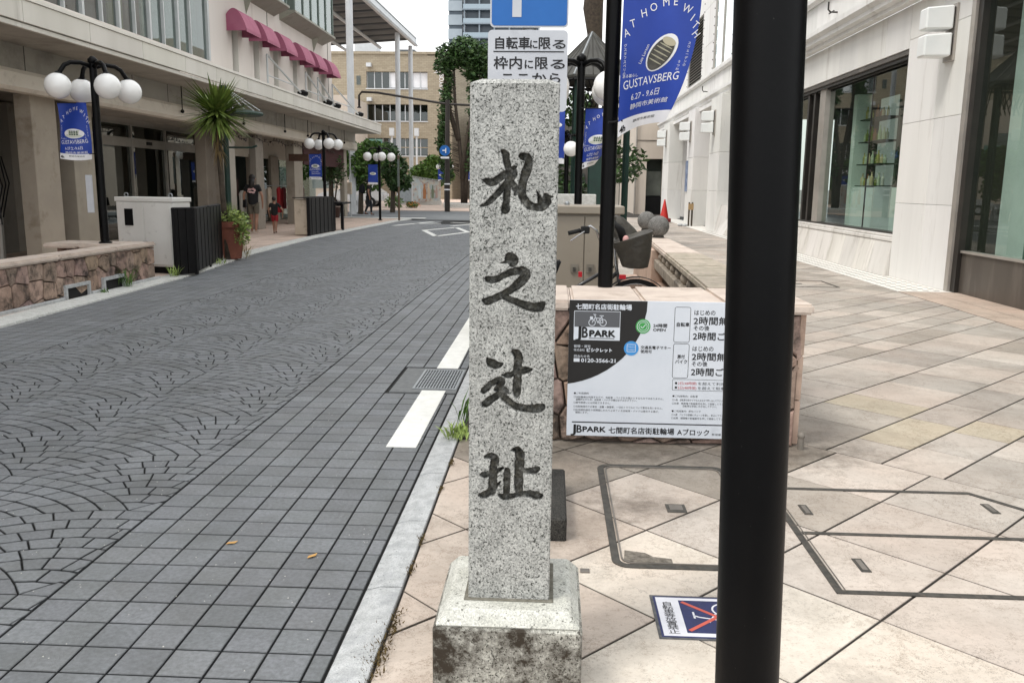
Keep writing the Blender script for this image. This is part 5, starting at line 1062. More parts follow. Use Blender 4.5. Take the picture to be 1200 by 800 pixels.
def banner(top_l, wid, hgt, lab, art, side=-1, warp=None, parent_y=None, detail=True, nx_=10, nz_=18):
    """cloth banner; art 'cup' or 'vase'. u 0..1 across, v 0..1 from top to bottom"""
    x0, y0, z0 = top_l
    t = thing('hanging_banner', lab, 'banner', (x0+wid/2, y0, z0-hgt), 'blue exhibition banners on the lamp posts')
    if warp is None: warp = lambda u, v: (x0+u*wid, y0+.02*math.sin(u*4+v*5), z0-v*hgt)
    def P(u, v, d=0):
        p = Vector(warp(u, v)); e = .01; a = Vector(warp(u+e, v))-p; b = Vector(warp(u, v+e))-p; n = a.cross(b).normalized()
        if n.y > 0: n = -n
        return tuple(p+n*d)
    def sheet_(va, vb, nm, m):
        b = MB(); th = .0012
        for i in range(nx_):
            for j in range(nz_):
                ua, ub = i/nx_, (i+1)/nx_; wa, wb = va+(vb-va)*j/nz_, va+(vb-va)*(j+1)/nz_
                b.add([P(ua, wb, th), P(ub, wb, th), P(ub, wa, th), P(ua, wa, th), P(ua, wb, -th), P(ub, wb, -th), P(ub, wa, -th), P(ua, wa, -th)], [(0, 1, 2, 3), (7, 6, 5, 4)])
        b.add([P(0, va, th), P(0, va, -th), P(1, va, -th), P(1, va, th)], [(0, 1, 2, 3)])
        o = b.build(nm, m, t); 
        bm = bmesh.new(); bm.from_mesh(o.data); bmesh.ops.remove_doubles(bm, verts=bm.verts, dist=1e-5); bm.to_mesh(o.data); bm.free(); o.data.shade_smooth(); return o
    sheet_(0, .895, 'blue_cloth', M_bannerb); sheet_(.895, 1, 'white_hem', M_bannerw)
    asp = hgt/wid
    def put(mb, poly, d=.003):   # poly in (u, v*asp) units, laid in rings so that it follows the cloth
        cu = sum(a for a, b in poly)/len(poly); cv = sum(b for a, b in poly)/len(poly); n_ = len(poly); R_ = 5
        vs = [P(cu+(a-cu)*r/R_, (cv+(b-cv)*r/R_)/asp, d) for r in range(1, R_+1) for a, b in poly]+[P(cu, cv/asp, d)]
        mb.add(vs, [(r*n_+i, r*n_+(i+1) % n_, (r+1)*n_+(i+1) % n_, (r+1)*n_+i) for r in range(R_-1) for i in range(n_)]+[(R_*n_, i, (i+1) % n_) for i in range(n_)])
    def ptext(mb, s, u, v, size, rot=0, xs=1.0, d=.003, bold=0):
        c = bpy.data.curves.new('lettering', 'FONT'); c.body = s; c.size = size; c.resolution_u = 2; c.offset = bold
        o = bpy.data.objects.new('lettering', c); me = o.to_mesh(); cr_, sr_ = math.cos(rot), math.sin(rot)
        mb.add([P(u+(q.co.x*xs*cr_-q.co.y*sr_), (v-(q.co.x*xs*sr_+q.co.y*cr_))/asp, d) for q in me.vertices], [tuple(p.vertices) for p in me.polygons]); o.to_mesh_clear(); bpy.data.objects.remove(o); bpy.data.curves.remove(c)
    if detail:
        w = MB()
        L_ = [('A', .04, .62, .35), ('T', .12, .50, .3), ('H', .25, .37, .25), ('O', .36, .30, .2), ('M', .51, .24, .12), ('E', .64, .23, .0), ('W', .75, .30, -.35), ('I', .87, .42, -.5), ('T', .90, .50, -.6), ('H', .92, .60, -.75)]
        for ch, u, v, a in L_: ptext(w, ch, u, v, .15, a, .8)
        ptext(w, 'GUSTAVSBERG', .05, 1.30, .17, .08, .76); ptext(w, '6.27 - 9.6日' if art == 'vase' else '6.27土-9.6日', .2, 1.46, .12, .06, .85); ptext(w, '静岡市美術館', .2, 1.585, .085, .04, 1.3)
        for i, ch in enumerate('グスタフスベリの'): ptext(w, ch, .03, .74+.052*i, .048)
        ptext(w, 'ある暮らし', .03, 1.14, .05)
        for i, ch in enumerate('スウェーデンの'): ptext(w, ch, .90, .74+.05*i, .045)
        for i, ch in enumerate('うつわ'): ptext(w, ch, .82, 1.0+.05*i, .045)
        if art == 'vase': ptext(w, 'Lisa Larson', .30, .98, .06, 1.2)
        w.build('banner_lettering', M_bannerw, t, kind='stuff')
        k = MB(); ptext(k, '4h', .03, asp-.035, .12, 0, 1, .003, .004); ptext(k, '静岡市美術館', .3, asp-.1, .05, 0, 1.5) ; k.build('hem_lettering', M_ink, t, kind='stuff')
    el = lambda cu, cv, a, b, ro=0, n=26: [(cu+a*math.cos(q)*math.cos(ro)-b*math.sin(q)*math.sin(ro), cv+a*math.cos(q)*math.sin(ro)+b*math.sin(q)*math.cos(ro)) for q in [2*PI*i/n for i in range(n)]]
    if art == 'vase':   # plain striped oval jar
        b = MB(); put(b, el(.575, .845, .27, .175, -1.05), .0035); b.build('print_outline', M_bannerw, t)
        b = MB(); put(b, el(.565, .86, .235, .145, -1.05), .0055); b.build('jar_print', mat('jar_grey', '#55534c', '#3c3b36', scale=30, rough=.7), t)
        b = MB()
        for q in (-.1, -.04, .02, .08, .13):
            cu, cv = .56+q*.5, .87-q*.87; put(b, el(cu, cv, .009, .13*math.sqrt(max(.05, 1-(q/.22)**2)), -1.05, 12), .0075)
        b.build('jar_stripes', mat('jar_stripe', '#a8a48e', rough=.7), t)
        b = MB(); put(b, el(.655, .70, .05, .10, -1.05), .0075); b.build('jar_lid', mat('jar_cream', '#b5ad94', rough=.7), t)
    else:
        b = MB(); put(b, el(.5, .95, .33, .15)); b.build('print_outline', M_bannerw, t)
        b = MB(); put(b, el(.48, 1.02, .27, .055), .0045); b.build('saucer_print', mat('cup_cream', '#cfd3c4', rough=.7), t)
        b = MB(); put(b, [(.3, .84), (.34, .98), (.4, 1.02), (.58, 1.02), (.66, .97), (.7, .84)][::1], .006); b.build('cup_print', mat('cup_cream', '#cfd3c4'), t)
        b = MB()
        for i in range(4):
            for j in range(3):
                if (i+j) % 2 == 0 or detail: u_, v_ = .37+.075*i, .865+.05*j; put(b, [(u_, v_), (u_+.055, v_), (u_+.055, v_+.036), (u_, v_+.036)], .0075)
        b.build('cup_checks', mat('cup_green', '#2f4a3c', rough=.7), t)
    for v in (0.004, .9):
        a = Vector(P(0, v)); xe = a.x+(-.06 if side > 0 else 0)
        if side > 0: MB().tube([(xe, a.y, a.z), (P(1 if v < .5 else .08, v))], .007, 6).build('banner_rod', M_blackm, t)
        else: MB().tube([P(0 if v < .5 else .9, v), (x0+wid+.06, y0, P(1, v)[2])], .007, 6).build('banner_rod', M_blackm, t)
    return t
lamp((-6.35, 11.93, .572), 3.02, 'four globe black street lamp standing on the stone planter wall at left', rot=.35)
banner((-6.88, 11.9, 2.5), .43, .76, 'blue banner with a cup on the lamp post above the left planter', 'cup', -1, warp=lambda u, v: (-6.88+u*.43+.035*v*(1-u)*0+.01*v, 11.9+.035*math.sin(u*5+v*4)-.02*v, 2.5-v*.76-.02*math.sin(u*3)*v))
MB_plate = MB().box(-6.53, -6.44, 11.84, 11.87, 1.0, 1.52); tag(MB_plate.build('pole_plate', M_signw, loc=(-6.48, 11.85, 1.26), bevel=.004), 'narrow white plate strapped to the left street lamp post', 'plate')
lamp((-7.31, 27.5, .022), 3.0, 'black four globe street lamp beside the boutique canopy posts', rot=.35)
banner((-7.78, 27.45, 2.36), .4, .8, 'blue banner on the second street lamp, by the clothes racks', 'cup', -1)
lamp((-6.82, 33.9, .03), 2.82, 'black globe street lamp beside the walking man', rot=.2)
banner((-7.26, 33.85, 2.2), .38, .78, 'blue banner on the third street lamp, above the walking man', 'cup', -1, detail=False)
lamp((-7.5, 60, .03), 2.98, 'distant globe street lamp behind the tall brown utility pole', rot=.3); banner((-7.97, 59.9, 2.5), .42, .8, 'small distant blue banner left of the utility pole', 'cup', -1, detail=False)
lamp((-6.9, 72, .03), 3.1, 'most distant globe street lamp, behind the pollarded tree', rot=.7); banner((-7.35, 71.9, 2.6), .42, .8, 'farthest blue banner between the tree and the carved pillar', 'cup', -1, detail=False)
# lamp whose pole stands on the low wall
lamp((.343, 5.41, .826), 3.2, 'black street lamp post standing on the coping behind the parking board', r=.0465, rot=.8, collar=False)
def big(u, v):
    x = .395+u*.455*(1-.0*v); x -= v*v*u*.165; x -= .015*v
    z = 2.60-v*.86+u*.10*v*v+.03*math.sin(u*3.1)*v; y = 5.33+.05*math.sin(u*5.5-v*2.2+.6)*(.3+v)+.10*u*v*v
    return (x, y, z)
banner((.395, 5.33, 2.6), .455, .86, 'large blue banner with a dark striped jar blowing from the post behind the board', 'vase', 1, warp=big, nx_=16, nz_=26)
lamp((.33, 11.3, .02), 3.0, 'black globe street lamp seen between the carved pillar and the banner post', rot=.8, globe=.185)
def curl(u, v): return (.40+u*.42-v*v*u*.26-.03*v, 11.25+.05*math.sin(u*5+v*3)+.12*u*v*v, 2.43-v*.76+u*.06*v*v)
banner((.40, 11.25, 2.43), .42, .76, 'blue cup banner with its corner curled, right of the carved pillar', 'cup', 1, warp=curl)
lamp((.30, 20, .02), 2.6, 'farther globe street lamp just visible beside the carved pillar edge', rot=.2); banner((-.12, 19.9, 3.15), .36, 1.2, 'blue banner edge right behind the carved pillar', 'cup', -1, detail=False)
# ---- left planter wall
pw = thing('planter_wall', 'low planter wall of irregular pinkish stones along the left kerb', 'wall', (-6, 9, 0))
MB().box(-6.1, -5.9, 4.5, 12.34, 0, .5).build('wall_core', M_core, pw); MB().box(-7.1, -6.1, 12.0, 12.34, 0, .5).build('wall_core', M_core, pw)
rubble_face(pw, (-5.9, 4.5, 0.04), (0, 1, 0), 7.86, .465, (1, 0, 0), cell=.235, skip=[(5.44, 6.02, -.1, .15), (6.33, 6.88, -.1, .15)], th=.045, seed=11)
rubble_face(pw, (-7.1, 12.0, .02), (1, 0, 0), 1.0, .48, (0, -1, 0), cell=.2, th=.03, seed=5)
y_ = 4.5
while y_ < 12.3:
    y2 = min(y_+1.35, 12.38); MB().box(-6.16, -5.83, y_+.002, y2-.002, .505, .57).build('coping_slab', M_cope, pw, bevel=.02, seg=2); y_ = y2
for xa, xb in ((-7.16, -6.66), (-6.66, -6.164)): MB().box(xa+.002, xb-.002, 11.72, 12.38, .505, .572).build('coping_slab', M_cope, pw, bevel=.02, seg=2)
for a, b_ in ((4.5, 9.9), (10.53, 10.8), (11.42, 12.42)): MB().box(-5.86, -5.81, a, b_, .0, .06).build('base_strip', M_kerb, pw, bevel=.006)
for a in (9.97, 10.86):
    MB().box(-5.92, -5.82, a-.03, a+.53, .16, .2).build('vent_frame', M_kerb, pw); MB().box(-5.92, -5.82, a-.03, a+.01, .0, .159).build('vent_frame', M_kerb, pw); MB().box(-5.92, -5.82, a+.49, a+.53, .0, .159).build('vent_frame', M_kerb, pw)
    MB().box(-6.0, -5.85, a+.01, a+.49, .0, .16).build('vent_hole', plain('pit_black', '#0c0c0c'), pw)
# ---- white electrical cabinet
M_cab = mat('cabinet_white', '#dddbd5', '#e6e4df', rough=.45, scale=1.5, dirt='#97938a', dscale=5, damt=(.6, .8))
ec = thing('electrical_cabinet', 'pale grey metal electrical cabinet with two doors behind the black panels', 'cabinet', (-6.36, 13.35, 0)); rz = -.24
def rot_box(x0, x1, y0, y1, z0, z1, c=(-5.86, 13.04), a=rz): return MB().box(c[0]+x0, c[0]+x1, c[1]+y0, c[1]+y1, z0, z1, rz=a, piv=c)
rot_box(-1.03, .02, 0, .42, .13, 1.13).build('housing', M_cab, ec, bevel=.006); rot_box(-1.045, .035, -.02, .44, 1.132, 1.20).build('roof_cap', M_cab, ec, bevel=.008); rot_box(-.98, -.04, .04, .38, 0, .128).build('dark_base', M_blackm, ec)
d1 = rot_box(-1.0, -.515, -.016, -.001, .16, 1.11).build('door', M_cab, ec, bevel=.003); d2 = rot_box(-.509, -.03, -.016, -.001, .16, 1.11).build('door', M_cab, ec, bevel=.003)
rot_box(-.86, -.71, -.03, -.017, .76, 1.02).build('meter_window', M_blackm, d1)
for x_, d_ in ((-.57, d1), (-.42, d2)): rot_box(x_-.015, x_+.015, -.04, -.017, .42, .50).build('lock', MATS['galvanised'], d_)
rot_box(-.55, -.46, -.028, -.017, .5, .52).build('hasp', MATS['galvanised'], d1)
for x_ in (-.95, -.12):
    c = Vector((-5.86+x_*math.cos(rz), 13.25+x_*math.sin(rz), 1.23)); MB().tube([tuple(c+Vector((.03*math.cos(q), 0, .03*math.sin(q)))) for q in np.linspace(0, 2*PI, 13)], .009, 6).build('lifting_eye', MATS['galvanised'], ec, smooth=True)
# ---- black folding panels
bpn = thing('black_panel_screen', 'black corrugated metal screen standing beside the pale cabinet at the kerb', 'screen', (-5.8, 14, 0))
def ribbed(p, q, z0, z1, n, par, t=.03, name='panel_rib'):
    p = Vector(p); q = Vector(q); d = (q-p)/n; nn = Vector((d.y, -d.x)).normalized()*t
    for i in range(n):
        a, b = p+d*i, p+d*(i+1); k = nn if i % 2 else nn*.75; e = d*.04
        m = MB(); m.prism([tuple(a+e), tuple(a+e+k), tuple(b-e+k), tuple(b-e)], z0, z1); 
        if area([tuple(a+e), tuple(a+e+k), tuple(b-e+k), tuple(b-e)]) < 0: m.f = [f[::-1] for f in m.f]
        m.build(name, M_blackm, par)
ribbed((-5.75, 12.82), (-5.57, 13.1), .04, 1.03, 5, bpn); ribbed((-5.57, 13.12), (-6.08, 15.5), .06, 1.03, 16, bpn)
MB().tube([(-5.76, 12.82, 1.04), (-5.56, 13.1, 1.04), (-6.09, 15.5, 1.04)], .02, 8).build('top_rail', M_blackm, bpn)
for x_, y_ in ((-5.75, 12.84), (-5.55, 13.11), (-5.82, 14.3), (-6.09, 15.5)): MB().box(x_-.025, x_+.025, y_-.025, y_+.025, .02, 1.05).build('post', M_blackm, bpn)
MB().hexa([(-5.95, 13.2, .02), (-5.58, 13.16, .02), (-6.05, 15.4, .02), (-6.5, 15.4, .02)], [(-5.95, 13.2, .06), (-5.58, 13.16, .06), (-6.05, 15.4, .06), (-6.5, 15.4, .06)]).build('concrete_pad', M_kerb2, bpn)
# ---- terracotta pot + plants
M_terra = mat('terracotta', '#744336', '#83503f', rough=.85, scale=4, dirt='#5a3a30', dscale=6, damt=(.55, .75))
pt = thing('terracotta_planter', 'large terracotta pot overflowing with pale trailing ivy beside the black screen', 'planter', (-6.02, 15.9, .02))
MB().lathe([(.15, 0), (.165, .02), (.235, .58), (.27, .585), (.28, .60), (.28, .69), (.265, .70), (.25, .66), (.24, .62)], (-6.02, 15.9, .025), 28).build('pot', M_terra, pt, autos=.5); MB().lathe([(.24, .0), (.001, .01)], (-6.02, 15.9, .66), 20, cap=False).build('soil', M_core, pt)
m = MB(); leaves(m, (-5.98, 15.85, .80), .30, 420, .045, .5, .2); leaves(m, (-5.76, 15.75, .66), .17, 160, .045, 1.1, .2)
for k in range(9):
    x_, z_ = -5.8+rnd(-.1, .2), .65
    for q in range(8): leaves(m, (x_+rnd(-.03, .03), 15.7+rnd(-.05, .05), z_-.045*q), .03, 2, .04, 1, .1)
m.build('ivy', M_leafp, pt)
m = MB()
for k in range(90):
    a = rnd(0, 6.28); r_ = rnd(.0, .18); b = Vector((-6.1+r_*math.cos(a), 15.95+r_*math.sin(a), .7)); tp = b+Vector((rnd(-.1, .1), rnd(-.1, .1), rnd(.22, .42))); w_ = Vector((.008, 0, 0)); g = rnd(.7, 1.2); m.col = (g, g, g*.9)
    m.add([tuple(b-w_), tuple(b+w_), tuple(tp)], [(0, 1, 2)])
m.build('grass_tuft', M_leafp, pt)
# ---- spiky cordyline tree
cd = thing('cabbage_palm', 'spiky green cabbage palm with a slender trunk in front of the canopy', 'palm', (-6.12, 15.75, 0))
MB().tube([(-6.05, 15.75, 0), (-6.1, 15.75, 1.2), (-6.13, 15.75, 2.2), (-6.14, 15.75, 2.68)], [.055, .05, .05, .045], 10).build('trunk', M_bark, cd, smooth=True)
m = MB(); hc = Vector((-6.14, 15.75, 2.66))
for k in range(300):
    a = rnd(0, 2*PI); el_ = math.asin(rnd(-.6, .85)); L0 = rnd(.66, .92)*(1 if el_ > -.2 else .95); d = Vector((math.cos(a)*math.cos(el_), math.sin(a)*math.cos(el_), math.sin(el_)))
    sidev = d.cross(Vector((0, 0, 1))).normalized(); w_ = rnd(.022, .032); g = rnd(.6, 1.5); m.col = (g*rnd(.95, 1.1), g, g*.85); droop = rnd(.03, .14)
    p = [hc+d*.04+Vector((0, 0, rnd(-.12, .1))), hc+d*L0*.5-Vector((0, 0, droop*.2)), hc+d*L0-Vector((0, 0, droop))]
    m.add([tuple(p[0]-sidev*w_), tuple(p[0]+sidev*w_), tuple(p[1]-sidev*w_*1.1), tuple(p[1]+sidev*w_*1.1), tuple(p[2])], [(0, 1, 3, 2), (2, 3, 4)])
m.build('leaf_crown', mat('cordyline_leaf', '#5a7034', '#7a8c4c', rough=.5, scale=8, tint=True), cd)
m = MB()
for k in range(60):
    a = rnd(0, 2*PI); b = Vector((-6.14+.05*math.cos(a), 15.75+.05*math.sin(a), rnd(1.95, 2.5))); e_ = b+Vector((math.cos(a)*rnd(.05, .2), math.sin(a)*rnd(.05, .2), -rnd(.2, .4))); s_ = Vector((-math.sin(a), math.cos(a), 0))*.012
    m.add([tuple(b-s_), tuple(b+s_), tuple(e_)], [(0, 1, 2)])
m.build('dead_leaves', mat('dead_leaf', '#6e5b3c', '#85704b', rough=.9), cd)
# ---- green lantern post with oval canopy
M_green = mat('dark_green_paint', '#0e2c25', '#13352c', rough=.5, scale=4)
gp = thing('green_lamp_post', 'dark green iron post with a round canopy lantern behind the cabbage palm', 'lamp post', (-6.47, 17, 0))
MB().tube([(-6.47, 17, 0), (-6.47, 17, 3.3)], .055, 14).build('post', M_green, gp, autos=.6); MB().lathe([(.1, 0), (.1, .1), (.06, .2)], (-6.47, 17, .02), 14).build('foot', M_green, gp)
MB().lathe([(.05, .08), (.34, .03), (.37, 0), (.36, -.03), (.3, -.05), (.05, -.07)], (-6.08, 17, 2.77), 28).build('round_canopy', mat('green_lace', '#16302a', '#3a4f45', rough=.6, scale=30), gp, autos=.6)
for q in (-.2, .0, .2, .35): MB().tube([(-6.47, 17, 3.28), (-6.08+q, 17+(.2-abs(q))*.6, 2.82)], .01, 5).build('stay_rod', MATS['aluminium'], gp)
MB().tube([(-6.47, 17, 2.12), (-5.95, 17, 2.12), (-5.85, 17, 2.16)], .02, 8).build('arm', M_green, gp); MB().sphere((-6.55, 16.95, 2.2), .06, 10, 8).build('knob', M_green, gp); MB().sphere((-6.55, 16.95, 1.95), .06, 10, 8).build('knob', M_green, gp)
# ---- second screened box
c2 = thing('screened_cabinet', 'beige and black metal box standing on the left pavement near the boutique', 'cabinet', (-6.7, 24.5, 0))
MB().box(-7.03, -6.66, 23.2, 25.6, .05, 1.0).build('housing', mat('cabinet_beige', '#b9ab98', '#c4b7a5', rough=.6, scale=2, dirt='#8f8271', dscale=5), c2, bevel=.01)
ribbed((-6.63, 23.15), (-6.62, 25.7), .04, 1.04, 12, c2, .04); MB().box(-7.05, -6.6, 23.15, 25.7, 1.041, 1.06).build('top_rail', M_blackm, c2)
for y_ in (23.15, 25.7): MB().box(-6.66, -6.57, y_-.04, y_+.04, .02, 1.06).build('post', M_blackm, c2)
c3 = thing('black_rack', 'black metal rack just behind the beige and black box', 'rack', (-6.65, 26.6, 0))
for y_ in (26.1, 27.1): MB().box(-6.72, -6.64, y_, y_+.06, .02, .82).build('leg', M_blackm, c3)
MB().box(-6.75, -6.4, 26.08, 27.18, .821, .88).build('top_shelf', M_blackm, c3); MB().box(-6.5, -6.44, 26.3, 26.4, .02, .82).build('leg', M_blackm, c3)
# ---- bicycle park: beige cabinets, bicycle, balls
M_cabb = mat('cabinet_taupe', '#8d8476', '#978e80', rough=.5, scale=1.2, dirt='#6f675b', dscale=4, damt=(.62, .85))
bc = thing('metal_cabinet', 'wide taupe metal cabinet with two locks inside the bicycle park', 'cabinet', (.1, 8.5, 0))
MB().box(-.75, .64, 8.2, 8.75, 0, 1.19).build('housing', M_cabb, bc, bevel=.004); MB().box(-.79, .68, 8.15, 8.8, 1.192, 1.27).build('roof_cap', M_cabb, bc, bevel=.01)
for xa, xb in ((-.73, -.39), (-.385, .305), (.313, .62)): d_ = MB().box(xa, xb, 8.183, 8.199, .04, 1.17).build('door', M_cabb, bc, bevel=.003)
for x_ in (.22, .37): MB().box(x_-.035, x_+.035, 8.165, 8.182, .64, .72).build('lock_plate', mat('lock_steel', '#6d675c', '#857f74', rough=.5), bc); MB().box(x_-.015, x_+.012, 8.155, 8.164, .655, .69).build('lock', M_iron, bc)
for x_ in (.14, .58): MB().lathe([(.025, 0), (.025, .02), (.012, .035)], (x_, 8.4, 1.272), 10).build('roof_bolt', MATS['galvanised'], bc)
M_bollg = granite('ball_granite', '#6d6c69', '#888682', '#333231', grain=210, thr=.42, stain='#98948e', stain_amt=(.6, .7))
for x_, y_, lb_ in ((1.34, 10.9, 'nearer dark granite ball resting on the wall coping'), (1.38, 12.8 - .1, 'farther dark granite ball on the wall coping, half hidden')):
    t = thing('granite_ball', lb_, 'stone ball', (x_, y_, .825), 'granite balls on the coping'); MB().lathe([(.075, 0), (.07, .02), (.06, .03)], (x_, y_, .825), 20).build('ball_base', M_iron, t); MB().sphere((x_, y_, .825+.145), .132, 32, 18).build('ball', M_bollg, t, smooth=True)
bi = thing('bicycle', 'parked city bicycle with a grey covered front basket behind the low wall', 'bicycle', (.3, 7.3, 0))
M_rub2 = mat('tyre_rubber', '#121212', '#1b1b1b', rough=.85); M_chrome = mat('chrome', '#b5b5b5', rough=.25, metal=.9); M_cover = mat('basket_cover', '#36332e', '#464239', rough=.6, scale=5, bump=.6, bscale=5, bdist=.06)
fd = Vector((1, .18, 0)).normalized(); hub_f = Vector((.73, 7.4, .335)); hub_r = hub_f-fd*1.1
def wheel(h, nm):
    w = thing; up = Vector((0, 0, 1)); pts = [tuple(h+fd*math.cos(q)*.315+up*math.sin(q)*.315) for q in np.linspace(0, 2*PI, 41)]
    o = MB().tube(pts, .02, 8, cap=False).build('wheel', M_rub2, bi, smooth=True); MB().tube([tuple(h+fd*math.cos(q)*.292+up*math.sin(q)*.292) for q in np.linspace(0, 2*PI, 41)], .009, 6, cap=False).build('rim', M_chrome, o, smooth=True)
    s = MB()
    for i in range(28): q = 2*PI*i/28; s.tube([tuple(h), tuple(h+fd*math.cos(q)*.29+up*math.sin(q)*.29)], .0016, 3)
    s.build('spokes', M_chrome, o); MB().tube([tuple(h-fd.cross(up)*.05), tuple(h+fd.cross(up)*.05)], .02, 10).build('hub', M_chrome, o)
    f = MB(); pr = None; sd_ = fd.cross(up)*.03; rg = np.linspace(.15*PI, .95*PI, 18); vs = []
    for q in rg: c = h+fd*math.cos(q)*.35+up*math.sin(q)*.35; vs += [tuple(c-sd_), tuple(c+up*.008), tuple(c+sd_)]
    f.add(vs, [(3*i+k, 3*i+k+1, 3*i+k+4, 3*i+k+3) for i in range(17) for k in (0, 1)]); f.build('mudguard', M_rub2, bi, smooth=True)
wheel(hub_f, 'f'); wheel(hub_r, 'r')
F = lambda a, z: tuple(hub_r+fd*a+Vector((0, 0, z-.335)))
M_frame = mat('bike_frame', '#1e1e20', '#29292b', rough=.4, coat=.3)
fr = MB(); fr.tube([F(.0, .335), F(.46, .29)], .011, 8).tube([F(.46, .29), F(.93, .72)], .018, 8).tube([F(.46, .29), F(.32, .76)], .016, 8).tube([F(.0, .335), F(.34, .66)], .009, 8).tube([F(.92, .80), F(.96, .62), F(1.1, .335)], .014, 8).tube([F(.4, .5), F(.9, .78)], .016, 8); fr.build('frame', M_frame, bi, smooth=True)
MB().tube([F(.92, .80), F(.9, 1.02)], .013, 8).build('stem', M_chrome, bi)
sd_ = fd.cross(Vector((0, 0, 1)))
hb = [Vector(F(.62, 1.09))+sd_*.29, Vector(F(.78, 1.10))+sd_*.27, Vector(F(.88, 1.08))+sd_*.16, Vector(F(.9, 1.02)), Vector(F(.88, 1.08))-sd_*.16, Vector(F(.78, 1.10))-sd_*.27, Vector(F(.62, 1.09))-sd_*.29]
hb = [Vector((.40, 7.0, 1.0)), Vector((.36, 6.98, 1.1)), Vector((.31, 6.97, 1.135)), Vector((.23, 6.97, 1.10)), Vector((.13, 6.97, 1.075))]
MB().tube([tuple(p) for p in hb[:4]], .011, 8).build('handlebar', M_chrome, bi, smooth=True); MB().tube([tuple(hb[3]), tuple(hb[4])], .018, 10).build('handle_grip', M_rub2, bi, smooth=True); MB().tube([(.27, 6.95, 1.10), (.2, 6.9, 1.055), (.15, 6.88, 1.02)], [.007, .006, .005], 6).build('brake_lever', M_chrome, bi)
MB().box(.235, .30, 6.94, 6.99, 1.075, 1.135, rz=.3).build('gear_shifter', M_rub2, bi, bevel=.008)
MB().tube([(.40, 7.0, 1.0), (.46, 7.15, 1.02), (.52, 7.3, 1.08), (.5, 7.5, 1.12), (.42, 7.6, 1.1)], .011, 8).build('handlebar', M_chrome, bi, smooth=True)
MB().tube([(.47, 7.1, 1.08), (.5, 7.0, 1.16), (.56, 7.05, 1.10), (.6, 7.1, 1.0)], .035, 8).build('basket_rim', M_rub2, bi, smooth=True)
sa = Vector(F(.3, .80)); m = MB(); m.hexa([tuple(sa+fd*-.13+sd_*-.08), tuple(sa+fd*.15+sd_*-.02), tuple(sa+fd*.15+sd_*.02), tuple(sa+fd*-.13+sd_*.08)][::-1], [tuple(sa+fd*-.14+sd_*-.07+Vector((0, 0, .06))), tuple(sa+fd*.14+sd_*-.015+Vector((0, 0, .03))), tuple(sa+fd*.14+sd_*.015+Vector((0, 0, .03))), tuple(sa+fd*-.14+sd_*.07+Vector((0, 0, .06)))][::-1]); m.build('saddle', M_rub2, bi, bevel=.02, seg=2)
sdl2 = MB().hexa([(-.02, 6.95, .76), (.04, 6.9, .74), (.04, 7.05, .74), (-.02, 7.08, .76)], [(-.06, 6.92, .83), (.085, 6.9, .86), (.085, 7.04, .86), (-.06, 7.08, .83)]); sdl2.build('saddle', M_rub2, bi, bevel=.015, seg=2)
def loft(rings, n=40, ex=3.2, fold=.0, seed=3):
    b = MB(); r_ = random.Random(seed); ph = [r_.uniform(0, 6.28) for _ in range(4)]; vs = []
    for k, (cx, cy, z, hx, hy, tl) in enumerate(rings):
        for i in range(n):
            a = 2*PI*i/n; c, s_ = math.cos(a), math.sin(a); q = (abs(c)**ex+abs(s_)**ex)**(-1/ex); w = 1+fold*(math.sin(5*a+ph[0]+k*.5)+.6*math.sin(9*a+ph[1]-k*.8)); x = c*q*hx*w; y = s_*q*hy*w; vs.append((cx+x, cy+y, z+tl*x/hx))
    m_ = len(rings); b.add(vs, [(k*n+i, k*n+(i+1) % n, (k+1)*n+(i+1) % n, (k+1)*n+i) for k in range(m_-1) for i in range(n)]+[tuple(range(n-1, -1, -1)), tuple(range((m_-1)*n, m_*n))]); return b
loft([(.70, 7.16, .79, .07, .12, 0), (.695, 7.16, .80, .105, .15, .0), (.69, 7.16, .87, .125, .17, .01), (.68, 7.16, .94, .14, .185, .025), (.665, 7.16, 1.0, .155, .20, .04), (.655, 7.16, 1.045, .17, .21, .055), (.655, 7.16, 1.05, .155, .195, .055), (.655, 7.16, 1.03, .13, .17, .05)], fold=.022).build('basket_cover', M_cover, bi, autos=.9)
loft([(.66, 7.5, .93, .13, .10, 0), (.65, 7.5, 1.02, .125, .10, .0), (.62, 7.5, 1.12, .09, .09, -.02), (.59, 7.5, 1.18, .055, .08, -.02), (.585, 7.5, 1.2, .03, .06, -.01)], fold=.03, seed=8).build('cover_flap', M_cover, bi, autos=.9)
MB().sphere((.60, 7.0, 1.03), .026, 12, 8, 1.3).build('pink_pouch', mat('pink_cloth', '#c99a95', rough=.8), bi, smooth=True)
MB().box(.215, .245, 6.75, 6.8, .745, .785).build('reflector', mat('red_plastic', '#b0202a', rough=.3), bi) ; MB().box(.54, .59, 6.75, 6.8, .735, .765).build('reflector', mat('red_plastic', '#b0202a'), bi)
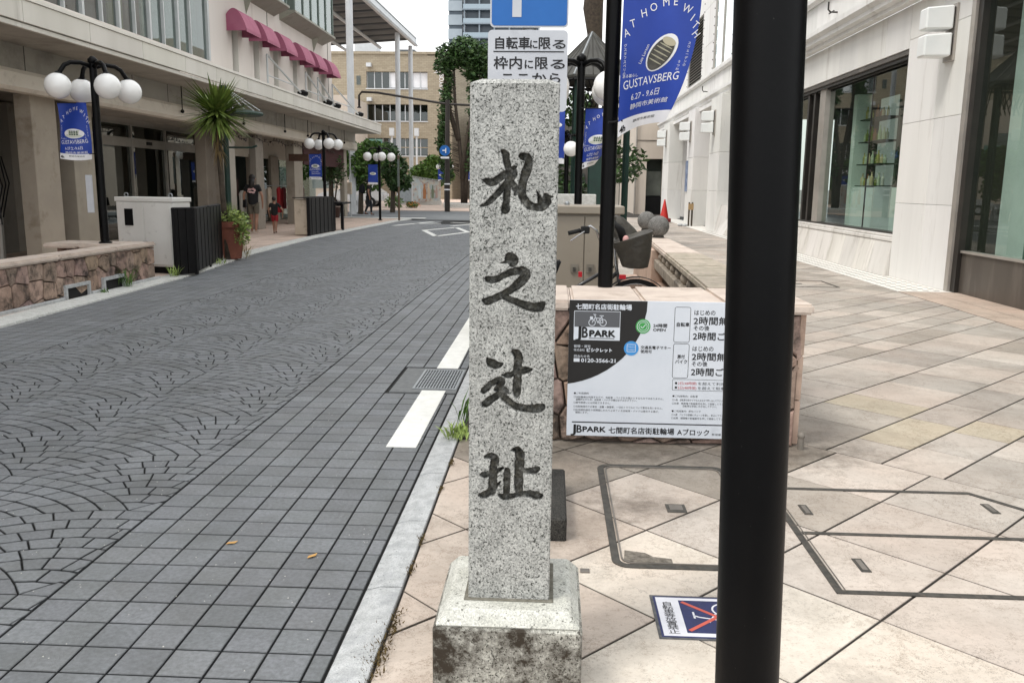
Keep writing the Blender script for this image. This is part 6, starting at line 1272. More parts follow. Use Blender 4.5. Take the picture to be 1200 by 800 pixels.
# ---- cone and wooden stand
M_red = mat('cone_red', '#b5231c', '#c22a22', rough=.5, scale=5)
cn = thing('traffic_cone', 'red traffic cone standing at the far stone pier', 'traffic cone', (4.76, 37, 0))
MB().box(4.5, 5.02, 36.74, 37.26, 0, .16).build('cone_base', mat('cone_dark', '#6b1b1a', rough=.7), cn, bevel=.02); MB().lathe([(.19, .16), (.03, .93), (.02, .95)], (4.76, 37, 0), 24).build('cone_body', M_red, cn, autos=.6)
ws = thing('wooden_stand', 'small wooden stand with stones at the foot of the far pier', 'stand', (5.42, 33.4, 0))
for x_ in (5.2, 5.32): MB().box(x_, x_+.05, 33.3, 33.4, 0, .9).build('leg', M_bark, ws)
MB().box(5.18, 5.38, 33.25, 33.29, .62, .85).build('board', mat('tan_board', '#a58a62', rough=.7), ws)
for i, (x_, y_, r_) in enumerate(((4.9, 33.2, .11), (5.02, 33.0, .08), (5.1, 33.3, .09))): MB().sphere((x_, y_, r_*.4), r_, 8, 5, .6).build('stone', M_kerb, ws)
# ---- garden pavilion with green posts
pv = thing('garden_pavilion', 'dark metal pavilion with a ribbed pointed roof and green posts behind the street lamp', 'pavilion', (.85, 21, 0))
M_roofd = mat('roof_dark', '#3c3b37', '#4a4944', rough=.5, scale=3, metal=.3); rc = (.85, 21.0); n = 8; ap = (rc[0], rc[1], 5.0); ring = [(rc[0]+1.12*math.cos(2*PI*(k+.5)/n), rc[1]+1.12*math.sin(2*PI*(k+.5)/n), 3.92) for k in range(n)]
for k in range(n):
    a, b = ring[k], ring[(k+1) % n]; MB().add([a, b, ap, (a[0], a[1], a[2]-.05), (b[0], b[1], b[2]-.05), (ap[0], ap[1], ap[2]-.05)], [(0, 1, 2), (5, 4, 3), (0, 3, 4, 1)]).build('roof_panel', M_roofd, pv)
    MB().tube([a, ap], .025, 6).build('roof_rib', MATS['galvanised'] if k in (5,) else M_roofd, pv)
    for q in (.25, .5, .75): p0 = Vector(a).lerp(Vector(b), q); MB().tube([tuple(p0+Vector((0, 0, .01))), tuple(p0.lerp(Vector(ap), 1-abs(q-.5)*.9-.1)+Vector((0, 0, .01)))], .012, 4).build('roof_seam', M_roofd, pv)
    MB().tube([(rc[0]+.95*math.cos(2*PI*(k+.5)/n), rc[1]+.95*math.sin(2*PI*(k+.5)/n), 0), (rc[0]+.95*math.cos(2*PI*(k+.5)/n), rc[1]+.95*math.sin(2*PI*(k+.5)/n), 3.9)], .05, 8).build('post', M_green, pv)
    a2, b2 = Vector(ring[k]).lerp(Vector(ap), .0)-Vector((0, 0, .1)), Vector(ring[(k+1) % n])-Vector((0, 0, .1)); MB().tube([tuple(a2), tuple(b2)], .035, 6).build('eaves_beam', M_blackm, pv)
    for q in range(1, 8): p0 = a2.lerp(b2, q/8); p1 = a2.lerp(b2, (q+2)/8 if q < 6 else .7); MB().tube([tuple(p0), tuple(p1-Vector((0, 0, .55)))], .014, 4).build('lattice_bar', M_blackm, pv)
MB().box(.80, 1.32, 20.0, 20.4, 0, 2.6).build('green_box_column', M_green, pv, bevel=.02)
MB().box(-.2, 2.0, 13.6, 13.9, 0, 1.26).build('white_ledge', M_kerb2, pv) if False else None
tag(MB().box(.0, .67, 13.4, 13.7, 0, 1.33).build('pale_box', M_kerb2, loc=(.3, 13.5, 0), bevel=.01), 'low pale ledge box behind the taupe cabinet', 'ledge')
# ---- weeds and moss
def weed(x, y, n, h, lab, m=M_leaf, z=0, sp=.06):
    b = MB()
    for k in range(n):
        a = rnd(0, 6.28); base = Vector((x+rnd(-sp, sp), y+rnd(-sp, sp), z)); tip = base+Vector((math.cos(a)*h*rnd(.3, .8), math.sin(a)*h*rnd(.3, .8), h*rnd(.4, 1))); mid = base.lerp(tip, .5)+Vector((0, 0, h*.15)); s_ = Vector((-math.sin(a), math.cos(a), 0))*min(h*.06, .007); g = rnd(.7, 1.5); b.col = (g, g, g*.8)
        b.add([tuple(base), tuple(mid-s_), tuple(tip), tuple(mid+s_)], [(0, 1, 2, 3)])
    return tag(b.build('weed', m, loc=(x, y, z)), lab, 'weed')
weed(-.52, 4.75, 70, .11, 'green weed sprouting at the kerb left of the carved pillar', m=M_leafp); weed(-.53, 5.0, 9, .26, 'taller thin weed stalks rising beside the kerb behind the pillar', sp=.03)
weed(-5.80, 11.35, 60, .32, 'leafy weed growing at the right hand vent of the planter wall', sp=.08); weed(-5.72, 12.7, 24, .22, 'small weed at the foot of the pale cabinet', m=M_leafp); weed(-5.78, 10.7, 26, .1, 'low weed between the two wall vents'); weed(-5.95, 14.9, 50, .14, 'weeds along the black screen base', m=M_leafp, sp=.16); weed(-5.85, 16.0, 30, .4, 'dry wispy grass below the terracotta pot', m=mat('dry_grass', '#8d8257', '#a19667'), sp=.1)
M_moss = mat('moss', '#4c4026', '#6b5a36', rough=1, scale=40)
m = MB()
for (x, y, n_, sp) in ((-.515, 2.42, 330, .035), (-.50, 2.62, 90, .02), (-.515, 3.3, 60, .012), (-.51, 3.02, 60, .012), (-.512, 3.9, 50, .01), (-.51, 4.3, 60, .012)):
    for k in range(n_):
        p = Vector((x+random.gauss(0, sp*.6), y+random.gauss(0, sp*2.2), .005)); q = p+Vector((rnd(-.012, .012), rnd(-.012, .012), rnd(.004, .018))); s_ = Vector((rnd(-.004, .004), rnd(-.004, .004), 0)); m.add([tuple(p-s_), tuple(p+s_), tuple(q)], [(0, 1, 2)])
m.build('kerb_moss', M_moss, kind='stuff')
# litter specks on the road joints
m = MB()
for k in range(420):
    x = rnd(-3.5, -.7); y = rnd(2.3, 6); s_ = rnd(.0015, .004); m.add([(x-s_, y, .0015), (x+s_, y, .0015), (x, y+s_*1.4, .0035)], [(0, 1, 2)])
m.build('grit', mat('grit', '#b9b8b2'), kind='stuff')
# ================================================================ PEOPLE
def skin_mesh(nodes, edges, levels=2, root=0):
    me = bpy.data.meshes.new('b'); me.from_pydata([n[:3] for n in nodes], edges, []); o = bpy.data.objects.new('b', me); COL.objects.link(o)
    md = o.modifiers.new('s', 'SKIN'); md.use_smooth_shade = True; o.modifiers.new('ss', 'SUBSURF').levels = levels
    for i, n in enumerate(nodes): v = me.skin_vertices[0].data[i]; v.radius = (n[3], n[4] if len(n) > 4 else n[3]); v.use_root = (i == root)
    dg = bpy.context.evaluated_depsgraph_get(); ev = o.evaluated_get(dg); r = bpy.data.meshes.new_from_object(ev); bpy.data.objects.remove(o); return r
def person(loc, H, face, lab, shirt, legs, shoe, hair, short=True, stride=.12, skin='#9c7560', arms=((.0, .1), (.0, .1)), long_hair=False, extra=None, female=False):
    """face: heading in radians from +Y; built facing +Y then turned. all measures as parts of H"""
    t = thing('person', lab, 'person', loc); hw = .1 if not female else .095
    S_ = H; n = []; e = []
    def add(x, y, z, r, r2=None, frm=None):
        n.append((x*S_, y*S_, z*S_, r*S_, (r2 or r)*S_)); 
        if frm is not None: e.append((frm, len(n)-1))
        return len(n)-1
    pel = add(0, 0, .53, .075, .055); ch0 = add(0, 0, .62, .068, .05, pel); ch = add(0, 0, .72, .085, .055, ch0); sh = add(0, 0, .80, .07, .045, ch); nk = add(0, .0, .855, .03, .03, sh); hd0 = add(0, .01, .885, .042, .045, nk); hd = add(0, .012, .945, .045, .053, hd0)
    feet = []
    for s, st in ((-1, stride), (1, -stride)):
        hp = add(s*.05, 0, .50, .052, .052, pel); kn = add(s*.052, st*.55+.02, .285, .033, .034, hp); cf = add(s*.05, st*.8-.005, .2, .031, .034, kn); an = add(s*.05, st-.02, .05+abs(min(st, 0))*.25, .017, .019, cf); fz = .05+abs(min(st, 0))*.25; feet.append((s*.05, st, fz)); add(s*.05, st+.0, fz-.02, .018, .018, an); add(s*.05, st+.05, fz-.03, .016, .014, len(n)-1)
    hands = []
    for s, (fy, out) in ((-1, arms[0]), (1, arms[1])):
        so = add(s*hw, 0, .805, .034, .034, sh); el = add(s*(hw+.035+out*.3), fy*.4-.01, .645, .023, .023, so); wr = add(s*(hw+.04+out*.2), fy+.02, .515, .0145, .0145, el); pm = add(s*(hw+.035+out*.2), fy+.028, .475, .018, .010, wr)
        for k in range(4): q = add(s*(hw+.035+out*.2)+(k-1.5)*.0015, fy+.028+(k-1.5)*.009, .445-.003*(abs(k-1.5)), .0045, .0045, pm); add(s*(hw+.03+out*.2), fy+.031+(k-1.5)*.009, .42+.003*abs(k-1), .004, .004, q)
        add(s*(hw+.028+out*.2), fy+.055, .465, .005, .005, pm); hands.append((s*(hw+.035+out*.2), fy+.03, .46))
    me = skin_mesh(n, e, 2); c, sn = math.cos(face), math.sin(face); me.transform(Matrix.Rotation(face, 4, 'Z')); me.materials.append(mat('skin_'+skin[1:], skin, rough=.55)); o = bpy.data.objects.new('body', me); COL.objects.link(o); o.parent = t
    def shell(nodes, edges, name, color, lv=2):
        me = skin_mesh([(x*S_, y*S_, z*S_, r*S_, r2*S_) for x, y, z, r, r2 in nodes], edges, lv); me.transform(Matrix.Rotation(face, 4, 'Z')); me.materials.append(color); q = bpy.data.objects.new(name, me); COL.objects.link(q); q.parent = t; return q
    a0, a1 = n, None
    sx = lambda s, k: [v/S_ for v in n[k]]
    # shirt: torso and short sleeves
    el = lambda s, i, fr: (s*(hw+(.035+arms[i][1]*.3)*fr), (arms[i][0]*.4-.01)*fr, .805-.16*fr)
    L1, R1 = el(-1, 0, .62), el(1, 1, .62)
    shell([(0, 0, .44, .100, .082), (0, 0, .60, .094, .074), (0, 0, .72, .104, .074), (0, 0, .795, .086, .062), (0, 0, .83, .042, .040), (-hw, 0, .808, .042, .042), (*L1, .036, .036), (hw, 0, .808, .042, .042), (*R1, .036, .036)], [(0, 1), (1, 2), (2, 3), (3, 4), (3, 5), (5, 6), (3, 7), (7, 8)], 'shirt', shirt)
    nd = [(0, 0, .545, .082, .062)]; ed = []
    for s, st in ((-1, stride), (1, -stride)):
        k0 = len(nd); nd += [(s*.052, 0, .49, .060, .060)]; ed.append((0, k0)); f = .85 if short else 1; nd.append((s*.054, (st*.55+.02)*f, .50-.215*f, .044, .045)); ed.append((k0, k0+1))
        if not short: nd.append((s*.05, st-.02, .065+abs(min(st, 0))*.25, .028, .032)); ed.append((k0+1, k0+2))
    shell(nd, ed, 'shorts' if short else 'trousers', legs)
    for (x, y, z) in feet: shell([(x, y-.045, z-.022, .022, .02), (x, y+.01, z-.026, .024, .018), (x, y+.07, z-.03, .022, .014)], [(0, 1), (1, 2)], 'shoe', shoe, 1)
    # head details
    hb_ = MB(); hb_.sphere((0, -.016*S_, .951*S_), .054*S_, 20, 14, 1.12)
    if long_hair: hb_.tube([(0, -.035*S_, .93*S_), (0, -.05*S_, .87*S_), (0, -.062*S_, .81*S_), (0, -.066*S_, .77*S_)], [.048*S_, .05*S_, .042*S_, .018*S_], 14)
    hm = hb_.build('hair', hair, t, smooth=True); hm.data.transform(Matrix.Translation(root_loc(t))); hm.data.transform(Matrix.Rotation(face, 4, 'Z'))
    f = MB(); f.sphere((0, .068*S_, .925*S_), .008*S_, 8, 6); q = f.build('nose', me.materials[0] if False else mat('skin_'+skin[1:], skin), t, smooth=True, loc=(0, 0, 0))
    q.data.transform(Matrix.Translation(root_loc(t))); q.data.transform(Matrix.Rotation(face, 4, 'Z')); 
    ey = MB(); [ey.sphere((s*.019*S_, .060*S_, .94*S_), .006*S_, 8, 6) for s in (-1, 1)]; q = ey.build('eyes', M_ink, t); q.data.transform(Matrix.Translation(root_loc(t))); q.data.transform(Matrix.Rotation(face, 4, 'Z'))
    mo = MB(); mo.box(-.013*S_, .013*S_, .056*S_, .062*S_, .903*S_, .907*S_); q = mo.build('mouth', mat('lip', '#8d4b42'), t); q.data.transform(Matrix.Translation(root_loc(t))); q.data.transform(Matrix.Rotation(face, 4, 'Z'))
    er = MB(); [er.sphere((s*.05*S_, .005*S_, .93*S_), .011*S_, 8, 6, 1.3) for s in (-1, 1)]; q = er.build('ears', mat('skin_'+skin[1:], skin), t, smooth=True); q.data.transform(Matrix.Translation(root_loc(t))); q.data.transform(Matrix.Rotation(face, 4, 'Z'))
    return t
M_tblack = mat('black_tshirt', '#121214', '#1b1b1d', rough=.9, scale=6); M_hair = mat('dark_hair', '#14100e', '#201915', rough=.6, scale=20); M_khaki = mat('khaki_cloth', '#5c574d', '#6a6559', rough=.9, scale=6); M_rcloth = mat('red_cloth', '#8e1d26', '#9c2530', rough=.85); M_shoe = mat('pale_shoe', '#b9a99a', rough=.7); M_shoed = mat('brown_shoe', '#4b2a22', rough=.7); M_dtr = mat('dark_trousers', '#1d2026', '#262a31', rough=.85)
w = person((-8.36, 23.8, .03), 1.62, .05, 'person in a black printed shirt and grey shorts seen from behind at the boutique', M_tblack, M_khaki, M_shoe, M_hair, True, .05, long_hair=True, female=True)
m = MB(); 
for (x, z, a, b) in ((-.06, 1.22, .05, .035), (.03, 1.24, .06, .03), (.08, 1.2, .04, .04), (-.02, 1.15, .06, .03), (.05, 1.14, .05, .03), (-.09, 1.17, .03, .03)):
    y_ = -.125; m.add([(x+a*math.cos(q), y_+abs(x)*.35, z+b*math.sin(q)) for q in [2*PI*i/10 for i in range(10)]], [tuple(range(10))])
o = m.build('shirt_print', mat('print_pink', '#c98a88', '#d8c6c2', scale=30), w); o.data.transform(Matrix.Translation(root_loc(w)))
bag = MB(); bag.hexa([(-.30, -.05, .72), (-.2, -.05, .72), (-.2, .15, .72), (-.30, .15, .72)], [(-.29, -.03, .95), (-.21, -.03, .95), (-.21, .12, .95), (-.29, .12, .95)]); o = bag.build('shoulder_bag', M_blackm, None, bevel=.02, loc=(0, 0, 0)); o.data.transform(Matrix.Translation((-8.36, 23.8, .03))); tag(o, 'dark bag held at the left side of the person in grey shorts', 'bag')
person((-7.8, 23.9, .03), 1.02, .1, 'child in a dark shirt and red shorts walking past the boutique', M_tblack, M_rcloth, M_shoed, M_hair, True, .10, arms=((.06, .1), (.06, .3)))
mn = person((-8.38, 39.1, .035), 1.62, -1.35, 'man in dark clothes with a backpack walking beside the street lamp', M_tblack, M_dtr, M_shoed, M_hair, False, .085)
o = MB().box(-8.80, -8.56, 39.0, 39.26, 1.0, 1.42).build('backpack', mat('backpack', '#151820', rough=.8), bevel=.06, seg=2, loc=(-8.7, 39.1, 1.2)); tag(o, 'dark backpack worn by the walking man', 'backpack')
# ---- clothes rack outside the boutique
cr2 = thing('clothes_rack', 'steel clothes rack with garments outside the boutique', 'clothes rack', (-9.6, 30, 0))
for y_ in (27.6, 33.0): MB().tube([(-9.6, y_, .03), (-9.6, y_, 1.35)], .015, 6).build('leg', MATS['galvanised'], cr2); MB().tube([(-9.8, y_, .05), (-9.4, y_, .05)], .015, 6).build('foot', MATS['galvanised'], cr2)
MB().tube([(-9.6, 27.6, 1.34), (-9.6, 33.0, 1.34)], .014, 6).build('rail', MATS['galvanised'], cr2)
GC = [(27.75, '#8f8479', 'long beige'), (28.3, '#7d746b', 'taupe'), (28.9, '#a39686', 'pale tan'), (30.0, '#a3232a', 'bright red'), (30.5, '#8c1f28', 'dark red'), (31.3, '#6f9a86', 'pale green'), (31.8, '#557a6d', 'deep green'), (32.3, '#5a3a2c', 'brown'), (32.8, '#472b25', 'dark brown')]
for i, (y_, c_, nm) in enumerate(GC):
    t = thing('garment', nm+' garment hanging on the rack outside the boutique', 'garment', (-9.6, y_, .3), 'garments on the boutique rack'); l_ = .75+.12*(i % 2)
    w_ = .19; m = MB(); m.prof_x([(y_-.03, 1.3), (y_-w_, 1.22), (y_-w_*.85, 1.0), (y_-w_*1.1, 1.28-l_), (y_+w_*1.1, 1.28-l_), (y_+w_*.85, 1.0), (y_+w_, 1.22), (y_+.03, 1.3)], -9.64, -9.56); m.build('cloth', mat('cloth_'+c_[1:], c_, rough=.9, bump=.4, bscale=14, bdist=.03), t, bevel=.012)
    MB().tube([(-9.6, y_-.12, 1.26), (-9.6, y_, 1.31), (-9.6, y_, 1.355)], .005, 4).build('hanger', MATS['galvanised'], t)
t = thing('garment', 'white garment hanging near the person in grey shorts', 'garment', (-9.5, 26.1, .3)); MB().prof_x([(26.07, 1.2), (25.9, 1.1), (25.95, .5), (26.35, .5), (26.4, 1.1), (26.23, 1.2)], -9.54, -9.46).build('cloth', mat('cloth_white', '#b9b5ad', rough=.9), t, bevel=.012)
# ---- potted small tree, utility box
ptr = thing('potted_tree', 'thin leafy tree in a dark pot under the canopy end', 'potted tree', (-9.2, 36, 0))
MB().lathe([(.22, 0), (.3, .4), (.32, .42), (.3, .44)], (-9.2, 36, .03), 18).build('pot', mat('brown_pot', '#3c2720', rough=.7), ptr)
for k in range(6): a = rnd(0, 6.28); MB().tube([(-9.2, 36, .4), (-9.2+.15*math.cos(a), 36+.15*math.sin(a), 1.3), (-9.2+.4*math.cos(a), 36+.4*math.sin(a), rnd(2.1, 2.7))], [.025, .018, .008], 5).build('stem', M_bark, ptr)
m = MB(); leaves(m, (-9.2, 36, 2.0), .55, 420, .09, 1.4, .1); m.build('foliage', M_leafd, ptr)
ub = thing('utility_box', 'beige meter box on a pipe at the last canopy post', 'utility box', (-9.05, 38.0, 0)); MB().box(-9.2, -8.9, 37.9, 38.1, .98, 1.5).build('box', mat('cabinet_beige', '#b9ab98'), ub, bevel=.01); MB().tube([(-9.0, 38.2, 0), (-9.0, 38.2, 3.5)], .03, 6).build('conduit', MATS['aluminium'], ub)
ab = thing('a_board', 'small white folding board on the pavement left of the walking man', 'sign board', (-10.0, 43.5, 0)); MB().hexa([(-10.3, 43.3, .03), (-9.8, 43.3, .03), (-9.8, 43.36, .03), (-10.3, 43.36, .03)], [(-10.28, 43.5, .85), (-9.82, 43.5, .85), (-9.82, 43.54, .85), (-10.28, 43.54, .85)]).build('panel', M_bannerw, ab); MB().hexa([(-10.3, 43.8, .03), (-9.8, 43.8, .03), (-9.8, 43.86, .03), (-10.3, 43.86, .03)], [(-10.28, 43.55, .85), (-9.82, 43.55, .85), (-9.82, 43.59, .85), (-10.28, 43.59, .85)]).build('panel', M_bannerw, ab); MB().box(-10.2, -9.9, 43.33, 43.36, .35, .6).build('print', mat('print_grey', '#8a8a8e'), ab)
# ---- road sign pole, tall utility pole
sp = thing('sign_pole', 'thin brown sign pole with green plates at the left kerb end', 'sign pole', (-6.1, 34.1, 0)); MB().tube([(-6.1, 34.1, 0), (-6.1, 34.1, 2.5)], .04, 10).build('pole', mat('brown_steel', '#5d4c3c', '#6a5848', rough=.6), sp); MB().box(-6.14, -6.06, 34.03, 34.05, 1.35, 2.4).build('plate', mat('grey_green', '#56605c', '#6d7672', scale=12), sp); MB().sphere((-6.1, 34.1, 2.52), .06, 10, 6).build('cap', MATS['brown_steel'], sp)
up = thing('utility_pole', 'tall dark brown utility pole with a blue round sign and a curved arm', 'utility pole', (-5.75, 47, 0)); M_brp = mat('pole_brown', '#231d19', '#2d2621', rough=.6)
MB().tube([(-5.75, 47, 0), (-5.73, 47, 5.9)], [.15, .12], 16).build('pole', M_brp, up, autos=.6)
MB().tube([(-10.5, 47, 5.55), (-10.5, 47, 6.1), (-10.35, 47, 6.28), (-9.5, 47, 6.25), (-7.5, 47, 5.95), (-5.7, 47, 5.68), (-3.2, 47, 5.6)], .06, 8).build('curved_arm', M_brp, up, smooth=True)
MB().lathe([(.02, .06), (.1, 0), (.12, -.05), (.02, -.06)], (-10.5, 47, 5.5), 12).build('arm_lamp', M_brp, up)
def ydisc(mb, cx, cy, cz, r, t=.02, n=24): return mb.prof_y([(cx+r*math.cos(2*PI*k/n), cz+r*math.sin(2*PI*k/n)) for k in range(n)], cy-t, cy)
ds = ydisc(MB(), -5.85, 46.8, 3.25, .28).build('round_sign', M_signb, up); m = MB(); m.tube([(-5.98, 46.76, 3.25), (-5.8, 46.76, 3.25)], .03, 5); m.tube([(-5.8, 46.76, 3.12), (-5.8, 46.76, 3.38)], .03, 5); m.build('sign_mark', M_bannerw, ds); MB().box(-6.08, -5.62, 46.78, 46.8, 2.83, 2.93).build('small_plate', M_bannerw, up)
for z_ in (1.15, 1.45): MB().tube([(-5.75, 47, z_), (-5.75, 47, z_+.07)], .16, 14).build('reflective_band', M_bannerw, up)

bs = thing('litter_bin', 'small dark post box beside the pollarded tree planter', 'bin', (-4.6, 54, 0)); MB().box(-4.85, -4.45, 53.9, 54.2, 0, 1.4).build('bin_body', M_blackm, bs, bevel=.02); MB().box(-4.87, -4.43, 53.88, 54.22, 1.401, 1.45).build('lid', M_blackm, bs)
# ---- pollarded tree in a round stone planter
tr = thing('pollarded_tree', 'tall dark pollarded street tree with several trunks in a round stone bed', 'tree', (-5.7, 55, 0))
MB().lathe([(1.25, 0), (1.28, .28), (1.2, .32), (1.05, .32), (1.0, .25)], (-5.7, 55, 0), 28).build('stone_bed', M_kerb2, tr, autos=.5); MB().lathe([(1.0, .25), (.01, .27)], (-5.7, 55, 0), 20, cap=False).build('soil', M_core, tr)
T = [[(-5.7, 55, .2), (-5.75, 55, 2), (-6.0, 55, 4.5), (-6.25, 55, 6.8), (-6.3, 55, 8.8)], [(-5.6, 55, .2), (-5.5, 55, 2.2), (-5.1, 55, 4.5), (-4.9, 55.1, 6.5), (-5.0, 55.1, 9)], [(-5.75, 54.9, 1.8), (-5.6, 54.9, 3.5), (-5.3, 54.8, 5.2), (-4.5, 54.8, 8.5)], [(-6.0, 55, 4.2), (-6.6, 55.2, 6.0), (-6.9, 55.2, 8.6)]]
for q in T: MB().tube(q, [.17-.028*i for i in range(len(q))], 9).build('trunk', M_bark, tr, smooth=True)
m = MB(); random.seed(21)
for (x, z, r_, n_) in ((-6.5, 9.3, 1.0, 900), (-5.6, 9.6, 1.1, 1000), (-4.6, 9.3, 1.1, 1000), (-3.9, 8.5, .9, 600), (-6.9, 8.7, .7, 500), (-5.1, 8.6, .9, 600)): leaves(m, (x, 55, z), r_, n_, .15, .85, .3)
for q in range(150):
    z_ = rnd(1.6, 8.2); x_ = -6.2-rnd(0, .35)-max(0, (5.5-abs(z_-4.5)))*.12; leaves(m, (x_, 55+rnd(-.6, .6), z_), rnd(.2, .42), 26, .13, .8, .1)
for q in range(150): z_ = rnd(2.0, 8.4); leaves(m, (rnd(-5.3, -4.0), 55+rnd(-.5, .5), z_), rnd(.25, .5), 34, .13, .8, .1)
m.build('foliage', M_leafd, tr)
m = MB()
for q in range(60): z_ = rnd(1.6, 8); m.tube([(-5.95-(z_-2)*.04, 55, z_), (-6.3-rnd(.2, .9), 55+rnd(-.4, .4), z_+rnd(.1, .5))], [.02, .006], 4)
m.build('twigs', M_bark, tr, kind='stuff')
def bush_tree(x, y, lab, trunk_h, crowns, m_, s=.14, cat='tree', name='leafy_tree'):
    t = thing(name, lab, cat, (x, y, 0)); MB().tube([(x, y, 0), (x+.05, y, trunk_h)], [.14, .1], 8).build('trunk', M_bark, t)
    b = MB()
    for (dx, dy, z, r_, n_) in crowns: leaves(b, (x+dx, y+dy, z), r_, n_, s, .8, .45)
    b.build('foliage', m_, t); return t
bush_tree(-9.3, 41.5, 'rounded green tree behind the second street lamp, half under the canopy', 1.6, [(0, 0, 2.3, 1.0, 1100), (.6, 0, 2.9, .8, 700), (-.9, 0, 2.6, .9, 800), (.3, .2, 1.6, .8, 500)], M_leaf)
bush_tree(-8.3, 44.5, 'darker green tree directly behind the third street lamp', 1.4, [(0, 0, 2.3, .85, 900), (.35, 0, 1.6, .7, 600), (-.3, 0, 3.0, .7, 500)], M_leafd)
bush_tree(-12.2, 47, 'broad green tree beyond the end of the canopy', 1.6, [(0, 0, 2.6, 1.3, 1200), (1.2, 0, 2.9, 1.0, 800), (-1.4, 0, 2.4, 1.0, 700)], M_leaf)
bush_tree(-8.85, 62.5, 'bright round bush rising behind the mural wall', 1.5, [(0, 0, 2.4, 1.1, 1300), (.9, 0, 2.1, .9, 800), (-.8, 0, 2.2, .8, 600), (.2, 0, 3.0, .7, 500)], mat('leaf_mid', '#4d6b2c', '#62803a', rough=.6, scale=5, tint=True), cat='bush', name='round_bush')
bush_tree(1.2, 27, 'old tree with a thick cut trunk behind the pavilion', 6.0, [(-.9, 0, 1.2, .9, 700), (-1.0, .3, 2.6, .8, 600), (-.5, .2, 3.8, .7, 400), (.9, 0, 2.2, .8, 400)], M_leafd, .12)
tk = bpy.data.objects['leafy_tree.003'] if 'leafy_tree.003' in bpy.data.objects else None
if tk: MB().tube([(1.15, 26, 4.2), (1.12, 26, 5.8), (1.05, 26, 6.5), (1.2, 26, 9)], [.24, .23, .3, .2], 10).build('upper_trunk', M_bark, tk, smooth=True)
sh = thing('low_shrub', 'low green shrub with orange flowers beside the sign pole', 'shrub', (-9.3, 52, 0)); m = MB(); leaves(m, (-9.6, 52, .35), .6, 500, .09, .7, .2); leaves(m, (-8.6, 52.3, .2), .4, 250, .08, .6, .2); m.build('foliage', M_leaf, sh); m = MB(); leaves(m, (-8.4, 52, .22), .45, 60, .05, .4, .7); m.build('flowers', mat('orange_flower', '#c9772f', rough=.7), sh)
# ---- mural wall
mw = thing('mural_wall', 'pale wall painted with a faded pastel mural beyond the crossing', 'wall', (-8.8, 60, 0)); MB().hexa([(-9.75, 60, .22), (-7.95, 61, .33), (-7.95, 61.2, .33), (-9.75, 60.2, .22)], [(-9.75, 60, 1.98), (-7.95, 61, 1.72), (-7.95, 61.2, 1.72), (-9.75, 60.2, 1.98)]).build('mural_panel', mat('mural_paint', '#a9bcc4', '#c9c3b5', rough=.7, scale=2.5, dirt='#a88f82', dscale=3.5, damt=(.52, .6)), mw)
MB().hexa([(-10.9, 59.9, 0), (-7.9, 60.9, 0), (-7.9, 61.3, 0), (-10.9, 60.4, 0)], [(-10.9, 59.9, .25), (-7.9, 60.9, .33), (-7.9, 61.3, .33), (-10.9, 60.4, .25)]).build('stone_plinth', M_kerb2, mw)
MB().hexa([(-9.8, 59.95, 1.88), (-7.93, 60.95, 1.66), (-7.93, 61.2, 1.66), (-9.8, 60.2, 1.88)], [(-9.8, 59.95, 2.02), (-7.93, 60.95, 1.76), (-7.93, 61.2, 1.76), (-9.8, 60.2, 2.02)]).build('pattern_coping', mat('speckle_coping', '#3d453f', '#b9bdb8', scale=14), mw)
for i, (x_, z_, w_, h_, c_) in enumerate(((-9.3, .5, .18, .9, '#c9d5da'), (-9.0, .45, .22, 1.0, '#b07a52'), (-8.72, .45, .18, 1.1, '#d8c9b4'), (-8.45, .5, .16, .9, '#7d8a74'), (-8.2, .5, .14, .8, '#c2a9a0'))):
    y_ = 60+(x_+9.75)*.555-.03; MB().prof_y([(x_-w_/2, z_), (x_+w_/2, z_), (x_+w_*.6, z_+h_*.6), (x_+w_*.25, z_+h_*.75), (x_+w_*.2, z_+h_), (x_-w_*.2, z_+h_), (x_-w_*.25, z_+h_*.75), (x_-w_*.6, z_+h_*.6)], y_-.02, y_).build('mural_figure', mat('fig'+c_[1:], c_, rough=.8), mw)
MB().prof_y([(-10.85, .25), (-9.85, .25), (-9.85, 1.95), (-10.1, 1.85), (-10.5, 1.4), (-10.8, .8)], 60.0, 60.1).build('curved_glass_panel', mat('grey_glass', '#8d979c', '#a3acb0', rough=.3), mw)
# ---- white car
car = thing('parked_car', 'white car parked beyond the pavement behind the walking man', 'car', (-12.3, 54, 0)); M_car = mat('car_white', '#cfd0d0', '#d9dada', rough=.25, coat=.6)
pr_ = [(-14.6, .35), (-14.65, .75), (-14.2, .92), (-13.4, 1.0), (-12.8, 1.38), (-11.4, 1.42), (-10.7, 1.02), (-10.5, .9), (-10.45, .4)]
MB().prof_y(pr_[::-1], 53.2, 54.9).build('body', M_car, car, bevel=.06, seg=2)
MB().prof_y([(-13.3, 1.02), (-12.75, 1.33), (-11.45, 1.36), (-10.95, 1.04)][::-1], 53.18, 54.92).build('side_window', M_blackm, car)
for x_ in (-13.7, -11.3):
    for y_ in (53.15, 54.75): w_ = MB(); w_.tube([(x_, y_, .32), (x_, y_+.2, .32)], .32, 20); o = w_.build('wheel', M_rub2, car); MB().tube([(x_, y_-.01, .32), (x_, y_+.21, .32)], .18, 12).build('rim', M_chrome, o)
for y_ in (53.35, 54.5): MB().box(-10.5, -10.43, y_, y_+.25, .7, .85).build('headlight', M_bannerw, car)
tag(MB().prof_y([(-9.12, 3.2), (-8.3, 3.2), (-8.3, 3.58), (-9.12, 3.58)], 42, 42.05).build('hanging_sign', mat('teal_sign', '#7fa79a', '#8fb5a8', scale=2), loc=(-8.7, 42, 3.2)), 'pale teal hanging sign beyond the canopy end', 'sign')
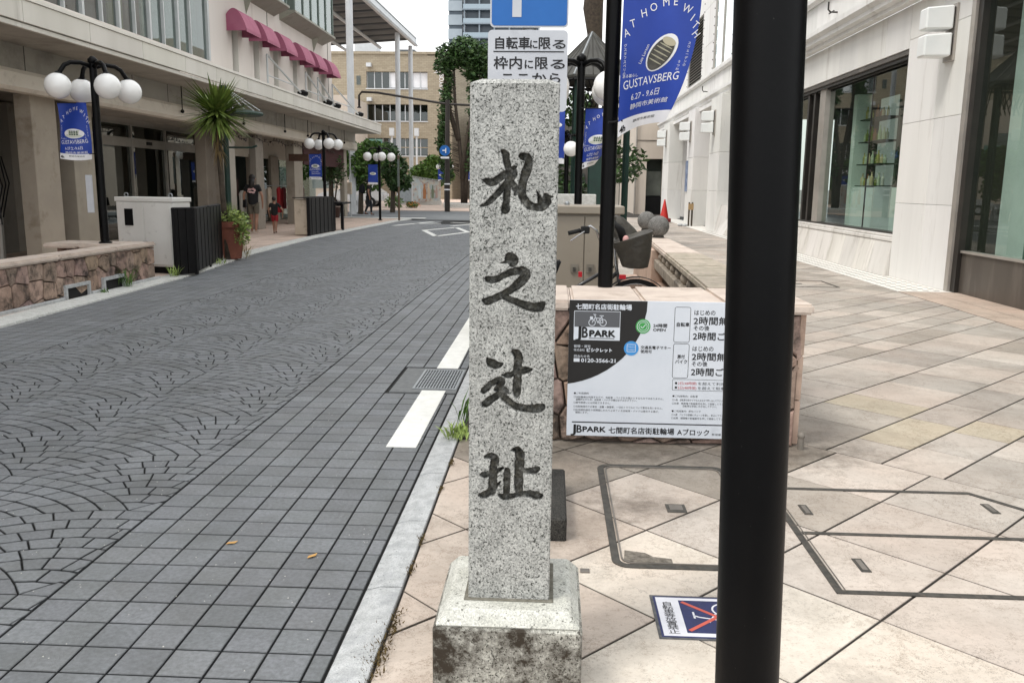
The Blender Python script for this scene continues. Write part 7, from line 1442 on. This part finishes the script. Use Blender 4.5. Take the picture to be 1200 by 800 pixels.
# ================================================================ FAR STRUCTURES
st = thing('steel_canopy', 'high steel canopy roof on slender white columns over the crossing', 'canopy', (-14, 55, 0)); M_stl = mat('steel_deck', '#5b5e60', '#686b6c', rough=.5, scale=.5, metal=.3); M_stw = mat('steel_white', '#c3c6c8', '#cfd2d4', rough=.5, scale=2)
A, B_, C_, D_ = (-11.6, 36, 12.6), (-10.35, 66, 12), (-30, 74, 12), (-32, 38, 12.6)
MB().hexa([A, B_, C_, D_], [tuple(Vector(p)+Vector((0, 0, .12))) for p in (A, B_, C_, D_)]).build('roof_deck', M_stl, st)
def lerp(a, b, t): return Vector(a).lerp(Vector(b), t)
for i in range(16):
    t = (i+.2)/16; p, q = lerp(A, B_, t), lerp(D_, C_, t); MB().tube([tuple(p-Vector((.2, 0, .22))), tuple(q-Vector((0, 0, .22)))], .09, 5).build('purlin', M_stl, st)
for i in range(5): t = i/4*.6; MB().tube([tuple(lerp(A, D_, t)-Vector((0, 0, .4))), tuple(lerp(B_, C_, t)-Vector((0, 0, .4)))], .12, 5).build('main_beam', M_stw, st)
MB().hexa([tuple(Vector(A)-Vector((0, 0, .55))), tuple(Vector(B_)-Vector((0, 0, .45))), tuple(Vector(B_)-Vector((.2, 0, .45))), tuple(Vector(A)-Vector((.2, 0, .55)))], [tuple(Vector(A)+Vector((0, 0, -.01))), tuple(Vector(B_)+Vector((0, 0, -.01))), tuple(Vector(B_)-Vector((.2, 0, .01))), tuple(Vector(A)-Vector((.2, 0, .01)))]).build('edge_beam', M_stw, st)
for x_, y_, r_, zt in ((-9.6, 41, .165, 12.4), (-10.95, 61.3, .17, 11.7), (-10.85, 66.2, .16, 11.6)):
    if x_ == -9.6: x_ = -9.55
    MB().tube([(x_, y_, 0), (x_, y_, zt)], r_, 18).build('column', M_stw, st, autos=.6)
MB().hexa([(-9.9, 40.5, 12.2), (-9.2, 40.5, 12.2), (-9.2, 41.5, 12.2), (-9.9, 41.5, 12.2)], [(-12, 40.5, 12.5), (-9.2, 40.5, 12.4), (-9.2, 41.5, 12.4), (-12, 41.5, 12.5)]).build('column_bracket', M_stw, st)
bb = thing('brick_school_building', 'tan brick three-storey building with window bands beyond the crossing', 'building', (-16, 88, 0))
def brickm():
    m = bpy.data.materials.new('tan_brick'); m.use_nodes = True; n = m.node_tree.nodes; l = m.node_tree.links; b = n['Principled BSDF']; tcn = n.new('ShaderNodeTexCoord'); mp_ = n.new('ShaderNodeMapping'); mp_.inputs['Rotation'].default_value = (PI/2, 0, 0); br = n.new('ShaderNodeTexBrick')
    br.inputs['Scale'].default_value = 1; br.inputs['Brick Width'].default_value = .45; br.inputs['Row Height'].default_value = .16; br.inputs['Mortar Size'].default_value = .012; br.inputs['Color1'].default_value = (*lin('#968b78'), 1); br.inputs['Color2'].default_value = (*lin('#a59a86'), 1); br.inputs['Mortar'].default_value = (*lin('#827765'), 1)
    l.new(tcn.outputs['Object'], mp_.inputs[0]); l.new(mp_.outputs[0], br.inputs['Vector']); l.new(br.outputs[0], b.inputs['Base Color']); b.inputs['Roughness'].default_value = .9; return m
M_tb = brickm()
rows = [(10.55, 12.1), (7.5, 9.05), (4.2, 5.85)]; zc = [0, 4.2, 5.85, 7.5, 9.05, 10.55, 12.1, 13.7]
b = MB(); b.box(-34, -18.25, 85, 86, 0, 13.7); b.box(-12.3, -9.9, 85, 86, 0, 13.6)
for z0_, z1_ in ((0, 4.2), (5.85, 7.5), (9.05, 10.55), (12.1, 13.7)): b.box(-18.25, -12.3, 85, 86, z0_, z1_)
b.build('wall', M_tb, bb); MB().hexa([(-9.9, 85, 0), (-7.5, 92, 0), (-8.5, 92, 0), (-10.9, 86, 0)], [(-9.9, 85, 13.6), (-7.5, 92, 13.3), (-8.5, 92, 13.3), (-10.9, 86, 13.6)]).build('side_wall', M_tb, bb); MB().box(-34, -9.85, 84.9, 86, 13.701, 13.95).build('parapet', M_tb, bb)
for r, (z0_, z1_) in enumerate(rows):
    for k in range(8):
        xa = -18.25+.744*k; p = MB().box(xa+.05, xa+.70, 85.3, 85.35, z0_+.08, z1_-.05).build('window_pane', (M_bannerw if (r == 0 and k in (3, 6, 7)) else M_glassd), bb); MB().box(xa-.03, xa+.045, 85.22, 85.4, z0_, z1_).build('window_frame', M_stw, bb)
    MB().box(-18.3, -12.25, 84.95, 85.3, z0_-.1, z0_).build('window_sill', M_stw, bb); MB().box(-18.2, -12.3, 85.6, 85.7, z0_, z1_).build('room_back', M_in, bb)
    if r == 2: MB().box(-18.2, -12.3, 85.2, 85.24, z0_+.75, z0_+.82).build('window_rail', mat('tan_frame', '#a8987f'), bb)
for x_, z_ in ((-19.0, 11.3), (-20.6, 9.5), (-19.0, 7.6)): MB().box(x_-.2, x_+.2, 84.95, 85.0, z_-.45, z_+.4).build('window_pane', M_glassd, bb)
for x_, z_ in ((-17.9, 12.5), (-17.9, 9.3)): MB().box(x_-.25, x_+.2, 84.5, 85, z_, z_+.35).build('floodlight', M_stw, bb)
m = MB()
for i, (s_, x_) in enumerate((('GYM', -11.72), ('KICKBOXING', -11.2))): text_mb(m, s_, (x_+.05, 84.98, 13.0), (0, 0, -1), (1, 0, 0), .62, (0, -1, 0), .03, xs=.78)
m.build('wall_lettering', M_bannerw, bb)
MB().box(-20, -17.8, 88, 90, 13.9, 15.2).build('roof_house', M_stw, bb); MB().box(-15.6, -14, 88, 90, 13.9, 14.6).build('roof_unit', M_stl, bb)
for x_ in (-15.2, -12.9): tag(MB().tube([(x_+.3, 80, 0), (x_+.3, 80, 5.8)], .09, 8).box(x_+.1, x_+.5, 79.8, 80.2, 5.8, 6.5).build('area_light', M_stw, loc=(x_, 80, 0)), 'white lamp pole '+('left' if x_ < -14 else 'right')+' in front of the tan brick building', 'lamp pole')
hr = thing('apartment_tower', 'tall grey apartment tower with stacked balconies far behind the parking sign', 'tower', (-12, 210, 0)); M_tow = mat('tower_grey', '#7f8a93', '#8b959d', rough=.7, scale=.1); M_towd = mat('tower_glass', '#46525c', '#56626c', rough=.3, scale=.3)
MB().box(-20.5, -4, 203, 225, 0, 62).build('wall', M_towd, hr)
for k in range(20):
    z_ = 3.05*k+.5; s = MB().box(-21.2 if True else 0, -4, 201.4, 203, z_, z_+.25).build('balcony_slab', M_tow, hr); MB().box(-21.0, -4.2, 201.4, 201.5, z_+.26, z_+1.25).build('balcony_rail', mat('rail_glass', '#94a3ad', '#a1b0b9', rough=.3), hr)
    for q in range(5): MB().box(-20.9+3.4*q, -20.6+3.4*q, 201.6, 203, z_+.26, z_+3.04).build('balcony_fin', M_tow, hr)
    MB().box(-24.5, -21.3, 202.5, 210, z_, z_+2.2).build('side_bay', mat('tower_pale', '#97a1a8', '#a5aeb4', scale=.3), hr)
MB().box(-24.4, -21.3, 203, 212, 0, 60).build('wall', M_towd, hr)
# buildings closing the view across the crossing
ob = thing('dark_office_building', 'dark low building seen through the street trees behind the carved pillar', 'building', (-3, 82, 0)); MB().box(-7.3, -1.6, 82, 90, 0, 8.5).build('wall', mat('dark_render', '#4a4743'), ob)
for k in range(5):
    for z_ in (1, 4, 6.2): MB().box(-7.0+1.1*k, -6.2+1.1*k, 81.9, 81.98, z_, z_+1.3).build('window_pane', M_glassd, ob)
lo = thing('low_block_building', 'low pale building beyond the street trees to the left', 'building', (-28, 62, 0)); MB().box(-44, -18, 76, 84, 0, 9).build('wall', M_beige, lo)
for k in range(8):
    for z_ in (1, 4.5): MB().box(-43+3.1*k, -41+3.1*k, 75.9, 75.98, z_, z_+1.8).build('window_pane', M_glassd, lo)
